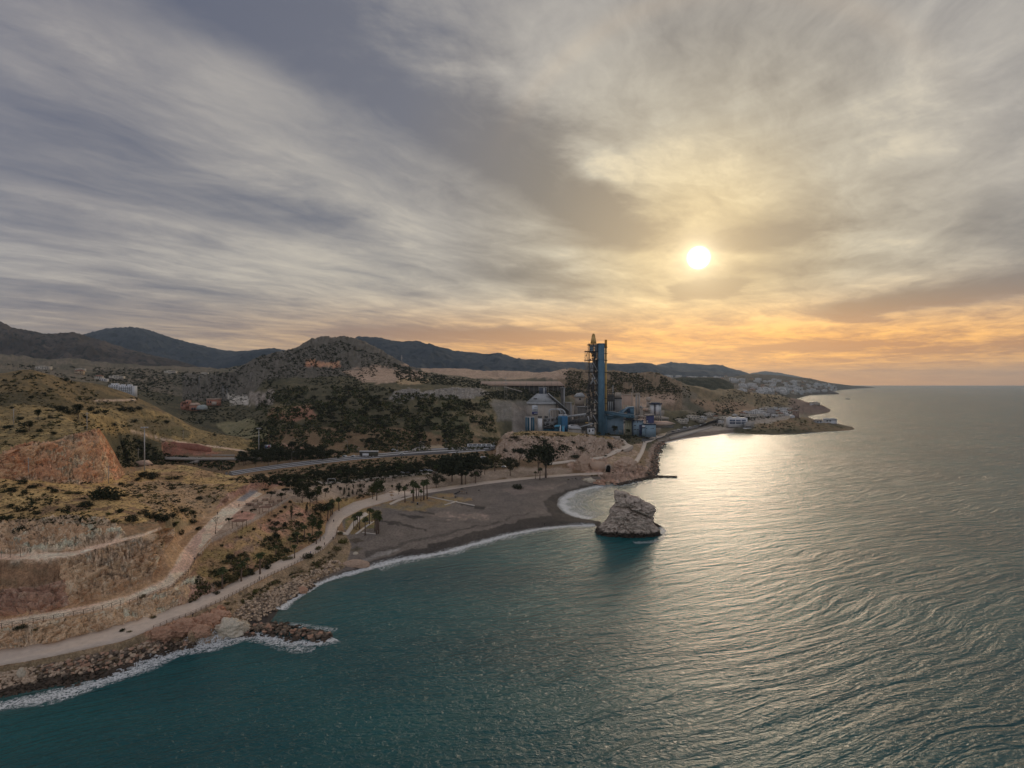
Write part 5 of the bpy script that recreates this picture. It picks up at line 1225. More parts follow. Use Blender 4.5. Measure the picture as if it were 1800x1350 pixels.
stone_bank('stone_revetment', 'bank of dark brown dumped stones along the water below the promenade, lower left', 'stone bank',
           [[(-160,1215),(0,1183),(92,1167),(220,1140),(262,1127),(300,1128),(345,1128),(340,1138),(300,1150),(250,1168),(200,1191),(130,1212),(60,1228),(0,1240),(-160,1285)]], 1700, (5, 11), pickA, 61, 290)
stone_bank('stone_bank', 'bank of cream boulders and pebbles between the promenade bank and the small cove', 'stone bank',
           [[(395,1095),(430,1062),(480,1035),(530,1012),(560,1000),(575,988),(598,985),(600,1000),(565,1018),(540,1038),(505,1056),(480,1078),(455,1092)], [(425,1060),(520,1020),(560,1030),(500,1060),(450,1085)]], 1000, (4, 8),
           lambda x, y, p, r: ('stone_wet' if p[2] < .5 and r.random() < .5 else 'stone_cream' if r.random() < (.8 if y < 1045 - (x - 480) * .4 else .45) else 'stone_dark'), 62, 250)
# low groyne of stones running out to sea
def groyne(name, label, ax, pts, n, size, seed, mats, big=150):
    root = obj(name, None); tag(root, label, 'groyne'); r = random.Random(seed); V = []; F = []; MI = []
    root.location = P(*pts[0][:2], 0)
    W_ = [P(a, b, 0) for a, b, _ in pts]; L = []
    for i in range(n):
        t = r.random() * (len(pts) - 1); k = int(t); f = t - k
        c = Vector(W_[k]).lerp(Vector(W_[k + 1]), f); w = pts[k][2] * (1 - f) + pts[k + 1][2] * f
        d = (Vector(W_[k + 1]) - Vector(W_[k])).normalized(); q = max(-1, min(1, r.gauss(0, .5)))
        c += Vector((-d.y, d.x, 0)) * q * w
        s = r.uniform(*size); c.z = ax * (1 - q * q) * (1 - .5 * t / (len(pts) - 1)) * r.uniform(.3, 1) - .1
        L.append((s, c))
    L.sort(key=lambda a: -a[0])
    mi = {m: i for i, m in enumerate(mats)}
    for i, (s, c) in enumerate(L):
        mat = r.choice(mats) if c.z > .5 else mats[0]; me = r.choice(STONES[mat])
        M = Matrix.Translation(c) @ Matrix.Rotation(r.uniform(0, 6.28), 4, 'Z') @ Matrix.Rotation(r.uniform(-.6, .6), 4, 'Y') @ Matrix.Diagonal((s * 1.15, s, s * .85, 1))
        if i < big: o = obj('stone', me, root); o.matrix_local = Matrix.Translation(-root.location) @ M
        else:
            o = len(V); V += [M @ v.co for v in me.vertices]
            for f in me.polygons: F.append(tuple(o + j for j in f.vertices)); MI.append(mi[mat])
    if V:
        o = obj('small_stones', mesh_np('small_stones', V, F, mats=[bpy.data.materials[m] for m in mats], fmat=MI), root); o.location = -root.location; o['kind'] = 'stuff'
groyne('stone_groyne', 'low brown stone groyne reaching out from the pale rock beside the cove', 1.7, [(425,1112,4),(450,1108,5),(480,1106,5.5),(510,1112,5),(540,1120,5),(565,1120,4),(580,1117,1.5)], 520, (.8, 1.9), 63, ['stone_wet', 'stone_dark', 'stone_dark', 'stone_red'])
groyne('stone_groyne', 'thin dark line of rocks running into the gilded water past the outcrop point', 1.2, [(1085,853,4),(1110,847,5),(1140,840,5),(1160,838,3),(1190,839,1.6)], 300, (1.2, 3.0), 64, ['stone_wet'], 60)
groyne('stone_revetment', 'long narrow bank of dark rocks below the coast path beyond the outcrop', 4, [(1141,838,5),(1148,828,6),(1147,812,7),(1150,798,8),(1154,786,8),(1163,778,7)], 900, (1.4, 3.2), 65, ['stone_wet', 'stone_dark', 'stone_dark', 'stone_red'], 200)
groyne('rock_shelf', 'pale lumpy boulders at the near tip of the shore below the tunnel', 3.0, [(1022,848,3),(1045,850,4),(1062,851,6),(1080,848,8),(1100,842,9),(1125,835,7)], 140, (2.0, 6.0), 66, ['stone_red', 'stone_cream', 'stone_red'], 140)
def boulder(px, py, w, h, mat, label, seed=1, d=None, kind='boulder', sub=5, amp=.2):
    """a single big rock, lumpy and jointed"""
    p = place(px, py); s = p[1] / 1000; bm = bmesh.new(); bmesh.ops.create_icosphere(bm, subdivisions=sub, radius=.5)
    co = np.array([v.co for v in bm.verts]); n = (fbm(co[:, 0] * 3 + seed, co[:, 1] * 3, co[:, 2] * 3, 5, seed, ridged=True) - .55) * 1.5 + (fbm(co[:, 0] * 9 + seed, co[:, 1] * 9, co[:, 2] * 12, 3, seed + 3) - .5) * .8
    cr = np.abs(fbm(co[:, 0] * 2.4 + seed * 3, co[:, 1] * 2.4, co[:, 2] * 2.4, 2, seed + 5) - .5); dd = 1 + n * amp * 2.2 - np.clip(1 - cr / .03, 0, 1) * .07
    for v, k in zip(bm.verts, dd): v.co *= k; v.co.x *= w * s; v.co.y *= (d or w * .8) * s; v.co.z *= h * s * 1.6
    me = bpy.data.meshes.new(kind); bm.to_mesh(me); bm.free(); me.materials.append(mat); me.polygons.foreach_set('use_smooth', np.ones(len(me.polygons), dtype=bool))
    o = obj(kind, me, loc=(p[0], p[1], p[2] + h * s * .15)); tag(o, label, 'boulder')
    return o
M_ROCKT = stone_mat('rock_tan', (.60,.43,.32), (.48,.34,.25)); M_ROCKC = stone_mat('rock_cream', (.66,.58,.46), (.56,.48,.37)); M_ROCKR = stone_mat('rock_red', (.56,.34,.23), (.46,.27,.18))
boulder(1026, 822, 27, 20, M_ROCKT, 'big rounded tan boulder beside the path below the limestone outcrop', 3)
boulder(1048, 826, 12, 15, M_ROCKT, 'upright tan slab leaning between the round boulder and the tunnel', 4)
boulder(1100, 822, 34, 18, M_ROCKT, 'broad tan rock dome on the right of the tunnel mouth', 5)
boulder(1036, 846, 18, 6, M_ROCKC, 'pale flat rock at the near end of the beach by the point', 6)
boulder(38, 1188, 13, 13, M_ROCKC, 'single large white boulder on top of the dark stone bank', 7)
boulder(625, 994, 42, 9, M_ROCKT, 'long pale rock lying across the dark sand between cove and beach', 8, d=16)
boulder(530, 1040, 18, 8, M_ROCKR, 'reddish rock with weed at the waterline of the cove', 9)
boulder(625, 974, 8, 3.5, M_ROCKC, 'small white rock on the grey beach above the long pale rock', 10)
boulder(402, 1110, 40, 19, M_ROCKC, 'cream limestone knob at the water beside the red ledge', 11, d=26, amp=.34)
boulder(422, 1106, 26, 12, M_ROCKC, 'smaller cream rock on the right of the cream limestone knob', 31, d=18, amp=.34)
for k, (a, b, w, h, lab) in enumerate([(283,1117,36,12,'left end'),(305,1113,40,14,'second lump from the left'),(326,1106,38,15,'third lump from the left'),(345,1102,42,15,'highest lump'),(366,1095,38,14,'lump beside the cream knob'),(352,1112,30,12,'low lump over the water'),(386,1084,30,9,'upper right end')]): boulder(a, b, w, h, M_ROCKR, 'red rock of the ledge below the promenade, ' + lab, 12 + k, d=16, amp=.34)

# ------------------------------------------------------------------ the sea stack
def sea_stack():
    Yc = 306.0
    rows = [(866.5,1085,1093),(869,1083.5,1106),(872,1083.5,1113),(876,1084,1123),(882,1085,1131),(887,1084,1142),(891,1083,1149),(895,1079,1150.5),(900,1076,1149.5),(906,1075.5,1148),(912,1073.5,1147),(916,1071,1146),(921,1066,1149),(926,1060,1152),(931,1051,1155),(936,1048,1158),(941,1049,1158),(948,1054,1154),(956,1056,1150)]
    rp = np.array([r[0] for r in rows]); n = 150; ns = 300
    py = np.interp(np.linspace(0, 1, n) ** 0.9, np.linspace(0, 1, len(rp)), rp)
    l = np.interp(py, rp, [r[1] for r in rows]); r_ = np.interp(py, rp, [r[2] for r in rows])
    th = np.linspace(0, 2 * math.pi, ns, endpoint=False)
    V = []
    for i in range(n):
        z = CAM_H - (py[i] - 675) * Yc / 1000; cx = ((l[i] + r_[i]) / 2 - 900) * Yc / 1000; a = (r_[i] - l[i]) / 2 * Yc / 1000
        t = i / (n - 1); b = 3.0 + 8.5 * t ** .8; lean = 3.5 * (1 - t)
        e = 0.8
        c, s = np.cos(th), np.sin(th)
        x = cx + a * np.sign(c) * np.abs(c) ** e; y = Yc + lean + b * np.sign(s) * np.abs(s) ** e
        V.append(np.stack([x, y, np.full(ns, z)], -1))
    V = np.array(V); X, Y, Z = V[..., 0], V[..., 1], V[..., 2]
    pxs = 900 + X / Yc * 1000; pys = np.repeat(py[:, None], ns, 1)
    # the tilted joint between the upper slab and the dome below it
    gl = 889.5 + (pxs - 1100) * .42 + np.clip(pxs - 1128, 0, 99) * .1; gl = np.where(pxs < 1100, 889.5 + (1100 - pxs) * .1, gl)
    front = np.clip(-(Y - (Yc + 2)) / 4, 0, 1)
    dist = pys - gl
    off = np.where(dist < 0, 1.9 * np.exp(-((dist + 7) / 8.0) ** 2), 0) - 3.4 * np.exp(-((dist - 1.0) / 1.7) ** 2) + 1.8 * np.exp(-((dist - 14) / 12.0) ** 2)
    g2 = pxs - (1096 + (pys - 868) * .25); off = off - 1.4 * np.exp(-(g2 / 1.3) ** 2) * (pys < 889)          # cleft in the slab
    g3 = pxs - (1086 + (pys - 912) * .9); off = off - 1.6 * np.exp(-(g3 / 1.5) ** 2) * (pys > 910) * (pys < 935)
    off = off - 2.2 * np.exp(-((pys - 941) / 3.0) ** 2)                                                    # notch worn at the waterline
    nx = (X - X.mean(1, keepdims=True)); ny = (Y - Yc - 1); nn = np.sqrt(nx ** 2 + ny ** 2) + 1e-6; nx, ny = nx / nn, ny / nn
    nz = fbm(X / 5, Y / 5, Z / 5, 4, 401, ridged=True) - .55; pit = np.abs(fbm(X / 2.6, Y / 2.6, Z / 2.6, 3, 402) - .5)
    rough = np.where((dist > 8) & (pys < 925) & (pxs > 1100), .6, 1.15)
    bl = np.abs(((fbm(X / 3.6, Y / 3.6, Z / 3.6, 2, 406) * 6) % 1.0) - .5) - .25
    d = (nz * 2.8 + bl * 2.0 - np.clip(1 - pit / .06, 0, 1) * 2.2 + (fbm(X / .9, Y / .9, Z / .9, 3, 403) - .5) * .8) * rough
    V_ = 0; st = np.sin((dist * .9 + (fbm(X / 6, Y / 6, Z / 6, 2, 404) - .5) * 9)) * .18 * (dist > 0)
    X = X + nx * (d + st) * .8 + nx * off * front * .2; Y = Y + ny * (d + st) + ny * off * front
    Z = Z + (fbm(X / 3, Y / 3, oct=3, seed=405) - .5) * 2.2 * np.clip(1 - np.arange(n) / 30.0, 0, 1)[:, None]
    V = np.stack([X, Y, Z], -1).reshape(-1, 3); idx = np.arange(n * ns).reshape(n, ns); nxt = np.roll(idx, -1, 1)
    q = np.stack([idx[:-1], nxt[:-1], nxt[1:], idx[1:]], -1).reshape(-1, 4)
    V = np.concatenate([V, [[X[0].mean(), Y[0].mean(), Z[0].mean() + .6]]])
    F = [tuple(a) for a in q[:, ::-1]] + [(len(V) - 1, (k + 1) % ns, k)[::-1] for k in range(ns)]
    m, T, b = new_mat('stack_rock')
    geo = T.n('ShaderNodeNewGeometry').outputs['Position']; x, y, z = T.sep(geo); n1 = T.noise(geo, .5, 6, .65); n2 = T.noise(geo, 2.2, 4, .6)
    c = T.mix(T.rng(n1, .38, .62), (.40, .325, .27), (.64, .54, .45)); c = T.mix(T.rng(n2, .56, .70), c, (.22, .17, .135))
    wet = T.rng(T.m('ADD', z, T.m('MULTIPLY', n1, 3.0)), 4.6, 3.0); c = T.mix(wet, c, (.05, .038, .03))
    T.put(b.inputs['Base Color'], c); b.inputs['Roughness'].default_value = .9; b.inputs['Specular IOR Level'].default_value = .2
    bp = T.n('ShaderNodeBump'); bp.inputs['Strength'].default_value = .7; bp.inputs['Distance'].default_value = .5; T.put(bp.inputs['Height'], n2); T.put(b.inputs['Normal'], bp.outputs[0])
    o = obj('sea_stack', mesh_np('sea_stack', V, F, m, smooth=True))
    tag(o, 'tall grey-brown limestone sea stack standing in the water at the tip of the sand spit', 'rock')
sea_stack()
for k, (px, py, w, h, lab) in enumerate([(1151,941,12,3,'low dark rock awash right of the sea stack'), (1058,936,15,9,'dark stained boulder at the left foot of the sea stack'), (1066,930,14,9,'tan boulder wedged against the left foot of the sea stack'), (1146,935,16,12,'dark jagged rock at the right foot of the sea stack')]):
    c = P(px, py, 0); s = c[1] / 1000; o = obj('rock', STONES['stone_wet' if k != 2 else 'stone_dark'][k], loc=(c[0], c[1] + 2, .3)); o.scale = (w * s, w * s * .9, h * s * 2.0); tag(o, lab, 'rock')
c = P(1152, 930, 0); me = mesh_np('rock', [(-3, -3, -1), (6.5, -1, -1), (3, 4, -1), (-3, 4, -1), (-3, -1.5, 5.5), (-1.2, 0, 4.8), (.6, .4, 2.6), (4, 0, .8), (-3, 3, 5)], [(0, 1, 7, 6), (0, 6, 5, 4), (1, 2, 7), (2, 3, 8, 6), (2, 6, 7), (8, 4, 5), (8, 5, 6), (3, 0, 4, 8), (0, 3, 2, 1)], M_ST_WET)
tag(obj('rock', me, loc=(c[0], c[1] + 4, 0)), 'dark wedge of rock sloping to the water behind the right side of the sea stack', 'rock')

# ------------------------------------------------------------------ foam
def foam_mat(name, scale, cover, stretch=1.0):
    m, T, b = new_mat(name)
    g = T.n('ShaderNodeNewGeometry').outputs['Position']; d = T.n('ShaderNodeAttribute', attribute_name='d').outputs['Fac']
    wr = T.noise(g, scale * .5, 3, .6)
    l1 = T.noise(T.vm('ADD', g, T.vm('SCALE', (4, 4, 0), scale=wr)), scale * .9, 4, .6, 1.2)
    lace = T.rng(T.m('ABSOLUTE', T.m('SUBTRACT', l1, .5)), .055, .0); n = T.noise(g, scale * 2.2, 5, .68, .6)
    dens_ = T.m('MULTIPLY', T.m('MULTIPLY', T.m('SUBTRACT', 1.0, d), T.m('ADD', d, .15)), 4.0)     # fades at both sides
    a = T.m('MULTIPLY', T.rng(T.m('ADD', T.m('MULTIPLY', lace, .35), T.m('ADD', n, T.m('MULTIPLY', dens_, cover))), .92, 1.12), T.rng(d, 1.0, .85))
    T.put(b.inputs['Alpha'], T.m('MULTIPLY', a, .95)); b.inputs['Base Color'].default_value = (.80, .82, .82, 1); b.inputs['Roughness'].default_value = .7
    return m
M_FOAM = foam_mat('foam', .7, .44); M_FOAM2 = foam_mat('foam_thin', .8, .27); M_SURF = foam_mat('foam_surf', .75, .40)
def foam(line, inn, out, mat, z=.07, step=1.5):
    """a sheet of foam along a line of (px, py) at sea level, from inn metres landward to out metres seaward"""
    W_ = [Vector(P(a, b, 0)).to_2d() for a, b in line]; pts = []
    for a, b in zip(W_[:-1], W_[1:]):
        n = max(1, int((b - a).length / step))
        pts += [a.lerp(b, k / n) for k in range(n)]
    pts.append(W_[-1]); V = []; D = []; F = []; K = 5
    pts = [(pts[max(0, i - 2)] + pts[i] * 2 + pts[min(len(pts) - 1, i + 2)]) / 4 for i in range(len(pts))]
    for i, p in enumerate(pts):
        t = (pts[min(i + 1, len(pts) - 1)] - pts[max(i - 1, 0)]).normalized(); nrm = Vector((t.y, -t.x))
        w = .75 + .5 * float(vnoise(np.array([i * step / 9.0]), np.array([0.0]), seed=9)[0])
        for k in range(K):
            f = k / (K - 1); q = p + nrm * (-inn * w + (inn + out) * w * f)
            V.append((q.x, q.y, max(0, hq(q.x, q.y) if f < .5 else 0) + z)); D.append(f)
        if i:
            for k in range(K - 1): a = (i - 1) * K + k; F.append((a, a + 1, a + K + 1, a + K))
    me = mesh_np('foam', V, F, mat); at = me.attributes.new('d', 'FLOAT', 'POINT'); at.data.foreach_set('value', np.array(D, dtype=np.float32))
    tag(obj('foam', me), kind='stuff')
foam(SHORE[1:13], 1.5, 7.0, M_SURF); foam([(400,1124),(432,1118),(452,1112),(490,1124),(540,1130),(566,1130),(590,1120)], 2, 4.5, M_SURF, .09)
foam([(432,1114),(470,1122),(500,1130),(530,1140),(560,1138)], 1, 5, M_FOAM2, .11)
foam([(590,1112),(560,1108),(540,1104),(510,1100),(482,1102)], .5, 3.5, M_FOAM2, .08)
foam(SHORE[16:27], 1.2, 3.0, M_FOAM); foam(SHORE[20:31], 1.0, 4.5, M_FOAM, .09); foam(SHORE[21:34], 2.5, 9.0, M_FOAM2, .12); foam(SHORE[29:], .6, 2.2, M_FOAM, .08)
foam(SHORE2[1:9], 1.0, 9.0, M_FOAM); foam(SHORE2[2:12], .5, 22, M_FOAM2, .10)
for k, o_ in enumerate([7, 12, 18, 26, 35]):
    foam([(1045 + o_ * .5, 912 - o_ * .25), (1015 + o_ * .9, 905 - o_ * .35), (998 + o_ * 1.1, 893 - o_ * .3), (1000 + o_ * 1.4, 880 - o_ * .1), (1022 + o_ * 1.6, 870 + o_ * .03), (1055 + o_ * 1.4, 862 + o_ * .08)], .2, 1.5, M_FOAM2, .14 + .01 * k)
foam([(1110,953),(1135,953),(1152,950),(1165,940),(1160,932)], 1, 4, M_FOAM2, .09); foam([(1155,938),(1166,934),(1160,928),(1152,922)], 1, 3, M_FOAM, .1)
foam([(1152,834),(1152,818),(1154,802),(1158,788),(1167,779)], 1, 4, M_FOAM2, .09); foam([(1167,779),(1200,771.5),(1250,765.5),(1290,761)], 1.5, 5, M_FOAM, .09)
foam([(1290,761),(1330,764),(1370,764),(1410,762.6),(1450,759),(1480,757.5),(1507,755.5)], 1.5, 3.5, M_FOAM2, .09)
foam([(1090,856),(1120,850),(1150,844),(1195,842)], 1, 4, M_FOAM2, .1)

# ================================================================== roads, paths, fences
M_PROM = pmat('promenade_paving', (.66,.54,.44), .9, scale=.5, var=.10, grime=.15)
M_ASPH = pmat('asphalt', (.115,.112,.115), .9, scale=.3, var=.15)
M_CONC = pmat('concrete', (.42,.38,.34), .9, scale=.6, var=.15, grime=.2)
M_CONCD = pmat('concrete_dark', (.24,.22,.20), .9, scale=.6, var=.15, grime=.3)
M_WHITE = pmat('white_paint', (.74,.74,.75), .6, scale=1, var=.05, grime=.12)
M_PATH = pmat('pale_path', (.68,.58,.48), .95, scale=.5, var=.08)
M_KERB = pmat('white_kerb', (.66,.60,.53), .9, scale=.8, var=.06)
M_WOOD = pmat('fence_wood', (.24,.17,.12), .9, scale=2, var=.2)
M_STEEL = pmat('galvanised_steel', (.34,.34,.35), .5, .6, scale=2, var=.1)
def sheet(name, A, B, mat, lift=.12, K=3, kind='structure', step=3.0, skirt=.5):
    """a draped strip between two edges given as (px, py, z)"""
    a = [Vector(P(*p)) for p in A]; b = [Vector(P(*p)) for p in B]
    def res(l, n):
        d = [0]
        for p, q in zip(l[:-1], l[1:]): d.append(d[-1] + (q - p).length)
        out = []
        for i in range(n):
            s = d[-1] * i / (n - 1); k = max(j for j in range(len(d)) if d[j] <= s + 1e-9); k = min(k, len(l) - 2)
            out.append(l[k].lerp(l[k + 1], (s - d[k]) / max(d[k + 1] - d[k], 1e-6)))
        return out
    n = max(4, int(sum((q - p).length for p, q in zip(a[:-1], a[1:])) / step))
    ra, rb = res(a, n), res(b, n); V = []; F = []
    for i in range(n):
        row = [ra[i].lerp(rb[i], k / (K - 1)) for k in range(K)]
        zs = [hq(p.x, p.y) for p in row]; zm = [max(z_, (zs[0] + zs[-1]) / 2 - .1) + lift for z_ in zs]
        V.append((row[0].x, row[0].y, zm[0] - skirt))
        V += [(p.x, p.y, z_) for p, z_ in zip(row, zm)]
        V.append((row[-1].x, row[-1].y, zm[-1] - skirt))
        if i:
            m = K + 2
            for k in range(m - 1): q = (i - 1) * m + k; F.append((q, q + 1, q + m + 1, q + m))
    o = obj(name, mesh_np(name, V, F, mat)); tag(o, kind=kind); return o
IN_ = [(-420,1236,5.3),(0,1147,5.3),(100,1131,5.3),(200,1104,5.3),(270,1084,5.3),(330,1063,5.3),(380,1041,5.2),(430,1015,5.1),(480,991,5.1),(520,973,5.0),(555,953,4.9),(571,938,4.8),(573,922,4.7),(586,902,4.6),(622,884,4.5),(675,869,4.4),(720,864.5,4.4),(780,856.5,4.4),(850,846.5,4.4),(930,838.5,4.5),(1000,833,4.6),(1060,830,4.8)]
OUT_ = [(-420,1266,5.2),(0,1170,5.2),(92,1153.5,5.2),(220,1125.5,5.2),(270,1105.5,5.2),(330,1083,5.2),(390,1056,5.1),(430,1035,5.0),(480,1009,5.0),(530,986.5,4.9),(569,965,4.8),(590,944.5,4.6),(594,928,4.6),(604,912,4.5),(638,894,4.4),(687,880,4.3),(728,870.5,4.3),(785,861.5,4.3),(852,851,4.3),(930,842,4.4),(1000,836,4.5),(1060,832.5,4.7)]
sheet('promenade', IN_, OUT_, M_PROM, .18, 4, step=2.0)
sheet('main_road', [(396,830,14),(440,823.5,14),(500,815,14),(560,808,14),(620,801.5,14.2),(700,794,14.4),(760,788,14.4),(870,784,14.2)], [(396,838.5,14),(440,830.5,14),(500,822.5,14),(560,815.5,14),(620,808.5,14),(700,802,14),(800,796.5,14),(870,791.5,14)], M_ASPH, .15, 4, step=6)
for f in (.12, .5, .88):
    def lerpl(f): return [(x, 830 + (838.5 - 830) * f + d, z) for x, d, z in []]
    A = [(396,830,14),(440,823.5,14),(500,815,14),(560,808,14),(620,801.5,14.2),(700,794,14.4),(760,788.5,14.4),(870,784,14.2)]; B = [(396,838.5,14),(440,830.5,14),(500,822.5,14),(560,815.5,14),(620,808.5,14),(700,802,14),(760,798.5,14),(870,791.5,14)]
    m1 = [(a[0], a[1] + (b[1] - a[1]) * (f - .035), a[2]) for a, b in zip(A, B)]; m2 = [(a[0], a[1] + (b[1] - a[1]) * (f + .035), a[2]) for a, b in zip(A, B)]
    sheet('lane_marking', m1, m2, M_WHITE, .19, 2, step=6, skirt=0.0)
sheet('slip_road', [(716,794,14.4),(735,786,14.4),(741,783.5,14.4)], [(760,790,14.4),(748,786,14.4),(746,783.5,14.4)], M_CONC, .2, 3, step=5)
sheet('coast_road', [(1128,771,8),(1180,757,8),(1240,744,8),(1300,735,9)], [(1128,776.5,7.5),(1180,762,7.1),(1215,754.5,7),(1250,746,7)], M_ASPH, .2, 3, step=8)
sheet('coast_walk', [(1176,763.5,7),(1215,755.5,7),(1250,747,7)], [(1178,766,6.8),(1218,757.5,6.8),(1253,748.5,6.8)], M_CONC, .3, 3, step=8, skirt=3.5)
sheet('coast_path', [(1103,818,5.6),(1114,812,6),(1124,797,5.8),(1131,778,5.6),(1150,768,5.4),(1172,762.5,5.4)], [(1108,820,5.4),(1122,813,5.8),(1131,797,5.6),(1137,780,5.4),(1155,771,5.2),(1176,765,5.2)], M_PATH, .5, 3, step=4, skirt=1)
sheet('outcrop_path', [(966,814,8.2),(1020,808,8.2),(1060,802.5,8.4),(1085,791.5,8.8),(1100,783,9),(1084,779,9.2)], [(966,817,7.9),(1020,811.5,8),(1062,806,8.3),(1090,795,8.7),(1113,784,9),(1092,776,9.4)], M_PATH, .5, 3, step=4, skirt=1)
sheet('park_lane', [(556,851,10.5),(600,846.5,10),(650,841.5,9.7),(700,835.5,9.5),(770,829.5,9)], [(556,854,10.5),(600,849,10),(650,844,9.7),(700,838,9.5),(770,832,9)], M_PATH, .15, 3, step=5, skirt=.2)
sheet('lawn_path', [(593,935,4),(607,935,4),(616,922,4),(628,908,4),(642,901,4)], [(593,939,4),(611,939,4),(622,926,4),(636,912,4),(648,905,4)], M_PATH, .14, 3, step=2, skirt=.2)
sheet('lawn_path', [(684,886,4),(700,878,4),(722,871,4),(745,868,4)], [(686,888.5,4),(703,881,4),(725,873.5,4),(748,870.5,4)], M_PATH, .14, 3, step=2, skirt=.2)
def kerb(pts, w=.45, h=.35, label='low white kerb lying across the grey sand'):
    W_ = [Vector(place(*p)) for p in pts]; V = []; F = []
    for a, b in zip(W_[:-1], W_[1:]):
        t = (b - a).normalized(); n = Vector((-t.y, t.x, 0)) * w; o = len(V)
        for p in (a, b):
            z = hq(p.x, p.y)
            V += [(p.x - n.x, p.y - n.y, z - .2), (p.x + n.x, p.y + n.y, z - .2), (p.x + n.x, p.y + n.y, z + h), (p.x - n.x, p.y - n.y, z + h)]
        F += [(o, o + 4, o + 7, o + 3), (o + 1, o + 2, o + 6, o + 5), (o + 3, o + 7, o + 6, o + 2), (o, o + 3, o + 2, o + 1), (o + 4, o + 5, o + 6, o + 7)]
    c = W_[0]; V = [(v[0] - c.x, v[1] - c.y, v[2] - c.z) for v in V]
    tag(obj('kerb', mesh_np('kerb', V, F, M_KERB), loc=c), label, 'kerb')
kerb([(752,873),(790,880.5),(834,889)], label='long white kerb, stem of the T lying on the grey beach'); kerb([(803,881.5),(782,888)], label='short white kerb branching off the long one on the beach')
kerb([(626,939),(640,928),(656,917)], .6, .2, 'slanting pale kerb through the framed palm lawn'); kerb([(637,936.5),(661,939)], .35, .25, 'white kerb closing the seaward side of the framed palm lawn'); kerb([(636,916.5),(653,918)], .35, .25, 'white kerb at the back of the framed palm lawn')
def fence(name, pts, spacing, h, label, mat=M_WOOD, rails=(.55, 1.0), lattice=False, maxpost=290, r=.07):
    W_ = [Vector(P(*p)) for p in pts]; L = []; d = 0.0
    for a, b in zip(W_[:-1], W_[1:]):
        n = (b - a).length; s = (-d) % spacing
        while s < n: L.append(a.lerp(b, s / n)); s += spacing
        d += n
    L = L[:maxpost]
    for p in L: p.z = hq(p.x, p.y) + .1
    root = obj(name, None, loc=L[0]); tag(root, label, 'fence')
    pm = mesh_np('post', [(-r, -r, -.3), (r, -r, -.3), (r, r, -.3), (-r, r, -.3), (-r, -r, h), (r, -r, h), (r, r, h), (-r, r, h)], [(0, 1, 5, 4), (1, 2, 6, 5), (2, 3, 7, 6), (3, 0, 4, 7), (4, 5, 6, 7)], mat)
    for p in L: obj('post', pm, root, loc=p - L[0])
    for f in rails: 
        parts = [tube_np([a - L[0] + Vector((0, 0, h * f)), b - L[0] + Vector((0, 0, h * f))], [r * .6, r * .6], 4) for a, b in zip(L[:-1], L[1:])]
        obj('rail', mesh_np('rail', *join_vf(parts), mat), root)
    if lattice:
        parts = []
        for a, b in zip(L[:-1], L[1:]):
            a, b = a - L[0], b - L[0]
            parts += [tube_np([a + Vector((0, 0, .15)), b + Vector((0, 0, h))], [.04, .04], 3), tube_np([a + Vector((0, 0, h)), b + Vector((0, 0, .15))], [.04, .04], 3)]
        obj('cross_bars', mesh_np('cross_bars', *join_vf(parts), mat), root)
fence('promenade_fence', [(x, y + .5, z) for x, y, z in OUT_[4:13]], 2.0, 1.0, 'wooden post fence along the seaward edge of the promenade')
fence('road_fence', [(-120,1128,9.0),(0,1106,9.0),(80,1093,9.1),(156,1079,9.3),(228,1060,9.6),(303,1034,10.2),(333,1006,11.2),(349,977,12.6)], 2.4, 1.4, 'crossed timber fence along the cliff edge of the upper dirt road', lattice=True)
fence('picnic_fence', [(350,977,12.6),(371,953,14.2),(395,941,15.2),(446,916,16.6),(476,897,17.5),(511,876,18.0)], 2.4, 1.2, 'pale timber fence between the picnic ground and the planted slope', mat=M_PATH, lattice=True, r=.09)
fence('wire_fence', [(2,981,23),(20,981,23),(42,980,23)], 3.0, 3.2, 'short thin fence beside the middle track at the left edge', rails=(.3, .65, 1.0), r=.06)

# ================================================================== buildings
def rel(V, c): return [(v[0] - c[0], v[1] - c[1], v[2] - c[2]) for v in V]
class Thing:
    def __init__(s, name, base, label, cat, group=None):
        s.c = base; s.r = obj(name, None, loc=base); tag(s.r, label, cat, group)
    def part(s, name, vf, mat, parent=None, smooth=False, label=None):
        o = obj(name, mesh_np(name, rel(vf[0], s.c), vf[1], mat, smooth), parent or s.r)
        if label: o['label'] = label
        return o
def X(px, Y): return (px - 900) / 1000 * Y
def Z(py, Y): return CAM_H - (py - 675) / 1000 * Y
def wbox(x0, x1, y0, y1, z0, z1, rot=0, taper=0):
    V = [(x, y, z) for z in (z0, z1) for x, y in ((x0, y0), (x1, y0), (x1, y1), (x0, y1))]
    if rot:
        cx_, cy_ = (x0 + x1) / 2, (y0 + y1) / 2; c, s = math.cos(rot), math.sin(rot)
        V = [(cx_ + (x - cx_) * c - (y - cy_) * s, cy_ + (x - cx_) * s + (y - cy_) * c, z) for x, y, z in V]
    return V, [(0, 1, 5, 4), (1, 2, 6, 5), (2, 3, 7, 6), (3, 0, 4, 7), (4, 5, 6, 7), (3, 2, 1, 0)]
def pbox(px0, px1, py0, py1, Y, d=8, rot=0): return wbox(X(px0, Y), X(px1, Y), Y, Y + d, Z(py1, Y), Z(py0, Y), rot)
def cyl(x, y, z0, z1, r0, r1=None, seg=24):
    r1 = r0 if r1 is None else r1; V = []; F = []
    for z, r in ((z0, r0), (z1, r1)):
        for k in range(seg): a = 2 * math.pi * k / seg; V.append((x + r * math.cos(a), y + r * math.sin(a), z))
    for k in range(seg): F.append((k, (k + 1) % seg, seg + (k + 1) % seg, seg + k))
    F.append(tuple(range(seg, 2 * seg))); F.append(tuple(range(seg))[::-1]); return V, F
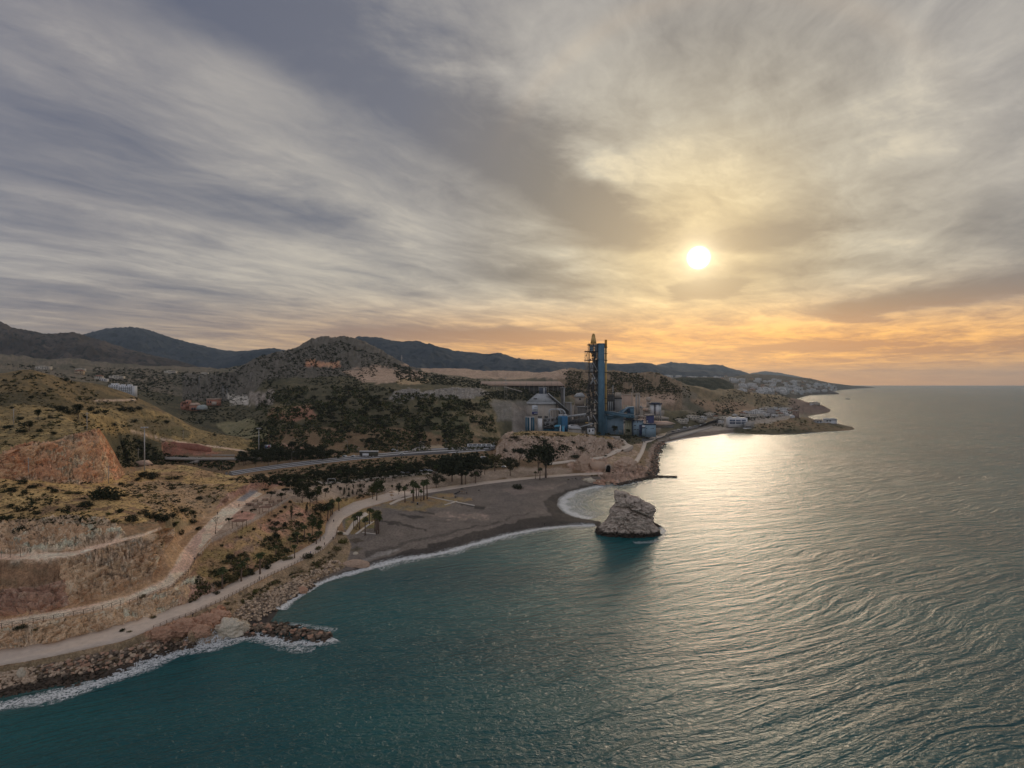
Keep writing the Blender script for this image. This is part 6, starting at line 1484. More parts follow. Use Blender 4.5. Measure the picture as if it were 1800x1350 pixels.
def pcyl(pxc, wpx, py0, py1, Y, top=None, seg=24, yo=0): return cyl(X(pxc, Y), Y + yo, Z(py1, Y), Z(py0, Y), wpx / 2 * Y / 1000, None if top is None else top / 2 * Y / 1000, seg)
def beam(px0, py0, px1, py1, Y, r=.25, yo=0, seg=5, Y2=None):
    Y2 = Y2 or Y; return tube_np([(X(px0, Y), Y + yo, Z(py0, Y)), (X(px1, Y2), Y2 + yo, Z(py1, Y2))], [r, r], seg)
def prism(pts, Y, d):
    """outline in (px, py) at distance Y, extruded d metres away"""
    n = len(pts); V = [(X(a, Y), Y, Z(b, Y)) for a, b in pts] + [(X(a, Y), Y + d, Z(b, Y)) for a, b in pts]
    return V, [tuple(range(n))[::-1], tuple(range(n, 2 * n))] + [(i, (i + 1) % n, n + (i + 1) % n, n + i) for i in range(n)]
def ribs(px0, px1, py0, py1, Y, n, d=.25, w=.25):
    return join_vf([wbox(X(px0 + (px1 - px0) * (i + .5) / n, Y) - w / 2, X(px0 + (px1 - px0) * (i + .5) / n, Y) + w / 2, Y - d, Y - .003, Z(py1, Y), Z(py0, Y)) for i in range(n)])
M_BLUE = pmat('blue_cladding', (.10,.20,.28), .6, scale=.15, var=.2, grime=.35)
M_BLUEL = pmat('blue_cladding_pale', (.26,.36,.44), .6, scale=.15, var=.12, grime=.25)
M_BLUEB = pmat('bright_blue_paint', (.035,.17,.34), .5, scale=.2, var=.15, grime=.3)
M_SKYB = pmat('sky_blue_paint', (.09,.33,.50), .5, scale=.3, var=.1)
M_TEAL = pmat('teal_silo', (.025,.095,.145), .55, scale=.2, var=.2, grime=.3)
M_PURP = pmat('violet_blue_cladding', (.10,.105,.24), .6, scale=.2, var=.15)
M_NAVY = pmat('navy_trim', (.02,.03,.075), .5)
M_GREY = pmat('grey_cladding', (.36,.36,.365), .7, scale=.2, var=.15, grime=.35)
M_LGREY = pmat('pale_grey_metal', (.46,.47,.48), .6, scale=.2, var=.1, grime=.25)
M_DUST = pmat('dusty_concrete', (.42,.37,.32), .9, scale=.12, var=.16, grime=.35)
M_BEIGE = pmat('beige_concrete', (.50,.42,.35), .9, scale=.12, var=.12, grime=.3)
M_PINK = pmat('dusty_pink_roof', (.64,.46,.36), .9, scale=.05, var=.08)
M_DARK = pmat('dark_steelwork', (.055,.055,.06), .6, .3, scale=1, var=.25)
M_DK2 = pmat('sooty_steel', (.10,.095,.09), .7, .2, scale=.4, var=.3)
M_YEL = pmat('yellow_stack_paint', (.60,.38,.13), .6, scale=.3, var=.12, grime=.3)
M_ORNG = pmat('orange_stack_top', (.55,.24,.03), .6, scale=.3, var=.12)
M_CREAM = pmat('cream_silo', (.48,.46,.32), .7, scale=.3, var=.1, grime=.3)
M_GLASS = pmat('dark_window_glass', (.03,.035,.045), .15, scale=1, var=.1, spec=.6)
M_TERRA = pmat('terracotta_render', (.50,.24,.17), .9, scale=.3, var=.12)
M_SIGNW = pmat('sign_white', (.62,.65,.68), .7, scale=1, var=.04); M_SIGNB = pmat('sign_blue', (.03,.035,.16), .7, scale=1, var=.04)
GZ = 11.8
# ---- the preheater tower
def tower():
    Y = 755.0; T = Thing('preheater_tower', (X(1046, Y), Y + 6, GZ), 'very tall open steel preheater tower with blue shaft and yellow cone top', 'tower')
    b = Z(766, Y)
    sh = T.part('blue_shaft', wbox(X(1051.3, Y), X(1061.8, Y), Y - 2, Y + 7, b, Z(604.5, Y), .12), M_BLUE)
    T.part('shaft_cap', wbox(X(1050.9, Y), X(1062.2, Y), Y - 2.4, Y + 7.4, Z(604.5, Y), Z(603.6, Y), .12), M_BLUEL, sh)
    for k in range(1, 6): T.part('seam', wbox(X(1051.0, Y), X(1062.1, Y), Y - 2.35, Y + 7.35, Z(604.5 + k * 27, Y), Z(604.5 + k * 27, Y) + .25, .12), M_BLUE, sh)
    ox, oy = 1065.4, Y + 2
    st = T.part('yellow_stack', pcyl(ox, 3.6, 611, 722, Y, yo=2, seg=16), M_YEL); T.part('orange_top', pcyl(ox, 4.4, 597, 611, Y, yo=2, seg=16), M_ORNG, st)
    for py in (610, 621, 633, 654, 676, 700, 709): T.part('stack_bracket', pbox(1061.5, 1067.8, py, py + 1.0, Y, 4), M_DARK)
    # steel frame: columns, decks, rails
    for px in (1036.5, 1043.5, 1050.6):
        for yo in (0, 10): T.part('column', beam(px, 766, px, 604, Y, .42, yo, 4), M_DARK)
    for py, l, r in ((605, 1034, 1052), (617, 1029, 1052), (632.5, 1029, 1052), (653.5, 1030, 1052), (676, 1034, 1052), (694, 1034, 1052), (709, 1032, 1052), (727, 1031, 1052), (745, 1031, 1052)):
        dk = T.part('deck', pbox(l, r, py, py + .9, Y - 1, 13), M_DARK)
        T.part('guard_rail', join_vf([beam(l, py - 1.5, r, py - 1.5, Y, .1, -.8, 3)] + [beam(l + (r - l) * i / 7, py - 1.6, l + (r - l) * i / 7, py, Y, .08, -.8, 3) for i in range(8)]), M_DARK, dk)
    fl = (605, 617, 632.5, 653.5, 676, 694, 709, 727, 745, 766)
    br = []
    for i, (a, c) in enumerate(zip(fl[:-1], fl[1:])):
        br.append(beam(1036.5 if i % 2 else 1043.5, a, 1043.5 if i % 2 else 1036.5, c, Y, .2, -.3, 4)); br.append(beam(1050.6, a, 1043.5, c, Y, .2, 10.2, 4))
        br.append(beam(1036.5, a, 1043.5, c, Y, .2, 10.2, 4))
    for b_ in br: T.part('brace', b_, M_DARK)
    for a, c, d, e in ((1040.5, 656, 1050.8, 674), (1046.5, 688, 1051, 696), (1045, 702, 1051, 709), (1042, 729, 1051.5, 746), (1041, 635, 1050, 652)): T.part('stair_flight', beam(a, c, d, e, Y, .32, -1.6, 4), M_LGREY)
    # outrigger frame at the upper left
    ou = [beam(px, 616, px, 655, Y, .2, yo, 4) for px in (1029.3, 1033.0) for yo in (0, 8)] + [beam(1029.3, a, 1033.0, c, Y, .14, 0, 3) for a, c in ((617, 632), (632, 617), (634, 653), (653, 634))]
    ou += [beam(1033.0, 655, 1036, 672, Y, .18, 0, 3), beam(1033, 606, 1033, 617, Y, .15, 0, 3), beam(1034.5, 602, 1034.5, 606, Y, .15, 0, 3)]
    T.part('outrigger_frame', join_vf(ou), M_DUST)
    for px in (1031.5, 1034.6): T.part('service_pipe', beam(px, 619, px, 652, Y, .14, -.5, 4), M_YEL)
    # vessels and ducts inside the frame
    hd = T.part('head_house', pbox(1037.5, 1051, 605.5, 609, Y, 9), M_GREY)
    T.part('yellow_cone', (lambda v: v)(pcyl(1044, 11, 591, 603.8, Y, top=6.4, seg=20, yo=4)), M_YEL, smooth=False)
    T.part('cone_cap', join_vf([pcyl(1044, 6.4, 587.6, 591, Y, top=5.0, seg=20, yo=4), pcyl(1044, 5.0, 585.8, 587.6, Y, top=2.4, seg=20, yo=4)]), M_YEL)
    for px, w, a, c, m in ((1041, 7, 609, 615, M_BLUEL), (1048, 5, 607, 616, M_GREY), (1046.5, 7, 619, 626, M_DK2), (1047, 7.5, 634, 643, M_DK2), (1041, 6, 641, 649, M_GREY), (1047.5, 6, 655, 662, M_DK2), (1042, 7, 678, 684, M_DK2), (1047.5, 6, 696, 702, M_DK2), (1041, 6, 711, 717, M_DK2), (1047, 6.5, 729, 736, M_DK2)):
        v = T.part('cyclone', pcyl(px, w, a, c, Y, yo=4, seg=18), m); T.part('cyclone_cone', pcyl(px, w * .35, c, c + (c - a) * .9, Y, top=w, seg=18, yo=4), m, v)
    for p in ([(1045.5,664),(1038,675.5)], [(1040.5,664),(1046.5,675.5)]): T.part('split_duct', beam(p[0][0], p[0][1], p[1][0], p[1][1], Y, 1.0, 1, 8), M_LGREY)
    T.part('down_duct', beam(1045.5, 617, 1045.5, 664, Y, .9, 4, 8), M_DK2)
    T.part('pale_fitting', pbox(1044, 1047, 706.5, 708.5, Y, 3), M_LGREY); T.part('pale_fitting', pbox(1043.5, 1047.5, 720, 721.5, Y, 3), M_LGREY)  # pale grey boxes inside the frame
    r = random.Random(3); bits = []
    for _ in range(110):
        px = r.uniform(1031, 1050); py = r.uniform(612, 762) if _ % 3 == 0 else r.uniform(676, 762); w = r.uniform(1, 4); h = r.uniform(1, 5)
        bits.append(pbox(px, px + w, py, py + h, Y + r.uniform(1, 6), 3) if r.random() < .6 else beam(px, py, px + r.uniform(-6, 6), py + r.uniform(-4, 9), Y, r.uniform(.2, .6), r.uniform(0, 6), 5))
    T.part('plant_pipework', join_vf(bits), M_DK2)
tower()
def simple(name, label, cat, parts, base=None, group=None):
    """a thing from (part name, shape, material) rows; the first row sets the base"""
    V = parts[0][1][0]; c = base or (sum(v[0] for v in V) / len(V), sum(v[1] for v in V) / len(V), min(v[2] for v in V))
    T = Thing(name, c, label, cat, group)
    for row in parts: T.part(row[0], row[1], row[2], smooth=(len(row) > 3 and row[3]))
    return T
# ---- domed clinker store with its conveyor
def dome():
    Y = 800.0; T = Thing('clinker_store', (X(955.5, Y), Y + 22, GZ), 'round dusty concrete store with pale conical roof and blue and white sign', 'storage silo')
    yo = 22
    T.part('wall', pcyl(955.5, 55, 711, 762, Y, yo=yo, seg=48), M_DUST, smooth=False)
    T.part('rim', pcyl(955.5, 58, 707.6, 711, Y, yo=yo, seg=48), M_LGREY)
    T.part('roof', pcyl(955.5, 57, 692.5, 707.6, Y, top=22, yo=yo, seg=48), M_LGREY)
    for k in range(24):
        a = 2 * math.pi * (k + .5) / 24; r0, r1 = 28.5 * .8, 11 * .8; cx_, cy_ = X(955.5, Y), Y + yo
        T.part('roof_rib', tube_np([(cx_ + r0 * math.cos(a), cy_ + r0 * math.sin(a), Z(707.4, Y)), (cx_ + r1 * math.cos(a), cy_ + r1 * math.sin(a), Z(692.3, Y))], [.14, .14], 4), M_GREY)
    d = T.part('drum', pcyl(955.8, 13.5, 681.5, 692.5, Y, yo=yo, seg=24), pmat('drum_steel', (.075,.09,.125), .6, scale=.4, var=.2)); T.part('drum_lid', pcyl(955.8, 15, 680.6, 681.5, Y, yo=yo, seg=24), M_GREY, d)
    T.part('drum_band', pbox(955, 958, 682, 692, Y + 14.3, 2), M_LGREY, d)
    for px in (941, 973): T.part('roof_walkway', pbox(px - 3, px + 3, 700.2, 701.5, Y + 6, 5), M_DARK)
    for px in (930.5, 942, 954.5, 970, 980): T.part('pilaster', pbox(px, px + .8, 711, 762, Y + yo - 22 * math.sqrt(max(.02, 1 - ((px - 955.3) / 27.5) ** 2)) - .5, 1.5), M_BEIGE)
    s = T.part('sign', pbox(935.2, 948.2, 712.5, 724, Y + 1.6, .5), M_SIGNW); s2 = T.part('blue_sign', pbox(935.2, 948.2, 724.2, 728.6, Y + 1.6, .5), M_SIGNB)
    for py, a, b in ((715.6, 939, 944.5), (718.8, 936.5, 947), (720.2, 936.5, 941)): T.part('sign_lettering', pbox(a, b, py, py + .8, Y + 1.3, .25), M_GREY, s)
    for i, a in enumerate((938.5, 940.6, 942.7, 944.8)): T.part('sign_lettering', pbox(a, a + 1.3, 725.8, 727.2, Y + 1.3, .25), M_SIGNW, s2)
dome()
Y = 795.0
simple('conveyor', 'dark sloping conveyor gallery falling from the domed store to the right', 'conveyor', [('gallery', prism([(961,691),(966,692),(1000,722),(1000,728),(994,728)], Y + 12, 5), M_DK2), ('roof_edge', beam(964, 691, 1001, 722.5, Y, .6, 11, 4), M_LGREY), ('support_leg', beam(985, 714, 985, 760, Y, .6, 14, 4), M_DARK), ('support_leg', beam(998, 726, 998, 760, Y, .6, 14, 4), M_DARK)])
Y = 730.0
def silo(name, label, pxc, w, py0, py1, Y, mat, cap=M_LGREY, extra=(), cat='silo', seg=24, ladder=True):
    T = Thing(name, (X(pxc, Y), Y, Z(py1, Y)), label, cat)
    T.part('shell', pcyl(pxc, w, py0, py1, Y, seg=seg), mat, smooth=False); T.part('lid', pcyl(pxc, w * 1.04, py0 - .8, py0, Y, seg=seg), cap)
    T.part('guard_rail', join_vf([tube_np([(X(pxc, Y) + w / 2000 * Y * math.cos(a), Y + w / 2000 * Y * math.sin(a), Z(py0 - 2.2, Y)), (X(pxc, Y) + w / 2000 * Y * math.cos(a + .5), Y + w / 2000 * Y * math.sin(a + .5), Z(py0 - 2.2, Y))], [.08, .08], 3) for a in np.arange(0, 6.3, .5)]), M_STEEL)
    if ladder: T.part('ladder', pbox(pxc - w * .12, pxc - w * .12 + .8, py0, py1, Y - w / 2000 * Y - .2, .3), M_STEEL)
    for e in extra: T.part(*e)
    return T
silo('blue_silo', 'dark teal silo left of the grey pipe below the domed store', 927, 7, 733.5, 768, 705, M_TEAL)
silo('blue_silo', 'dark teal silo right of the grey pipe below the domed store', 936, 7, 733.5, 768, 705, M_TEAL)
simple('vent_pipe', 'pale grey upright pipe between the two dark teal silos', 'pipe', [('pipe', pcyl(931.8, 2.4, 733, 768, 702, seg=12), M_LGREY), ('cross_tube', beam(928, 733.4, 936, 733.4, 702, .6), M_LGREY)])
silo('white_silo', 'slim white silo standing before the sign of the domed store', 949.2, 8, 735.5, 757, 708, M_WHITE, extra=(('hopper', pcyl(949.2, 4, 757, 761, 708, top=7.4), M_LGREY), ('filter_head', pbox(946, 952.5, 731.5, 735, 706, 4), M_DK2)), ladder=False)
# pipe arch and machinery in front of the dome
simple('pipe_arch', 'pale arched twin pipe bending down towards the bright blue building', 'pipe', [
    ('pipe', tube_np([(X(a, 735), 735, Z(b, 735)) for a, b in ((965.5,731),(965.5,722),(967.5,719.8),(971,719.4),(980,719.4),(984,720.8),(986,726))], [.85] * 7, 10), M_LGREY, True),
    ('pipe', tube_np([(X(a, 735), 738, Z(b, 735)) for a, b in ((978,719.6),(985,719.2),(990,721),(993,724),(994.5,729))], [1.0] * 5, 10), M_LGREY, True),
    ('support_leg', join_vf([beam(px, 722, px, 748, 735, .3, 0, 4) for px in (966, 969.5, 974, 979, 983)]), M_DK2)], base=(X(975, 735), 735, GZ))
r = random.Random(9)
simple('kiln_machinery', 'dark jumble of machinery and pipes between the white silo and bright blue building', 'machinery', [
    ('frames', join_vf([pbox(px, px + r.uniform(1, 3), 731 + r.uniform(0, 14), 757, 733 + r.uniform(0, 8), 4) for px in np.arange(955, 982, 2.1)]), M_DK2),
    ('pipes', join_vf([beam(r.uniform(955, 980), r.uniform(730, 750), r.uniform(955, 982), r.uniform(735, 755), 731, .35) for _ in range(14)]), M_GREY),
    ('platform', pbox(953, 980, 751, 752.2, 728, 8), M_DK2), ('plinth', pbox(955, 982, 754, 766, 730, 8), M_TEAL)], base=(X(968, 735), 735, GZ))
simple('blue_building', 'bright blue tall box building with two pale roof units', 'building', [
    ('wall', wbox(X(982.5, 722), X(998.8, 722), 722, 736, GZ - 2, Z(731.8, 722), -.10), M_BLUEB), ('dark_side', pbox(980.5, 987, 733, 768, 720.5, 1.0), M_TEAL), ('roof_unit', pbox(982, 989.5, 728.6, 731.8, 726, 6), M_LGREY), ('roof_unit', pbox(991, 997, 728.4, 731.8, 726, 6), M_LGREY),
    ('cladding_ribs', ribs(988, 998, 732.5, 766, 720.6, 8, .2, .12), M_BLUE), ('door', pbox(992, 995, 752, 760, 720.2, .4), M_NAVY)])
silo('sky_blue_tank', 'small sky blue tank with a pipe hood in front of the bright blue building', 990.2, 4.2, 749.5, 768, 700, M_SKYB, M_SKYB, ladder=False, seg=14)
simple('sky_blue_canopy', 'sky blue roofed shed with white end posts left of the small tank', 'shed', [('roof', prism([(974.5,749.5),(978,747.3),(986.5,747.3),(985,750.2),(974.5,751)], 701, 6), M_SKYB), ('post', pbox(984.5, 986, 748, 766, 700, .6), M_WHITE), ('post', pbox(983, 983.7, 751, 766, 703, .5), M_WHITE), ('wall', pbox(975, 983, 752, 766, 705, 2), M_TEAL)])
simple('white_tank', 'small white tank just right of the bright blue building', 'tank', [('shell', pcyl(1001, 4, 747, 752, 715, seg=14), M_WHITE), ('leg', pbox(1000, 1002, 752, 768, 715, 1), M_DK2)])
simple('kiln_duct', 'long pale horizontal pipe running to the foot of the tower', 'pipe', [('pipe', beam(998, 732, 1030, 728, 740, 1.25, 0, 12), M_LGREY, True), ('pipe_flange', join_vf([pbox(px, px + .7, 729.2, 733, 738.2, 3.6) for px in (1004, 1012, 1020, 1027)]), M_GREY), ('support_leg', join_vf([beam(px, 731, px, 762, 740, .4, 0, 4) for px in (1000, 1009, 1018)]), M_DARK)])
simple('rotary_kiln', 'thick dark kiln tube with a pale ring on dark piers left of the tower', 'kiln', [('tube', beam(1000, 743, 1040, 736.5, 748, 3.2, 0, 20), M_DK2, True), ('gear_ring', beam(1033.5, 737.2, 1035.0, 737.0, 748, 4.2, 0, 20), M_LGREY), ('ring', beam(1012, 741, 1013, 740.8, 748, 3.7, 0, 20), M_DK2), ('pier', pbox(1008, 1013, 745, 766, 745, 6), M_CONCD), ('pier', pbox(1032, 1037, 742, 766, 745, 6), M_CONCD), ('yellow_guard', pbox(1029, 1034, 742.5, 744, 743, 2), M_YEL)])
simple('low_sheds', 'row of low pale roofed sheds at the foot of the tower behind the outcrop', 'shed', [('roof', prism([(999,753.5),(1003,749.5),(1013,750),(1022,752.5),(1022,755)], 712, 8), M_LGREY), ('wall', pbox(999, 1022, 755, 768, 713, 7), M_DUST), ('upper_roof', prism([(1003,746),(1018,748.4),(1021,752),(1004,749)], 722, 6), M_GREY)])
simple('lattice_conveyor', 'dark sloped lattice conveyor between the low sheds and the tower', 'conveyor', [('deck', beam(1018, 751, 1043, 744.5, 735, .8, 0, 4), M_LGREY), ('trestle', join_vf([beam(px, 751 - (px - 1018) * .26, px, 766, 735, .35, 0, 4) for px in (1020, 1025, 1031, 1037, 1042)] + [beam(px, 752, px + 5, 764, 735, .2, 0, 4) for px in (1020, 1026, 1032)]), M_DARK)])
simple('white_shed', 'small white shed with dark openings at the left foot of the blue shaft', 'shed', [('wall', pbox(1033, 1045, 752, 768, 728, 8), M_WHITE), ('roof', pbox(1032, 1046, 750.6, 752, 727, 10), M_DARK), ('window', pbox(1035, 1037.4, 755, 759, 727.7, .4), M_GLASS), ('window', pbox(1041, 1043.5, 755, 758, 727.7, .4), M_GLASS)])
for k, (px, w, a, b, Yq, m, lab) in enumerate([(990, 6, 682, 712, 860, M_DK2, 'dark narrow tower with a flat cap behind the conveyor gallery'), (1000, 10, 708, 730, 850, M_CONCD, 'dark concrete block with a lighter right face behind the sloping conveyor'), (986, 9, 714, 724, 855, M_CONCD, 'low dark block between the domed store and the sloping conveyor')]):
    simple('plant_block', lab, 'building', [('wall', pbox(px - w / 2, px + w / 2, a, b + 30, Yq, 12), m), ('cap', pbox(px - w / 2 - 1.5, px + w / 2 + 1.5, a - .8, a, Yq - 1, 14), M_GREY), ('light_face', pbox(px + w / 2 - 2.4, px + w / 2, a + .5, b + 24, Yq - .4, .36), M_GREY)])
simple('crusher_house', 'beige gabled crusher house with tin roof behind the kiln', 'building', [('wall', pbox(1012, 1027, 697, 712, 860, 14), M_BEIGE), ('roof', prism([(1010,697.5),(1016,691.5),(1024,690.5),(1029,697),(1027,698)], 858, 18), M_LGREY), ('lower_wall', pbox(1010, 1030, 712, 740, 863, 14), M_DUST), ('window', pbox(1018, 1021, 700, 703, 859.6, .4), M_GLASS), ('stair_tower', pbox(1030.5, 1033, 700, 740, 856, 4), M_DK2)])
simple('crusher_annexe', 'lower grey block with ribs below the gabled crusher house', 'building', [('wall', pbox(1016, 1033, 716, 760, 830, 10), M_CONCD), ('ribs', ribs(1016, 1033, 716, 745, 830, 7, .4, .5), M_DK2), ('roof', pbox(1015, 1034, 714.6, 716, 829, 12), M_GREY)])
# ---- right-hand side of the works
def blue_hall():
    Y = 770.0; T = Thing('blue_hall', (X(1079, Y), Y + 12, GZ), 'large blue clad hall with sloping roof line right of the tower shaft', 'building')
    T.part('wall', prism([(1062.5,734),(1096,728.5),(1096,770),(1062.5,770)], Y, 24), M_BLUEL)
    T.part('roof_band', prism([(1062.5,728.5),(1076,731.5),(1096,724.5),(1096,728.8),(1074,737),(1062.5,737)], Y - 1.2, 26), M_BLUE)
    T.part('left_bay', prism([(1062,728),(1067.5,728),(1067.5,770),(1062,770)], Y - 3, 10), M_BLUE)
    T.part('cladding_ribs', ribs(1069, 1095.5, 737, 768, Y - .01, 16, .2, .12), M_BLUE)
    for px in (1088, 1091): T.part('door', pbox(px, px + 1.6, 756, 762, Y - .4, .38), M_GREY)
blue_hall()
simple('blue_conveyor', 'long blue roofed gallery running right from the tower shaft', 'conveyor', [('gallery', prism([(1062,722),(1100,728),(1115,729.5),(1115,735),(1100,734.5),(1062,727)], 760, 6), M_BLUE), ('roof', prism([(1062,721.4),(1100,727.4),(1115,729),(1115,729.6),(1100,728.1),(1062,722.1)], 759, 8), M_BLUEL), ('window', pbox(1105, 1107, 731, 732.2, 759.7, .25), M_GLASS), ('window', pbox(1110, 1112, 731.4, 732.6, 759.7, .25), M_GLASS), ('support_leg', pbox(1101, 1114, 734.4, 739, 762, 3), M_DARK)])
simple('transfer_house', 'blue transfer house with slanting gallery above the long conveyor', 'building', [('wall', pbox(1104, 1114.5, 716, 729, 775, 9), M_BLUE), ('roof', prism([(1092,726.5),(1104,715.5),(1114.5,714.5),(1114.5,716.2),(1105,717),(1093,729.5)], 774, 10), M_BLUEL), ('gallery', prism([(1090,723),(1104,715.8),(1104,722),(1090,728)], 779, 5), M_BLUE), ('recess_shade', pbox(1104.6, 1107.8, 719, 725.6, 774.6, .35), M_NAVY), ('beige_wall', pbox(1097, 1103.5, 722.5, 726, 781, 4), M_BEIGE)])  # navy plate stands for shade in a recess; beige block beside the wall
for k, px in enumerate((1100.6, 1104.9, 1109.0)): silo('cream_silo', 'cream silo, ' + ('left', 'middle', 'right')[k] + ' one of the three between the blue hall and the office block', px, 4.1, 738.5, 770, 775, M_CREAM, M_DARK, ladder=False, seg=16)
simple('silo_canopy', 'dark roof deck over the three cream silos', 'roof', [('deck', pbox(1097.5, 1112, 736.2, 738, 770, 10), M_NAVY)])
def office(name, label, px0, px1, py0, py1, Y, wins, wall=M_BLUEL, side=None, roofpts=None):
    T = Thing(name, (X((px0 + px1) / 2, Y), Y + 5, Z(py1, Y)), label, 'building')
    T.part('wall', pbox(px0, px1, py0, py1 + 8, Y, 12), wall); T.part('roof', pbox(px0 - .5, px1 + .5, py0 - 1.2, py0, Y - .6, 13.5), M_NAVY)
    for i, (a, b, w, h) in enumerate(wins):
        f = T.part('window', pbox(a, a + w, b, b + h, Y - .12, .118), M_GLASS); T.part('sill', pbox(a - .1, a + w + .1, b + h, b + h + .3, Y - .3, .297), M_LGREY, f)
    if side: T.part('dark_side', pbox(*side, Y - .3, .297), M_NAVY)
    return T
office('office_block', 'grey-blue three storey office block with small square windows', 1113, 1131, 740, 762, 766, [(1115.3,741,1.6,1.6),(1120.2,741,1.6,1.6),(1124.4,741,1.6,1.6),(1128.2,741,1.8,1.4),(1115,747,2.6,1.4),(1115,754.3,2.8,1.4),(1120,754.3,2.6,1.4)], side=(1111.8,1113.2,740,768))
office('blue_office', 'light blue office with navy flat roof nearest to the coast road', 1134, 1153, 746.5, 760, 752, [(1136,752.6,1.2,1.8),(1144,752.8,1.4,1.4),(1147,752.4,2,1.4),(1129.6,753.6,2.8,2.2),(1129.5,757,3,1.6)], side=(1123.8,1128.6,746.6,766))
simple('blue_office_wing', 'white porch bay on the left side of the light blue office', 'porch', [('wall', pbox(1128.8, 1133.8, 748, 766, 751, 4), M_BLUEL), ('parapet', pbox(1128.5, 1134, 748, 751, 750.6, .35), M_WHITE), ('band', pbox(1128.5, 1134, 751.4, 752.4, 750.6, .35), M_NAVY)])
simple('violet_hall', 'violet-blue clad hall behind the light blue office', 'building', [('wall', pbox(1136, 1149.5, 730, 760, 800, 14), M_PURP), ('roof', prism([(1134,730.5),(1140,728.6),(1150,728),(1150,729.8),(1136,731)], 799, 16), M_BEIGE), ('door', pbox(1136.4, 1139, 739, 743, 799.6, .38), M_LGREY), ('cladding_ribs', ribs(1137, 1149, 731, 758, 800, 10, .2, .12), M_NAVY)])
simple('pink_building', 'dusty pink block with small dark windows beside the violet-blue hall', 'building', [('wall', pbox(1126, 1135.6, 733, 760, 795, 12), M_PINK), ('window', pbox(1130.6, 1132, 734, 736, 794.7, .28), M_GLASS), ('window', pbox(1133.5, 1135, 734, 736, 794.7, .28), M_GLASS), ('window', pbox(1133.5, 1135, 737.5, 739, 794.7, .28), M_GLASS), ('roof', pbox(1125, 1136, 731.6, 733, 794, 14), M_BEIGE)])
silo('raw_meal_silo', 'squat dusty silo beside the transfer house', 1120.5, 8, 729, 742, 812, M_DUST, M_DK2)
for px, w, a, nm in ((1118.8, 4.2, 693.5, 'left'), (1123.4, 3.6, 693.5, 'right')): silo('tall_silo', 'tall beige concrete silo, ' + nm + ' one of the pair right of the tower', px, w, a, 735, 840, M_BEIGE, M_BEIGE, seg=18)
simple('silo_bridge', 'beige cap joining the tops of the two tall silos', 'bridge', [('deck', pbox(1116.5, 1125.5, 692, 694.4, 838, 5), M_BEIGE), ('rail', beam(1116.5, 690.6, 1125.5, 690.6, 838, .15), M_STEEL)])
for px, a, b, m in ((1112.4, 679, 730, M_BEIGE), (1077.4, 678, 700, M_LGREY), (1127.5, 708, 722, M_BEIGE), (1099, 714, 724, M_BEIGE), (1110, 690, 726, M_BEIGE)):
    simple('thin_stack', {679: 'thin beige stack with a bent top left of the tall silos', 678: 'thin pale stack just right of the yellow stack', 708: 'short thin stack right of the tall silos', 714: 'short yellowish stack before the beige wall', 690: 'thin stack close beside the left tall silo'}[a], 'chimney', [('pipe', pcyl(px, 1.0, a, b, 845, seg=10), m, True), ('cap', pcyl(px, 1.5, a - .8, a, 845, seg=10), M_STEEL)])
simple('mill_building', 'dark framed mill building right of the yellow stack', 'building', [('frame', join_vf([beam(px, 690, px, 722, 800, .5, 0, 4) for px in (1068, 1072, 1076, 1080)] + [beam(1068, py, 1081, py, 800, .4, 0, 4) for py in (690, 697, 704, 711, 718)]), M_DARK), ('mill', pbox(1069, 1080, 693, 722, 803, 8), M_DK2), ('duct', join_vf([pcyl(px, 1.2, 706, 722, 797, seg=10) for px in (1070, 1073, 1076)]), M_LGREY), ('base', pbox(1067, 1083, 722, 745, 803, 10), M_CONCD)])
simple('silo_house', 'grey ribbed silo house with dark band right of the mill', 'building', [('wall', pbox(1082, 1093, 699, 735, 815, 12), M_GREY), ('band', pbox(1081.6, 1093.4, 699, 701, 814, 14), M_DK2), ('upper', pbox(1083, 1092, 690, 699, 816, 10), M_BEIGE), ('ribs', ribs(1082, 1093, 702, 728, 815, 5, .4, .4), M_DUST)])
simple('packing_hall', 'wide beige block forming the back wall between silo house and tall silos', 'building', [('wall', pbox(1094, 1112, 694, 735, 860, 16), M_PINK), ('seam', ribs(1094, 1112, 694, 730, 860, 6, .3, .3), M_BEIGE), ('roof', pbox(1093.6, 1112.4, 693, 694, 859, 18), M_BEIGE), ('ground_stacks', join_vf([pcyl(px, 1.6, 712, 724, 850, seg=10) for px in (1096, 1099, 1103, 1106)]), M_CREAM)])
def silo_pair():
    Y = 830.0; T = Thing('white_silos', (X(1154, Y), Y + 7, Z(729, Y)), 'white block of silos under a dark navy roof deck', 'silo')
    T.part('left_silo', pcyl(1147.5, 7.4, 711, 729, Y, yo=4, seg=24), M_WHITE); T.part('main_silo', pcyl(1156, 9, 711, 728, Y, yo=4, seg=24), M_WHITE); T.part('right_silo', pcyl(1161.5, 5, 711, 728, Y, yo=6, seg=24), M_WHITE)
    T.part('roof', pbox(1143.7, 1164, 708.5, 711, Y - 1, 12), M_NAVY); T.part('gap_shade', pbox(1150.8, 1152, 711, 729, Y + .5, 1), M_NAVY); T.part('headworks', pbox(1146, 1160, 706.6, 708.5, Y + 2, 7), M_DUST)  # navy box painted in for the shade between the silos
    T.part('skirt', join_vf([pbox(px, px + 1, 728, 736, Y + 1, 3) for px in (1145, 1149, 1153, 1157, 1161)]), M_GREY); T.part('stair_tower', pbox(1160.6, 1162, 720, 736, Y - 1.5, 2), M_GREY)
silo_pair()
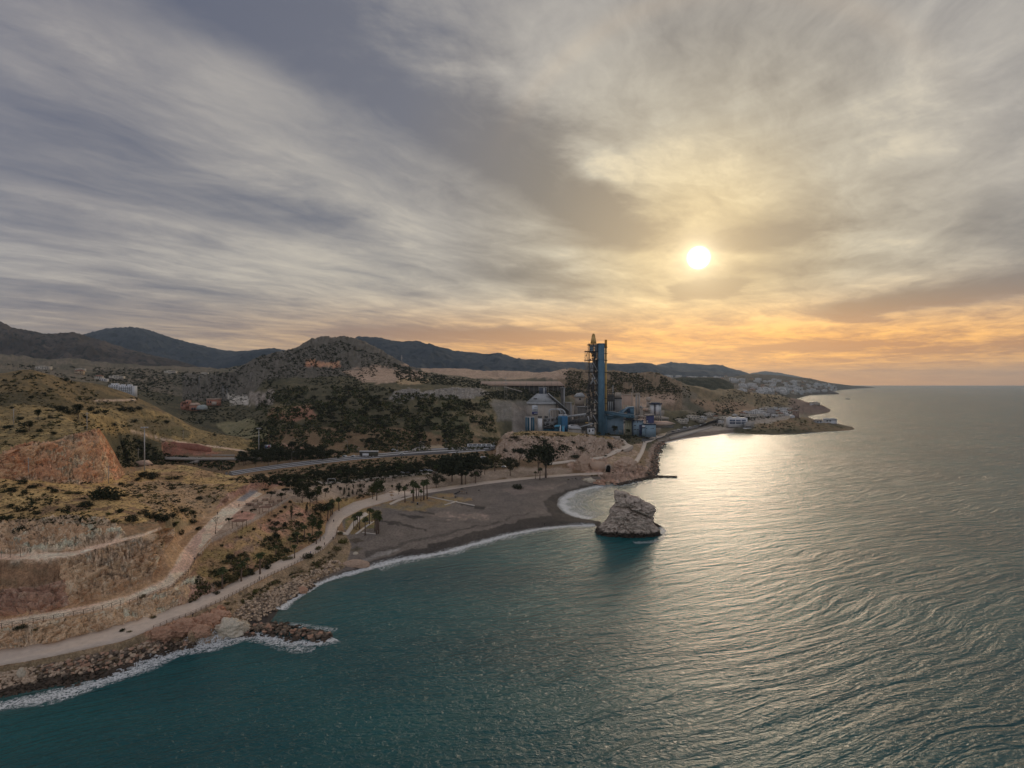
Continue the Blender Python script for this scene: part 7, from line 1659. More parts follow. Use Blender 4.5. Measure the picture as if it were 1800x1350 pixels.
simple('gas_tank', 'pale spherical tank behind the white silos', 'tank', [('sphere', (lambda: (lambda bm: (bmesh.ops.create_icosphere(bm, subdivisions=3, radius=4.0), [tuple(v.co + Vector((X(1140, 900), 900, Z(702, 900)))) for v in bm.verts], [tuple(v.index for v in f.verts) for f in bm.faces]))(bmesh.new())[1:])(), M_BEIGE, True), ('stand', pbox(1137, 1143, 705, 716, 899, 2), M_DUST)])
simple('pink_shed', 'long dusty pink shed roof left of the white silos', 'shed', [('wall', pbox(1135, 1145, 721, 735, 840, 14), M_DUST), ('roof', prism([(1134,722),(1136,718.5),(1145,718.5),(1145,722)], 838, 18), M_PINK)])
simple('yard_shed', 'low long shed with white bays right of the violet-blue hall', 'shed', [('roof', prism([(1150,736),(1156,733),(1176,734),(1176,737),(1150,737.4)], 850, 20), M_DUST), ('wall', pbox(1150, 1175, 737, 744, 853, 14), M_CONCD)] + [('white_bay', pbox(px, px + 1.6, 737.6, 739.4, 852.5, .4), M_WHITE) for px in (1150.5, 1154, 1158.5, 1162)])  # white boxes along the front of the shed
simple('flat_roof_yard', 'wide flat brownish roof beside the coast road', 'building', [('roof', prism([(1151,747.4),(1158,742),(1182,742.5),(1188,744.5),(1170,748)], 800, 30), M_PINK), ('wall', pbox(1153, 1184, 747.6, 752, 802, 26), M_CONCD)])
r = random.Random(17)
T = simple('pipe_rack', 'cluttered beige pipe rack with small tanks between silo house and white silos', 'machinery', [('base_slab', pbox(1082, 1140, 740, 744, 822, 8), M_CONCD)])
for k in range(34):
    px = r.uniform(1083, 1141); py = r.uniform(712, 738); q = r.random()
    if q < .35: T.part('pipe', beam(px, py, px + r.uniform(-10, 10), py + r.uniform(-2, 4), 824, r.uniform(.25, .5), r.uniform(-4, 6)), r.choice([M_LGREY, M_BEIGE, M_CREAM]))
    elif q < .6: T.part('tank', pcyl(px, r.uniform(1.5, 3), py, 744, 826, seg=12, yo=r.uniform(-3, 6)), r.choice([M_BEIGE, M_LGREY, M_DUST]))
    elif q < .8: T.part('frame', beam(px, py, px, 744, 822, .3, 0, 4), M_DK2)
    else: T.part('cabin', pbox(px, px + r.uniform(2, 5), py, py + r.uniform(3, 6), 820 + r.uniform(0, 6), 4), r.choice([M_DUST, M_BEIGE, M_GREY]))
# ---- long store hall on the plateau
def long_hall():
    Y = 1060.0; T = Thing('store_hall', (X(918, Y), Y, Z(690, Y)), 'very long low hall with dusty pink roof on the plateau behind the plant', 'building')
    T.part('roof', prism([(843,678.2),(846,670.3),(984,670.3),(993.5,678.2)], Y, 45), M_PINK)
    for k in range(13): T.part('roof_seam', prism([(848 + k * 11, 678.1), (848.3 + k * 11, 670.3), (848.8 + k * 11, 670.3), (848.6 + k * 11, 678.1)], Y - .25, 2), M_BEIGE)
    T.part('dark_wall', pbox(845, 992, 678.2, 694, Y + 8, 34), M_DK2)  # dark steel wall set back under the roof
    for k in range(18): T.part('post', pbox(846 + k * 8.4, 846.5 + k * 8.4, 678.2, 694, Y + .5, .6), M_DUST)
long_hall()
simple('belt_conveyor', 'thin pale belt conveyor slanting down from the plateau hall', 'conveyor', [('belt', beam(886, 680, 918, 688.5, 980, .9, 0, 4), M_DUST), ('trestle', join_vf([beam(px, 680 + (px - 886) * .27, px, 700, 980, .3, 0, 4) for px in (892, 900, 908, 916)]), M_DARK)])
simple('quarry_gantry', 'small timber-coloured loading gantry under the left end of the plateau hall', 'gantry', [('deck', pbox(857, 877, 685.2, 686.4, 1000, 8), M_BEIGE), ('legs', join_vf([pbox(px, px + .6, 680, 694, 1000, 1) for px in (858, 863, 868, 873)]), M_BEIGE)])
# ---- bridge carrying the upper road
def bridge():
    Y = 492.0; T = Thing('road_bridge', (X(350, Y), Y + 5, Z(812, Y)), 'long low concrete road bridge crossing the valley mouth', 'bridge')
    T.part('deck', prism([(262,804.4),(300,806.0),(350,806.6),(430,806.4),(452,806),(452,809),(350,809.8),(300,808.8),(264,807)], Y, 10), M_CONC)
    T.part('upper_parapet', prism([(262,801.4),(300,802.6),(360,803),(360,803.8),(300,803.6),(262,802.6)], Y + 11, .6), M_CONC)
    T.part('parapet', prism([(362,799.4),(412,799.0),(412,803.4),(362,803.6)], Y + 16, .6), M_CONC)
    rl = T.part('guard_rail', join_vf([beam(262, 803.0, 350, 804.8, Y, .07, 0, 3), beam(350, 804.8, 450, 804.4, Y, .07, 0, 3)]), M_STEEL)
    for k in range(28): T.part('rail_post', beam(264 + k * 6.8, 803.1 + min(k, 13) * .13, 264 + k * 6.8, 806.2, Y, .07, 0, 4), M_STEEL, rl)
    for px in (296.5, 310, 344.5): T.part('pier', pbox(px - (1.4 if px != 310 else .3), px + (1.4 if px != 310 else .3), 808, 822, Y + 3, 2), M_CONC)
    T.part('ramp', prism([(324,816),(342,809.8),(347,810),(347,813.6),(336,817)], Y - 3, 4), M_CONC)
    T.part('abutment', pbox(262, 270, 806.8, 820, Y + 1, 8), M_CONCD); T.part('abutment', pbox(412, 420, 806, 818, Y + 1, 8), M_CONCD)
bridge()
simple('red_cut_wall', 'red sprayed retaining wall on the far side of the bridge', 'wall', [('face', prism([(286,783),(303,776),(306,778),(345,781),(370,788),(368,797),(330,796),(306,792),(288,788)], 519, 3), pmat('red_earth', (.38,.17,.12), .95, scale=.4, var=.25, grime=.3))])
simple('road_bank_house', 'half-hidden red roofed hut below the bridge by the light mast', 'hut', [('wall', pbox(233, 256, 817, 826, 440, 6), M_TERRA), ('roof', prism([(231,818),(234,812),(250,811),(258,818)], 439, 8), M_PINK)])
simple('graffiti_board', 'small roadside wall panel painted pink, white and blue', 'wall', [('panel', pbox(464, 476, 782, 788.6, 555, .5), M_LGREY), ('pink_patch', pbox(471.5, 474, 783, 787, 554.8, .18), pmat('pink_paint', (.6,.12,.2), .8)), ('blue_patch', pbox(466, 469, 784, 788, 554.8, .18), pmat('blue_graffiti', (.15,.2,.4), .8)), ('white_patch', pbox(469.2, 471.2, 783, 786, 554.8, .18), M_WHITE)])

# ---- houses
def house_mesh(w, d, h, floors, wall, roof=None, flat=True, seed=0, name='house', bays=None):
    """returns (wall, roof, windows) shapes round the origin"""
    r = random.Random(seed); parts = {}
    parts['wall'] = wbox(-w / 2, w / 2, -d / 2, d / 2, -2.5, h)
    if flat: parts['roof'] = join_vf([wbox(-w / 2 - .2, w / 2 + .2, -d / 2 - .2, -d / 2 + .15, h, h + .5), wbox(-w / 2 - .2, w / 2 + .2, d / 2 - .15, d / 2 + .2, h, h + .5), wbox(-w / 2 + w * .2, w / 2 - w * .45, -d / 4, d / 4, h, h + 1.6)])
    else:
        V = [(-w / 2 - .3, -d / 2 - .3, h), (w / 2 + .3, -d / 2 - .3, h), (w / 2 + .3, d / 2 + .3, h), (-w / 2 - .3, d / 2 + .3, h), (-w / 2 + d * .2, 0, h + d * .25), (w / 2 - d * .2, 0, h + d * .25)]
        parts['roof'] = (V, [(0, 1, 5, 4), (1, 2, 5), (2, 3, 4, 5), (3, 0, 4), (3, 2, 1, 0)])
    wins = []; n = bays or max(2, int(w / 3)); fh = h / floors
    for f in range(floors):
        for k in range(n):
            x = -w / 2 + w * (k + .5) / n
            if r.random() < .85: wins.append(wbox(x - w / n * .28, x + w / n * .28, -d / 2 - .06, -d / 2 + .02, f * fh + fh * .3, f * fh + fh * .78))
        for k in range(max(1, int(d / 4))):
            y = -d / 2 + d * (k + .5) / max(1, int(d / 4)); wins.append(wbox(w / 2 - .02, w / 2 + .06, y - .6, y + .6, f * fh + fh * .35, f * fh + fh * .75)); wins.append(wbox(-w / 2 - .06, -w / 2 + .02, y - .6, y + .6, f * fh + fh * .35, f * fh + fh * .75))
    parts['window'] = join_vf(wins)
    return parts
M_HW = [pmat('white_render', (.66,.64,.62), .9, scale=.3, var=.06), pmat('cream_render', (.56,.50,.42), .9, scale=.3, var=.06), pmat('ochre_render', (.48,.36,.24), .9, scale=.3, var=.08), pmat('grey_render', (.42,.40,.39), .9, scale=.3, var=.08)]
M_ROOFT = pmat('tile_roof', (.30,.16,.11), .9, scale=.5, var=.15)
HOUSES = []
for i, (w, d, h, fl, wl, flat) in enumerate([(14, 10, 6.5, 2, 0, True), (20, 11, 9.5, 3, 0, True), (11, 9, 5.5, 2, 1, False), (30, 12, 12.5, 4, 0, True), (12, 10, 6, 2, 2, False), (24, 12, 6.5, 2, 1, True), (16, 12, 16, 5, 3, True), (10, 8, 3.4, 1, 0, True)]):
    p = house_mesh(w, d, h, fl, M_HW[wl], flat=flat, seed=i)
    wall, roof, win = p['wall'], p['roof'], p['window']
    HOUSES.append((mesh_np('wall', *wall, M_HW[wl]), mesh_np('roof', *roof, M_HW[wl] if flat else M_ROOFT), mesh_np('windows', *win, M_GLASS), mesh_np('house', *join_vf([wall, roof, win]), mats=[M_HW[wl], M_HW[wl] if flat else M_ROOFT, M_GLASS], fmat=[0] * len(wall[1]) + [1] * len(roof[1]) + [2] * len(win[1]))))
def put_house(x, y, z, i, label, group=None, parts=False, sc=1.0, rz=None, name='house'):
    rz = random.uniform(-.6, .6) if rz is None else rz
    h = HOUSES[i]
    if parts:
        e = obj(name, None, loc=(x, y, z), rz=rz); e.scale = (sc, sc, sc)
        obj('wall', h[0], e); obj('roof', h[1], e); obj('windows', h[2], e)['kind'] = 'stuff'
    else: e = obj(name, h[3], loc=(x, y, z), rz=rz); e.scale = (sc, sc, sc)
    tag(e, label, 'house', group); return e
def house_px(px, py, i, label, group=None, parts=True, sc=1.0, rz=None, ymin=0, name='house'):
    p = place(px, py, ymin)
    if p: return put_house(p[0], p[1], p[2], i, label, group, parts, sc, rz, name)
# white apartment blocks behind the left hill
def apartments():
    for k, (px0, px1, py0, Y, fl, lab) in enumerate([(191, 207.5, 676.3, 905, 3, 'white apartment block with balconies, left half of the pair behind the grassy hill'), (208, 232.5, 678.2, 890, 4, 'white apartment block with dark balconies, right half of the pair behind the grassy hill')]):
        T = Thing('apartment_block', (X((px0 + px1) / 2, Y), Y + 6, Z(py0 + 16, Y)), lab, 'building'); h = 3.2; top = Z(py0, Y)
        T.part('wall', wbox(X(px0, Y), X(px1, Y), Y, Y + 12, top - fl * h * 1.35 - 3, top), M_WHITE)
        for f in range(fl):
            z = top - (f + 1) * h + .6
            n = int((px1 - px0) / 3.4)
            for i in range(n):
                a = X(px0 + (px1 - px0) * (i + .22) / n, Y); b = X(px0 + (px1 - px0) * (i + .78) / n, Y)
                w = T.part('window', wbox(a, b, Y - .15, Y - .003, z, z + 1.5), M_GLASS); T.part('balcony', wbox(a - .3, b + .3, Y - 1.2, Y - .16, z - .9, z + .1), M_WHITE, w)
        for a, b in ((.1, .3), (.55, .8)): T.part('roof_room', wbox(X(px0 + (px1 - px0) * a, Y), X(px0 + (px1 - px0) * b, Y), Y + 3, Y + 8, top + .003, top + 2.2), M_WHITE)
apartments()
simple('terracotta_house', 'terracotta house with square tower in the valley, left of the domed greenhouse', 'house', [('wall', pbox(317.5, 331, 708, 722, 880, 8), M_TERRA), ('tower', pbox(326, 332.5, 703.5, 716, 878, 6), M_TERRA), ('roof', prism([(317,708.6),(321,705.6),(326,705.6),(326,708.6)], 877, 9), M_ROOFT), ('window', pbox(319, 321, 711, 714, 879.6, .35), M_GLASS), ('window', pbox(328, 330, 706, 709, 877.6, .35), M_GLASS)])
simple('terracotta_villa', 'lighter terracotta villa with dark arches beside the domed greenhouse', 'house', [('wall', pbox(332.5, 347, 712, 722, 868, 8), M_TERRA), ('roof', prism([(331.5,712.6),(336,708.2),(342,708),(348,712.6)], 867, 10), M_PINK), ('arch', pbox(336.5, 339.5, 716.5, 720.5, 867.6, .35), M_GLASS), ('arch', pbox(340.5, 343.5, 716.5, 720.5, 867.6, .35), M_GLASS)])
simple('greenhouse', 'pale rounded greenhouse right of the terracotta villa', 'greenhouse', [('cover', prism([(345 + 6.3 * math.cos(t) + 6, 720 - 8 * math.sin(t)) for t in np.linspace(math.pi, 0, 12)], 864, 14), pmat('greenhouse_cover', (.42,.46,.45), .6)), ('end_frame', beam(345.5, 719.5, 357, 719.5, 863.5, .3), M_STEEL)])
simple('pink_farmhouse', 'flat roofed pink house standing alone left of the pale cut cliff', 'house', [('wall', pbox(363, 383.5, 702.5, 713, 930, 9), M_TERRA), ('roof', pbox(362.6, 384, 700.8, 702.5, 929, 11), M_PINK), ('white_annexe', pbox(372, 380, 706, 712, 928, 1.6), M_BEIGE), ('window', pbox(365, 367, 705, 708, 929.6, .35), M_GLASS), ('window', pbox(369, 371, 705, 708, 929.6, .35), M_GLASS)])
for px, py, i, sc, lab in [(142,652,5,.8,'long white building on the slope above the left hill'),(77,650,5,1.2,'long white shed on the skyline of the nearest hill, left'),(140,658,4,1.3,'ochre house below the long white building in the left valley'),(174,667,2,1.2,'pale house among trees above the white apartment block'),(183,670,7,1.3,'small pale house beside the one above the apartment block'),(206,667,5,1.1,'cream house directly above the white apartment block'),(300,657,5,1.2,'long low white building alone in the middle of the left valley'),(245,640,5,.9,'low building on the brown slope left of the blue mountain foot'),(280,640,5,1.2,'pale low building right of the one on the brown slope'),(360,658,5,.8,'small white building near the dark valley bottom'),(40,599,2,1.5,'lone white farmhouse high on the brown hill at left')]:
    house_px(px, py, i, lab, None, True, sc, 0.1, 560)
# coast settlement beyond the plant
def blue_glass():
    Y = 985.0; T = Thing('glass_front_building', (X(1297, Y), Y + 8, Z(750, Y)), 'white two storey building with wide dark blue windows by the bay', 'building')
    T.part('wall', wbox(X(1282, Y), X(1314, Y), Y, Y + 16, 5, Z(734.6, Y)), M_WHITE); T.part('roof_room', wbox(X(1284, Y), X(1288, Y), Y + 4, Y + 9, Z(734.6, Y), Z(732.6, Y)), M_WHITE); T.part('roof_room', wbox(X(1298, Y), X(1302, Y), Y + 4, Y + 9, Z(734.6, Y), Z(733, Y)), M_WHITE)
    M_BG = pmat('blue_glazing', (.05,.08,.16), .12, spec=.7, var=.1)
    for py in (737.6, 742.2):
        for a, b in ((1282.8, 1292.4), (1294, 1302), (1303.6, 1311)):
            w = T.part('window', pbox(a, b, py, py + 3, Y - .2, .197), M_BG)
            for k in range(1, 4): T.part('mullion', pbox(a + (b - a) * k / 4 - .1, a + (b - a) * k / 4 + .1, py, py + 3, Y - .3, .097), M_WHITE, w)
    T.part('canopy', pbox(1281, 1315, 740.9, 741.5, Y - 1.4, 1.19), M_WHITE)
blue_glass()
simple('terrace_house', 'stepped white terrace house descending to the rocks right of the glass fronted building', 'house', [('lower_wall', pbox(1309, 1322, 752.6, 758.4, 962, 8), M_WHITE), ('upper_wall', pbox(1311, 1325, 743.5, 752.4, 975, 12), M_LGREY), ('terrace_slab', prism([(1309,751),(1313,741.8),(1327,741.4),(1323,752)], 966, 3), M_CONC), ('window_band', pbox(1311, 1320, 749.4, 751, 961.6, .35), M_GLASS)])
simple('watch_tower', 'old square brown stone watchtower on the low headland', 'tower', [('wall', wbox(X(1396.8, 1085), X(1404.8, 1085), 1085, 1093, 12, Z(722.4, 1085)), pmat('old_stone', (.27,.19,.15), .95, scale=.5, var=.25, bump=.5)), ('parapet', wbox(X(1396.4, 1085), X(1405.2, 1085), 1084.6, 1093.4, Z(722.4, 1085), Z(721.6, 1085)), M_DUST), ('slit', wbox(X(1400, 1085), X(1400.8, 1085), 1084.7, 1084.99, 24, 27), M_GLASS)])
simple('white_hut', 'small white building at the foot of the watchtower', 'hut', [('wall', pbox(1391, 1397, 731, 735, 1078, 6), M_WHITE), ('roof', prism([(1390.5,731.2),(1394,729.6),(1397.4,731.2)], 1077, 8), M_WHITE)])
for px0, px1, a, b, lab in ((1434, 1446, 739.5, 743.6, 'low white villa, left one of the two near the headland tip'), (1451, 1471, 737.8, 744.6, 'wide white villa with pale pitched roof near the headland tip')):
    simple('villa', lab, 'house', [('wall', pbox(px0, px1, a, b + 2.5, 1068, 9), M_WHITE), ('roof', prism([(px0 - 1, a + .2), (px0 + 2, a - 2.0), (px1 - 2, a - 2.0), (px1 + 1, a + .2)], 1066, 13), M_DUST if px0 < 1440 else M_LGREY), ('window', pbox(px0 + 2, px0 + 5, a + 1.2, a + 3, 1067.6, .35), M_GLASS), ('window', pbox(px0 + 7, px0 + 10, a + 1.2, a + 3, 1067.6, .35), M_GLASS), ('terrace', pbox(px0 - 1.5, px1 + 1.5, b - .4, b + .3, 1064, 4), M_LGREY)])
r = random.Random(12)
COASTH = [(1318,734,5),(1326,731,1),(1334,733,5),(1340,729,1),(1330,726,0),(1345,732,0),(1350,727,5),(1356,730,6),(1362,733,0),(1366,726,2),(1372,731,2),(1378,728,0),(1312,727,0),(1306,731,2),(1384,731,7),(1376,723,1),(1362,720,0),(1350,721,5),(1388,726,2),(1292,731,7),(1275,738,5),(1266,743,7),(1258,736,2),(1248,732,5),(1236,736,7),(1226,741,5),(1216,737,5),(1206,739,7),(1196,743,5),(1340,721,7),(1385,720,5)]
for k, (px, py, i) in enumerate(COASTH): house_px(px, py, i, 'pale house of the seaside village between the plant and the headland', 'houses of the seaside village', True, r.uniform(.75, 1.1), r.uniform(-.5, .5), 880)
for px, py, i, lab in [(1426,712.5,7,'small white hut on top of the brown cape beyond the headland'), (1433,711,5,'low white villa on top of the brown cape beyond the headland')]: house_px(px, py, i, lab, None, True, 1.0, .1, 1500)
def hill_houses(n, reg, group, label, seed, big=1.0, idx=(0, 1, 2, 4, 5, 3, 0, 1)):
    """houses on the town's slope and the far hills, each standing on that slope"""
    u, HX, HY, HZ = reg[0]; r = random.Random(seed); c = 0; t = 0
    spy = 675 + (CAM_H - HZ) * 1000 / HY
    while c < n and t < n * 40:
        t += 1
        px = r.uniform(reg[1], reg[2]); i = int(np.clip(np.searchsorted(u, px), 0, len(u) - 1)); j = r.randrange(3, HZ.shape[0] - 25)
        py = spy[j, i]
        lo, hi = reg[3](px)
        if not (lo < py < hi) or spy[:j, i].min() < py + .15 or HZ[j, i] < 1.5: continue
        if float(vnoise(np.array([px / 18.0]), np.array([py / 5.0]), seed=seed)[0]) < .32: continue
        k = r.choice(idx); put_house(HX[j, i], HY[j, i], HZ[j, i], k, label, group, False, big * r.uniform(.8, 1.3), r.uniform(-.6, .6)); c += 1
    return c
n1 = hill_houses(210, (TOWN, 1300, 1470, lambda px: (np.interp(px, [1160,1300,1400,1470], [664,667,669,677]), np.interp(px, [1160,1300,1400,1470], [672,694,694,688]))), 'white houses of the seaside town', 'white house of the town spread over the coastal slope at the horizon', 31, 1.25)
n2 = hill_houses(45, (TOWN, 1160, 1300, lambda px: (662, np.interp(px, [1160,1300],[676,690]))), 'pale houses at the back of the coastal plain', 'pale house on the plain behind the scrubby hill', 32, 1.5)
n2 += hill_houses(14, (CAPE, 1385, 1450, lambda px: (682, 690)), 'houses on the far cape', 'pale house on the far cape below the town', 36, 1.8)
print('houses', n1, n2)
FH = {}
for (u, HX, HY, HZ), key in ((TOWN, 't'),): pass
for px, py, i, sc, lab in [(1348,691,3,2.2,'long pale blue-white building at the near edge of the town, left'),(1375,690,3,2.2,'long pale building at the near edge of the town, right')]:
    u, HX, HY, HZ = TOWN; ii = int(np.searchsorted(u, px)); spy = 675 + (CAM_H - HZ[:, ii]) * 1000 / HY[:, ii]; jj = int(np.argmin(np.abs(spy[:90] - py))); put_house(HX[jj, ii], HY[jj, ii], HZ[jj, ii], i, lab, None, True, sc, .05)

# ---- street lamps, masts, poles, pylons
def lamp_meshes():
    pole = mesh_np('pole', *tube_np([(0, 0, -1), (0, 0, .93), (.03, 0, .985), (.10, 0, 1.0)], [.011, .007, .006, .005], 6), M_STEEL)
    head = mesh_np('lamp_head', *wbox(.08, .17, -.012, .012, .99, 1.008), M_LGREY)
    return pole, head
LP_, LH_ = lamp_meshes()
def lamp(px, py, h, label, rz=0, ymin=380):
    p = place(px, py, ymin); s = h * p[1] / 1000; e = obj('street_lamp', None, loc=p, rz=rz); e.scale = (s, s, s); tag(e, label, 'street lamp', 'lamps along the main road'); obj('pole', LP_, e); obj('lamp_head', LH_, e)
for px, py, h, lab in [(391,829,21,'street lamp beside the near end of the bridge approach, short of the mast'),(513,820,26,'street lamp standing before the dark trees, nearest on the main road'),(473,822,9,'very short lamp at the left start of the main road'),(527,797,20,'street lamp behind the dark trees above the main road'),(611,797,22,'street lamp left of the parked lorry, behind the road'),(622,797,14,'shorter street lamp close left of the parked lorry'),(628,809,22,'street lamp on the near kerb before the parked lorry'),(651,795,12,'street lamp behind the white-topped lorry'),(698,797,20,'street lamp at the left side of the slip road'),(711,795,14,'short street lamp at the mouth of the slip road'),(737,798,22,'street lamp on the island facing the slip road'),(784,797,24,'tall street lamp on the straight before the parked vans'),(808,795,10,'short street lamp close to the parked vans'),(663,797,10,'low street lamp right beside the lorry')]: lamp(px, py, h, lab, random.choice([0, 3.14]))
def mast(px, py, h, label, ymin=0):
    p = place(px, py, ymin); s = h * p[1] / 1000; T = Thing('light_mast', p, label, 'light mast')
    T.part('pole', tube_np([(p[0], p[1], p[2] - 1), (p[0], p[1], p[2] + s)], [.42, .22], 8), M_LGREY); T.part('head_frame', cyl(p[0], p[1], p[2] + s - .6, p[2] + s - .2, 1.5, None, 10), M_STEEL)
    for k in range(6): a = k * math.pi / 3; T.part('floodlight', wbox(p[0] + 1.7 * math.cos(a) - .4, p[0] + 1.7 * math.cos(a) + .4, p[1] + 1.7 * math.sin(a) - .3, p[1] + 1.7 * math.sin(a) + .3, p[2] + s - 1.0, p[2] + s - .2), M_LGREY)
mast(254, 828, 78, 'tallest light mast, rising from beside the bridge'); mast(455, 797, 45, 'light mast near the painted wall panel on the main road', 500)
def pole(px, py, h, label, ymin=0, arms=True, name='power_pole'):
    p = place(px, py, ymin); s = h * p[1] / 1000; T = Thing(name, p, label, 'power pole')
    T.part('pole', tube_np([(p[0], p[1], p[2] - 1), (p[0], p[1], p[2] + s)], [.22, .14], 6), M_CONC)
    if arms: T.part('cross_arm', wbox(p[0] - 1.2, p[0] + 1.2, p[1] - .1, p[1] + .1, p[2] + s - .9, p[2] + s - .7), M_STEEL)
pole(24, 745, 27, 'thin power pole on the plateau at the far left', 250); pole(153, 757, 33, 'power pole on the rim above the quarry cliff', 250); pole(243, 806, 18, 'stubby pole in the dark scrub right of the quarry cliff', 330); pole(191, 850, 32, 'pole at the right foot of the quarry cliff', 280); pole(50, 836, 32, 'pole in front of the quarry cliff face', 240); pole(322, 772, 16, 'thin pole on the golden slope above the bridge', 480); pole(345, 705, 10, 'pole beside the terracotta villa', 700)
def pylon(px, py, h, label, ymin=600):
    p = place(px, py, ymin); s = h * p[1] / 1000; T = Thing('pylon', p, label, 'pylon'); x, y, z = p; w = s * .07; parts = []
    for sx_, sy_ in ((-1, -1), (1, -1), (1, 1), (-1, 1)): parts.append(tube_np([(x + sx_ * w, y + sy_ * w, z), (x + sx_ * w * .15, y + sy_ * w * .15, z + s)], [.16, .1], 3))
    for k in range(7):
        a, b = k / 7, (k + 1) / 7; wa, wb = w * (1 - .85 * a), w * (1 - .85 * b)
        parts += [tube_np([(x - wa, y - wa, z + s * a), (x + wb, y - wb, z + s * b)], [.08, .08], 3), tube_np([(x + wa, y - wa, z + s * a), (x - wb, y - wb, z + s * b)], [.08, .08], 3)]
    T.part('lattice', join_vf(parts), M_STEEL)
    for f in (.72, .83, .94): T.part('cross_arm', tube_np([(x - s * .11, y, z + s * f), (x, y, z + s * f + .6), (x + s * .11, y, z + s * f)], [.1, .18, .1], 4), M_STEEL)
for px, py, h, lab in [(350,682,22,'faint lattice pylon in the valley above the terracotta villa'),(392,706,28,'lattice pylon left one of two before the pale cut cliff'),(399,704,22,'lattice pylon right one of two before the pale cut cliff'),(441,678,24,'lattice pylon on the ridge above the pale cut cliff'),(706,640,16,'lattice pylon on the saddle right of the rocky hill'),(889,707,45,'lattice pylon over the grey spoil mound left of the domed store')]: pylon(px, py, h, lab)

# ---- vehicles
def vehicle(kind='car', col=(.6, .6, .6), seed=0):
    m = pmat('car_paint', col, .35, 0.0, var=.03, spec=.5); L, W_, H_ = {'car': (4.3, 1.75, 1.45), 'van': (5.2, 2.0, 2.3)}[kind]
    prof = [(-L/2,.3),(L/2,.3),(L/2,.75),(L/2-.9,.85),(L/2-1.5,H_),(-L/2+.8,H_),(-L/2+.1,.9)] if kind == 'car' else [(-L/2,.35),(L/2,.35),(L/2,1.0),(L/2-.7,1.25),(L/2-1.2,H_),(-L/2,H_)]
    n = len(prof); V = [(x, s * W_ / 2 * (.88 if z > 1.0 else 1), z) for s in (-1, 1) for x, z in prof]
    body = mesh_np('body', V, [tuple(range(n)), tuple(range(n, 2 * n))[::-1]] + [(i, n + i, n + (i + 1) % n, (i + 1) % n) for i in range(n)], m)
    zt = H_ - .12; zb = .92 if kind == 'car' else 1.35
    gl = mesh_np('windows', *join_vf([wbox(-L/2+.9, L/2-1.6, s * W_ / 2 * .92 - .03, s * W_ / 2 * .92 + .03, zb, zt) for s in (-1, 1)] + [wbox(L/2-1.35, L/2-1.2, -W_*.38, W_*.38, zb, zt - .1)]), M_GLASS)
    wh = mesh_np('wheel', *tube_np([(0, -.12, 0), (0, .12, 0)], [.33, .33], 10), M_DARK)
    return body, gl, wh, (L, W_)
VEH = [vehicle('car', (.62,.63,.64)), vehicle('car', (.08,.09,.12)), vehicle('car', (.30,.31,.33)), vehicle('van', (.68,.69,.70)), vehicle('car', (.35,.05,.04))]
def put_vehicle(px, py, k, rz, label, group=None, ymin=300, sc=1.0):
    p = place(px, py, ymin)
    if p is None: return
    b, g, w, (L, W_) = VEH[k]; e = obj('parked_van' if k == 3 else 'parked_car', None, loc=(p[0], p[1], p[2] + .15), rz=rz); e.scale = (sc,) * 3; tag(e, label, 'van' if k == 3 else 'car', group)
    obj('body', b, e); obj('windows', g, e)['kind'] = 'stuff'
    for x in (-L / 2 + .85, L / 2 - .85):
        for y in (-W_ / 2 + .1, W_ / 2 - .1): obj('wheel', w, e, loc=(x, y, .33))
put_vehicle(707, 799.5, 0, 0.1, 'white car on the main road facing the slip road', sc=1.25); put_vehicle(699, 794, 2, 1.2, 'blue-grey car waiting at the slip road mouth'); put_vehicle(692, 792, 0, .2, 'white car parked left of the slip road')
for px, k, lab in [(828,3,'white van, leftmost of the parked row by the rocks'),(836,3,'white van second in the parked row by the rocks'),(844,3,'white van third in the parked row by the rocks'),(852,3,'white van fourth in the parked row by the rocks'),(860,3,'white van at the right end of the parked row by the rocks'),(868,0,'white car just beyond the parked row of vans')]: put_vehicle(px, 786.5, k, .05, lab, 'vans parked in a row by the rocks', sc=1.5)
for px, py, k in [(782,811,0),(850,807,3),(800,808,0),(707,833,0),(715,832,2),(726,830,1),(738,829,0),(748,828,2),(756,829,0),(886,822,0)]: put_vehicle(px, py, k, random.uniform(-.3, .3), 'car parked under the trees of the beach park', 'cars parked in the beach park')
for px, py, k in [(1193,756,0),(1204,753,3),(1213,752,0),(1222,750,2),(1232,748,0),(1241,746,3),(1251,743,0),(1262,741,0),(1183,759,1),(1272,739,2)]: put_vehicle(px, py, k, .55, 'car on the coast road beyond the plant', 'cars on the coast road', 760, 1.2)
def lorry():
    p = place(648, 803, 400); Y = p[1]; s = Y / 1000; T = Thing('lorry', (p[0], p[1], p[2]), 'long parked lorry with white roof and half dark curtain side', 'lorry'); x, y, z = p
    T.part('trailer', wbox(x - 16 * s, x + 16 * s, y, y + 2.6, z + 1.0, z + 9.2 * s), M_DK2); T.part('roof', wbox(x - 16.5 * s, x + 16.5 * s, y - .1, y + 2.7, z + 9.2 * s, z + 10.2 * s), M_WHITE)
    T.part('white_panel', wbox(x - 11 * s, x, y - .12, y - .003, z + 1.0, z + 6 * s), M_WHITE); T.part('curtain_side', wbox(x + .1, x + 15.7 * s, y - .12, y - .003, z + .8, z + 7.4 * s), pmat('dark_curtain', (.09,.085,.06), .8))
    for k in range(5): T.part('wheel', tube_np([(x - 13 * s + k * 6 * s, y - .1, z + .5), (x - 13 * s + k * 6 * s, y + .4, z + .5)], [.5, .5], 10), M_DARK)
lorry()
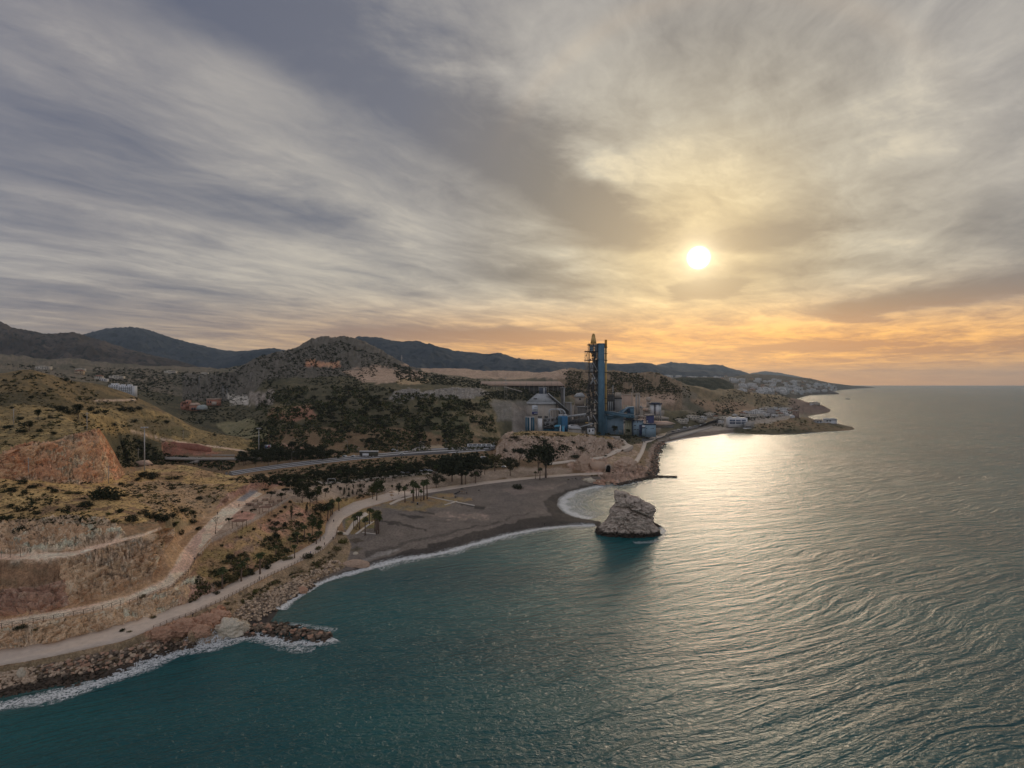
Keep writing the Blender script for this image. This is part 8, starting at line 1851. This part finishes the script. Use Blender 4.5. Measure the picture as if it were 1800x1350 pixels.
for px in (605, 620): 
    p = place(px, 803, 400); simple('small_tent', 'pale low arched shelter left of the lorry, ' + ('left' if px == 605 else 'right') + ' one', 'shelter', [('cover', prism([(px - 4 + 4 + 4.2 * math.cos(t), 803.5 - 3 * math.sin(t)) for t in np.linspace(math.pi, 0, 9)], p[1], 3), M_LGREY), ('opening_shade', pbox(px - 2, px + 1.5, 801.6, 803.4, p[1] - .15, .147), M_GLASS)])  # dark plate stands for the shade inside the shelter
simple('goal_frame', 'white football goal frame in the beach park', 'goal', [('post', beam(575.5, 848, 576.5, 841.5, 392, .12), M_WHITE), ('post', beam(589.5, 847, 589, 841.5, 392, .12), M_WHITE), ('crossbar', beam(576.5, 841.5, 589, 841.5, 392, .12), M_WHITE), ('back_bar', beam(578, 847, 587, 847, 395, .08), M_WHITE)])

# ---- picnic ground
M_TAB = pmat('picnic_wood', (.30,.19,.14), .9, scale=2, var=.15)
TAB = (mesh_np('table_top', *wbox(-1.2, 1.2, -.5, .5, .72, .82), M_TAB), mesh_np('bench', *wbox(-1.2, 1.2, -.16, .16, .4, .48), M_TAB), mesh_np('leg', *join_vf([wbox(-.08, .08, -.9, .9, .3, .42), wbox(-.08, .08, -.75, -.6, -.1, .3), wbox(-.08, .08, .6, .75, -.1, .3), wbox(-.06, .06, -.3, .3, .3, .72)]), M_CONCD))
for px, py, lab in [(449,882,'topmost left'),(466,880,'top middle'),(477,884,'upper right'),(457,887,'middle'),(441,889,'left middle'),(450,892,'lower middle'),(437,888,'far left'),(471,890,'right middle, beside the pergola'),(484,889,'rightmost'),(492,882,'upper rightmost'),(657,845,'park left'),(668,846,'park middle'),(762,833,'park right')]:
    p = place(px, py); e = obj('picnic_table', None, loc=(p[0], p[1], p[2] + .05), rz=.3); e.scale = (1.25,) * 3; tag(e, 'brown picnic table with benches on bare ground, ' + lab, 'picnic table', 'picnic tables')
    obj('table_top', TAB[0], e); obj('bench', TAB[1], e, loc=(0, -.8, 0)); obj('bench', TAB[1], e, loc=(0, .8, 0)); obj('leg', TAB[2], e, loc=(-.8, 0, 0)); obj('leg', TAB[2], e, loc=(.8, 0, 0))
def pergola(px, py, label):
    p = place(px, py); T = Thing('pergola', p, label, 'pergola'); x, y, z = p
    for dx_ in (-2.3, 2.3):
        for dy_ in (-1.8, 1.8): T.part('post', wbox(x + dx_ - .1, x + dx_ + .1, y + dy_ - .1, y + dy_ + .1, z - .5, z + 2.9), M_WOOD)
    for k in range(8): T.part('slat', wbox(x - 2.7, x + 2.7, y - 2.1 + k * .6, y - 1.95 + k * .6, z + 2.9, z + 3.05), M_TAB)
    T.part('table', wbox(x - 1, x + 1, y - .4, y + .4, z + .65, z + .78), M_TAB); T.part('bench', wbox(x - 1, x + 1, y - 1, y - .75, z + .35, z + .45), M_TAB)
pergola(467, 902, 'open timber pergola over a table, right one by the picnic fence'); pergola(421, 927, 'open timber pergola over a table, left one by the dirt road')
# ---- playground on the sand
def playground():
    p = place(812, 868); x, y, z = p; T = Thing('climbing_frame', p, 'wooden climbing frame with slide on the grey sand', 'playground')
    for dx_ in (-2, 0, 2, 4): T.part('post', wbox(x + dx_ - .1, x + dx_ + .1, y - .1, y + .1, z - .2, z + 3.4), M_WOOD)
    T.part('roof', (lambda V: (V, [(0, 1, 4), (1, 2, 4), (2, 3, 4), (3, 0, 4), (3, 2, 1, 0)]))([(x - 1.4, y - 1.2, z + 3.3), (x + 1.4, y - 1.2, z + 3.3), (x + 1.4, y + 1.2, z + 3.3), (x - 1.4, y + 1.2, z + 3.3), (x, y, z + 4.4)]), M_DK2)
    T.part('platform', wbox(x - 1.2, x + 1.2, y - 1, y + 1, z + 1.6, z + 1.75), M_WOOD); T.part('slide', tube_np([(x - 1.2, y, z + 1.7), (x - 4.5, y - 1, z + .3), (x - 5.2, y - 1.2, z + .25)], [.4, .4, .4], 4), M_DARK); T.part('beam', wbox(x, x + 4, y - .08, y + .08, z + 3.2, z + 3.4), M_WOOD)
    for px, py, w, lab in [(801,875,5,'low dark play platform left of the climbing frame'),(779,876,4,'small spring toy at the left side of the playground'),(842,863,3,'small boxy play item right of the climbing frame')]:
        q = place(px, py); s = q[1] / 1000; simple('play_item', lab, 'playground', [('board', wbox(q[0] - w * s / 2, q[0] + w * s / 2, q[1] - .5, q[1] + .5, q[2] + .5, q[2] + .7), M_DARK), ('stand', wbox(q[0] - .2, q[0] + .2, q[1] - .2, q[1] + .2, q[2] - .1, q[2] + 1.3), M_DK2)], base=q)
playground()
p = place(734, 887); simple('litter_bin', 'dark litter bin on the worn lawn below the palms', 'litter bin', [('drum', cyl(p[0], p[1], p[2] - .1, p[2] + 1.3, .5, .6, 12), M_DARK), ('lid', cyl(p[0], p[1], p[2] + 1.3, p[2] + 1.45, .65, .5, 12), M_STEEL)])
# ---- tunnel mouth in the tan rock
c = P(1069, 830, 4.8); simple('tunnel_mouth', 'dark arched tunnel mouth in the tan rock at the end of the promenade', 'tunnel', [('opening_shade', prism([(1069 + 4.2 * math.cos(t), 823 - 5.5 * math.sin(t)) for t in np.linspace(math.pi, 0, 12)] + [(1073.2, 830), (1064.8, 830)], c[1] - 1, .8), pmat('tunnel_dark', (.012,.011,.010), 1.0)), ('stone_arch', join_vf([tube_np([(X(1069 + 4.8 * math.cos(a), c[1]), c[1] - 1.3, Z(823 - 6.2 * math.sin(a), c[1])), (X(1069 + 4.8 * math.cos(a + .25), c[1]), c[1] - 1.3, Z(823 - 6.2 * math.sin(a + .25), c[1]))], [.5, .5], 5) for a in np.arange(0, 3.1, .25)]), M_DUST)], base=(c[0], c[1] - 1, 4.6))  # near-black slab stands for the shade inside the tunnel
simple('retaining_wall', 'smooth tan masonry wall between the round boulder and the tunnel mouth', 'wall', [('face', prism([(1036,814),(1052,811),(1064,813),(1064,830),(1052,831),(1042,828)], 489, 2), M_ROCKT)])
simple('stone_parapet', 'pale masonry wall on the bend of the path above the tunnel', 'wall', [('face', prism([(1096,792),(1113,783),(1113.5,787),(1110,793),(1096,800)], 600, 2), M_BEIGE)])
simple('plant_wall', 'low concrete wall at the right end of the limestone outcrop', 'wall', [('face', pbox(1073, 1090, 767, 774, 652, 1), M_DUST)])

# ---- people
def person_mesh():
    me = bpy.data.meshes.new('person'); bm = bmesh.new()
    pts = {'pelvis': (0,0,.95,.15), 'waist': (0,0,1.12,.13), 'chest': (0,0,1.34,.155), 'neck': (0,0,1.50,.06), 'head': (0,.02,1.62,.105), 'crown': (0,.01,1.72,.085),
           'hl': (.10,0,.90,.10), 'kl': (.11,.10,.50,.07), 'al': (.11,.02,.09,.05), 'fl': (.11,.18,.05,.045), 'hr': (-.10,0,.90,.10), 'kr': (-.11,-.02,.50,.07), 'ar': (-.11,-.22,.11,.05), 'fr': (-.11,-.07,.04,.045),
           'sl': (.19,0,1.42,.065), 'el': (.24,-.06,1.16,.05), 'wl': (.24,.06,.92,.038), 'sr': (-.19,0,1.42,.065), 'er': (-.24,-.02,1.16,.05), 'wr': (-.24,.10,.94,.038)}
    vs = {k: bm.verts.new(p[:3]) for k, p in pts.items()}; keys = list(pts)
    for a, b in (('pelvis','waist'),('waist','chest'),('chest','neck'),('neck','head'),('head','crown'),('pelvis','hl'),('hl','kl'),('kl','al'),('al','fl'),('pelvis','hr'),('hr','kr'),('kr','ar'),('ar','fr'),('chest','sl'),('sl','el'),('el','wl'),('chest','sr'),('sr','er'),('er','wr')): bm.edges.new((vs[a], vs[b]))
    bm.to_mesh(me); bm.free(); o = bpy.data.objects.new('tmp', me); COL.objects.link(o)
    o.modifiers.new('s', 'SKIN'); sv = me.skin_vertices[0].data
    for i, k in enumerate(keys): sv[i].radius = (pts[k][3],) * 2; sv[i].use_root = (k == 'pelvis')
    o.modifiers.new('u', 'SUBSURF').levels = 1
    dg = bpy.context.evaluated_depsgraph_get(); res = bpy.data.meshes.new_from_object(o.evaluated_get(dg)); bpy.data.objects.remove(o)
    return res
PM = person_mesh()
M_SKIN = pmat('skin', (.45,.28,.20), .7); M_HAIR = pmat('hair', (.03,.022,.018), .8)
def put_person(px, py, top, leg, label, rz=0, h=6):
    p = place(px, py)
    if p is None: return
    me = PM.copy(); me.materials.clear()
    for m in (pmat('trousers', leg, .9), pmat('top', top, .9), M_SKIN, M_HAIR): me.materials.append(m)
    for f in me.polygons:
        z = f.center.z; f.material_index = 0 if z < 1.0 else 1 if z < 1.5 else (3 if z > 1.66 or f.center.y < -.03 else 2)
        if abs(f.center.x) > .2 and z < 1.02: f.material_index = 2
    o = obj('person', me, loc=(p[0], p[1], p[2] + .15), rz=rz); tag(o, label, 'person')
put_person(342, 988, (.03,.05,.10), (.03,.03,.04), 'person in dark blue walking on the pale strip of the dirt road', .8)
put_person(420, 892, (.05,.05,.05), (.04,.04,.05), 'person in black walking up the wide dirt road by the picnic ground', .6)
put_person(586.5, 919, (.03,.03,.04), (.03,.03,.03), 'person in dark clothes walking on the promenade beside the grove', 0)
put_person(585.5, 950, (.03,.03,.03), (.03,.03,.03), 'person in black at the right edge of the promenade bend', .4)
put_person(570.5, 960, (.10,.05,.05), (.03,.03,.03), 'person at the left edge of the promenade bend, lower of the two', 2.6)
put_person(569.5, 949, (.55,.55,.55), (.05,.05,.05), 'person in a pale top by the shrubs left of the promenade bend', 2.6)
put_person(546, 976, (.03,.08,.40), (.03,.03,.05), 'person in a bright blue top walking along the promenade', 2.4)
put_person(339, 1087, (.10,.08,.07), (.04,.04,.04), 'person leaning by the fence on the lower left stretch of promenade', 1.2)
put_person(456, 1021, (.3,.25,.2), (.08,.08,.1), 'person in light brown on the promenade below the tall palm', .9)
put_person(957, 925, (.03,.03,.03), (.03,.03,.03), 'person in black standing at the water edge of the beach', 0)
put_person(1053, 917, (.03,.03,.03), (.03,.03,.03), 'person in black standing at the tip of the sand spit by the sea stack', 0)
put_person(820, 869, (.04,.04,.05), (.04,.04,.05), 'person in dark clothes standing right of the climbing frame', 0)
put_person(382, 906, (.05,.04,.04), (.05,.05,.05), 'person in dark clothes above the leafless tree beside the dirt road', 0)
c = P(1490, 702, 0)
simple('boat', 'small dark boat far out on the sea beyond the headland', 'boat', [('hull', ([(c[0] - 14, c[1], -.5), (c[0] + 14, c[1], -.5), (c[0] + 17, c[1] - 2, 2.5), (c[0] + 17, c[1] + 2, 2.5), (c[0] - 14, c[1] + 3, 2.2), (c[0] - 14, c[1] - 3, 2.2)], [(0, 1, 2, 5), (0, 4, 3, 1), (0, 5, 4), (1, 3, 2), (5, 2, 3, 4)]), M_DK2), ('cabin', wbox(c[0] - 8, c[0] + 4, c[1] - 2, c[1] + 2, 2.4, 6), M_LGREY)])

# ================================================================== telling look-alikes apart by what they stand beside
MARKS = [('orange quarry cliff',110,810),('road bridge',350,808),('tallest light mast',254,800),('bend of the dirt road',320,990),('red cut bank',430,865),('picnic ground',460,885),('left pergola',421,922),
 ('right pergola',467,898),('promenade bend',580,940),('parked lorry',648,800),('slip road',730,790),('row of parked vans',845,786),('tall yellow-green tree',662,860),('largest pine',812,825),('tall pine by the outcrop',958,800),
 ('limestone outcrop',990,790),('goal frame',582,846),('painted wall panel',470,786),('framed palm lawn',640,930),('domed store',955,720),('terracotta houses',330,712),('red earth patch',528,728),('grey rock face',770,695),
 ('cream limestone knob',405,1112),('watchtower',1400,730),('glass fronted building',1297,745),('grassy hill top',60,655),('pale cut cliff',420,705),('groyne',510,1115),('tunnel mouth',1069,825),('grey spoil mound',890,720),('village',1350,728),('cement works',1080,750)]
def relabel():
    from collections import defaultdict
    G = defaultdict(list)
    for o in scene.objects:
        if o.parent is None and 'group' in o.keys() and 'label' in o.keys(): G[o['label']].append(o)
    for lab, L in G.items():
        if len(L) < 2: continue
        base = lab; used = {}
        pos = []
        for o in L:
            x, y, z = o.location; pos.append((900 + 1000 * x / y, 675 + (CAM_H - z) * 1000 / y, o))
        xs = sorted(p[0] for p in pos)
        big = sorted((o.scale[2] for _, _, o in pos)); lo, hi = big[len(big) // 3], big[2 * len(big) // 3]
        for px, py, o in pos:
            near = sorted(MARKS, key=lambda m: math.hypot((m[1] - px), (m[2] - py) * 1.8))[0]
            dx_, dy_ = px - near[1], (py - near[2])
            if abs(dx_) > abs(dy_) * 1.5: rel_ = ('just ' if abs(dx_) < 30 else 'well ') + ('left' if dx_ < 0 else 'right') + ' of the '
            else: rel_ = ('just ' if abs(dy_) < 15 else 'well ') + ('above' if dy_ < 0 else 'below') + ' the '
            size = '' if lo == hi else ('smaller ' if o.scale[2] < lo else 'larger ' if o.scale[2] > hi else 'mid-sized ')
            used.setdefault((size, rel_ + near[0]), []).append((px, o))
        for (size, r_), M in used.items():
            M.sort(key=lambda t: t[0]); words = base.split(); room = 16 - len(r_.split()) - len(size.split())
            cut = words[:room]
            while cut and cut[-1] in ('the', 'of', 'on', 'in', 'a', 'by', 'and', 'below', 'above', 'between', 'over', 'behind', 'from', 'at', 'beside', 'near', 'with', 'round', 'where', 'under', 'before', 'but'): cut.pop()
            for k, (px, o) in enumerate(M):
                o['label'] = ' '.join((size + ' '.join(cut) + ', ' + r_).split())
                if len(M) > 1 and len(o['label'].split()) <= 14 and len(M) <= 3:
                    o['label'] += ', ' + (('left', 'right')[k] if len(M) == 2 else ('left', 'middle', 'right')[k]) + ' one'
relabel()
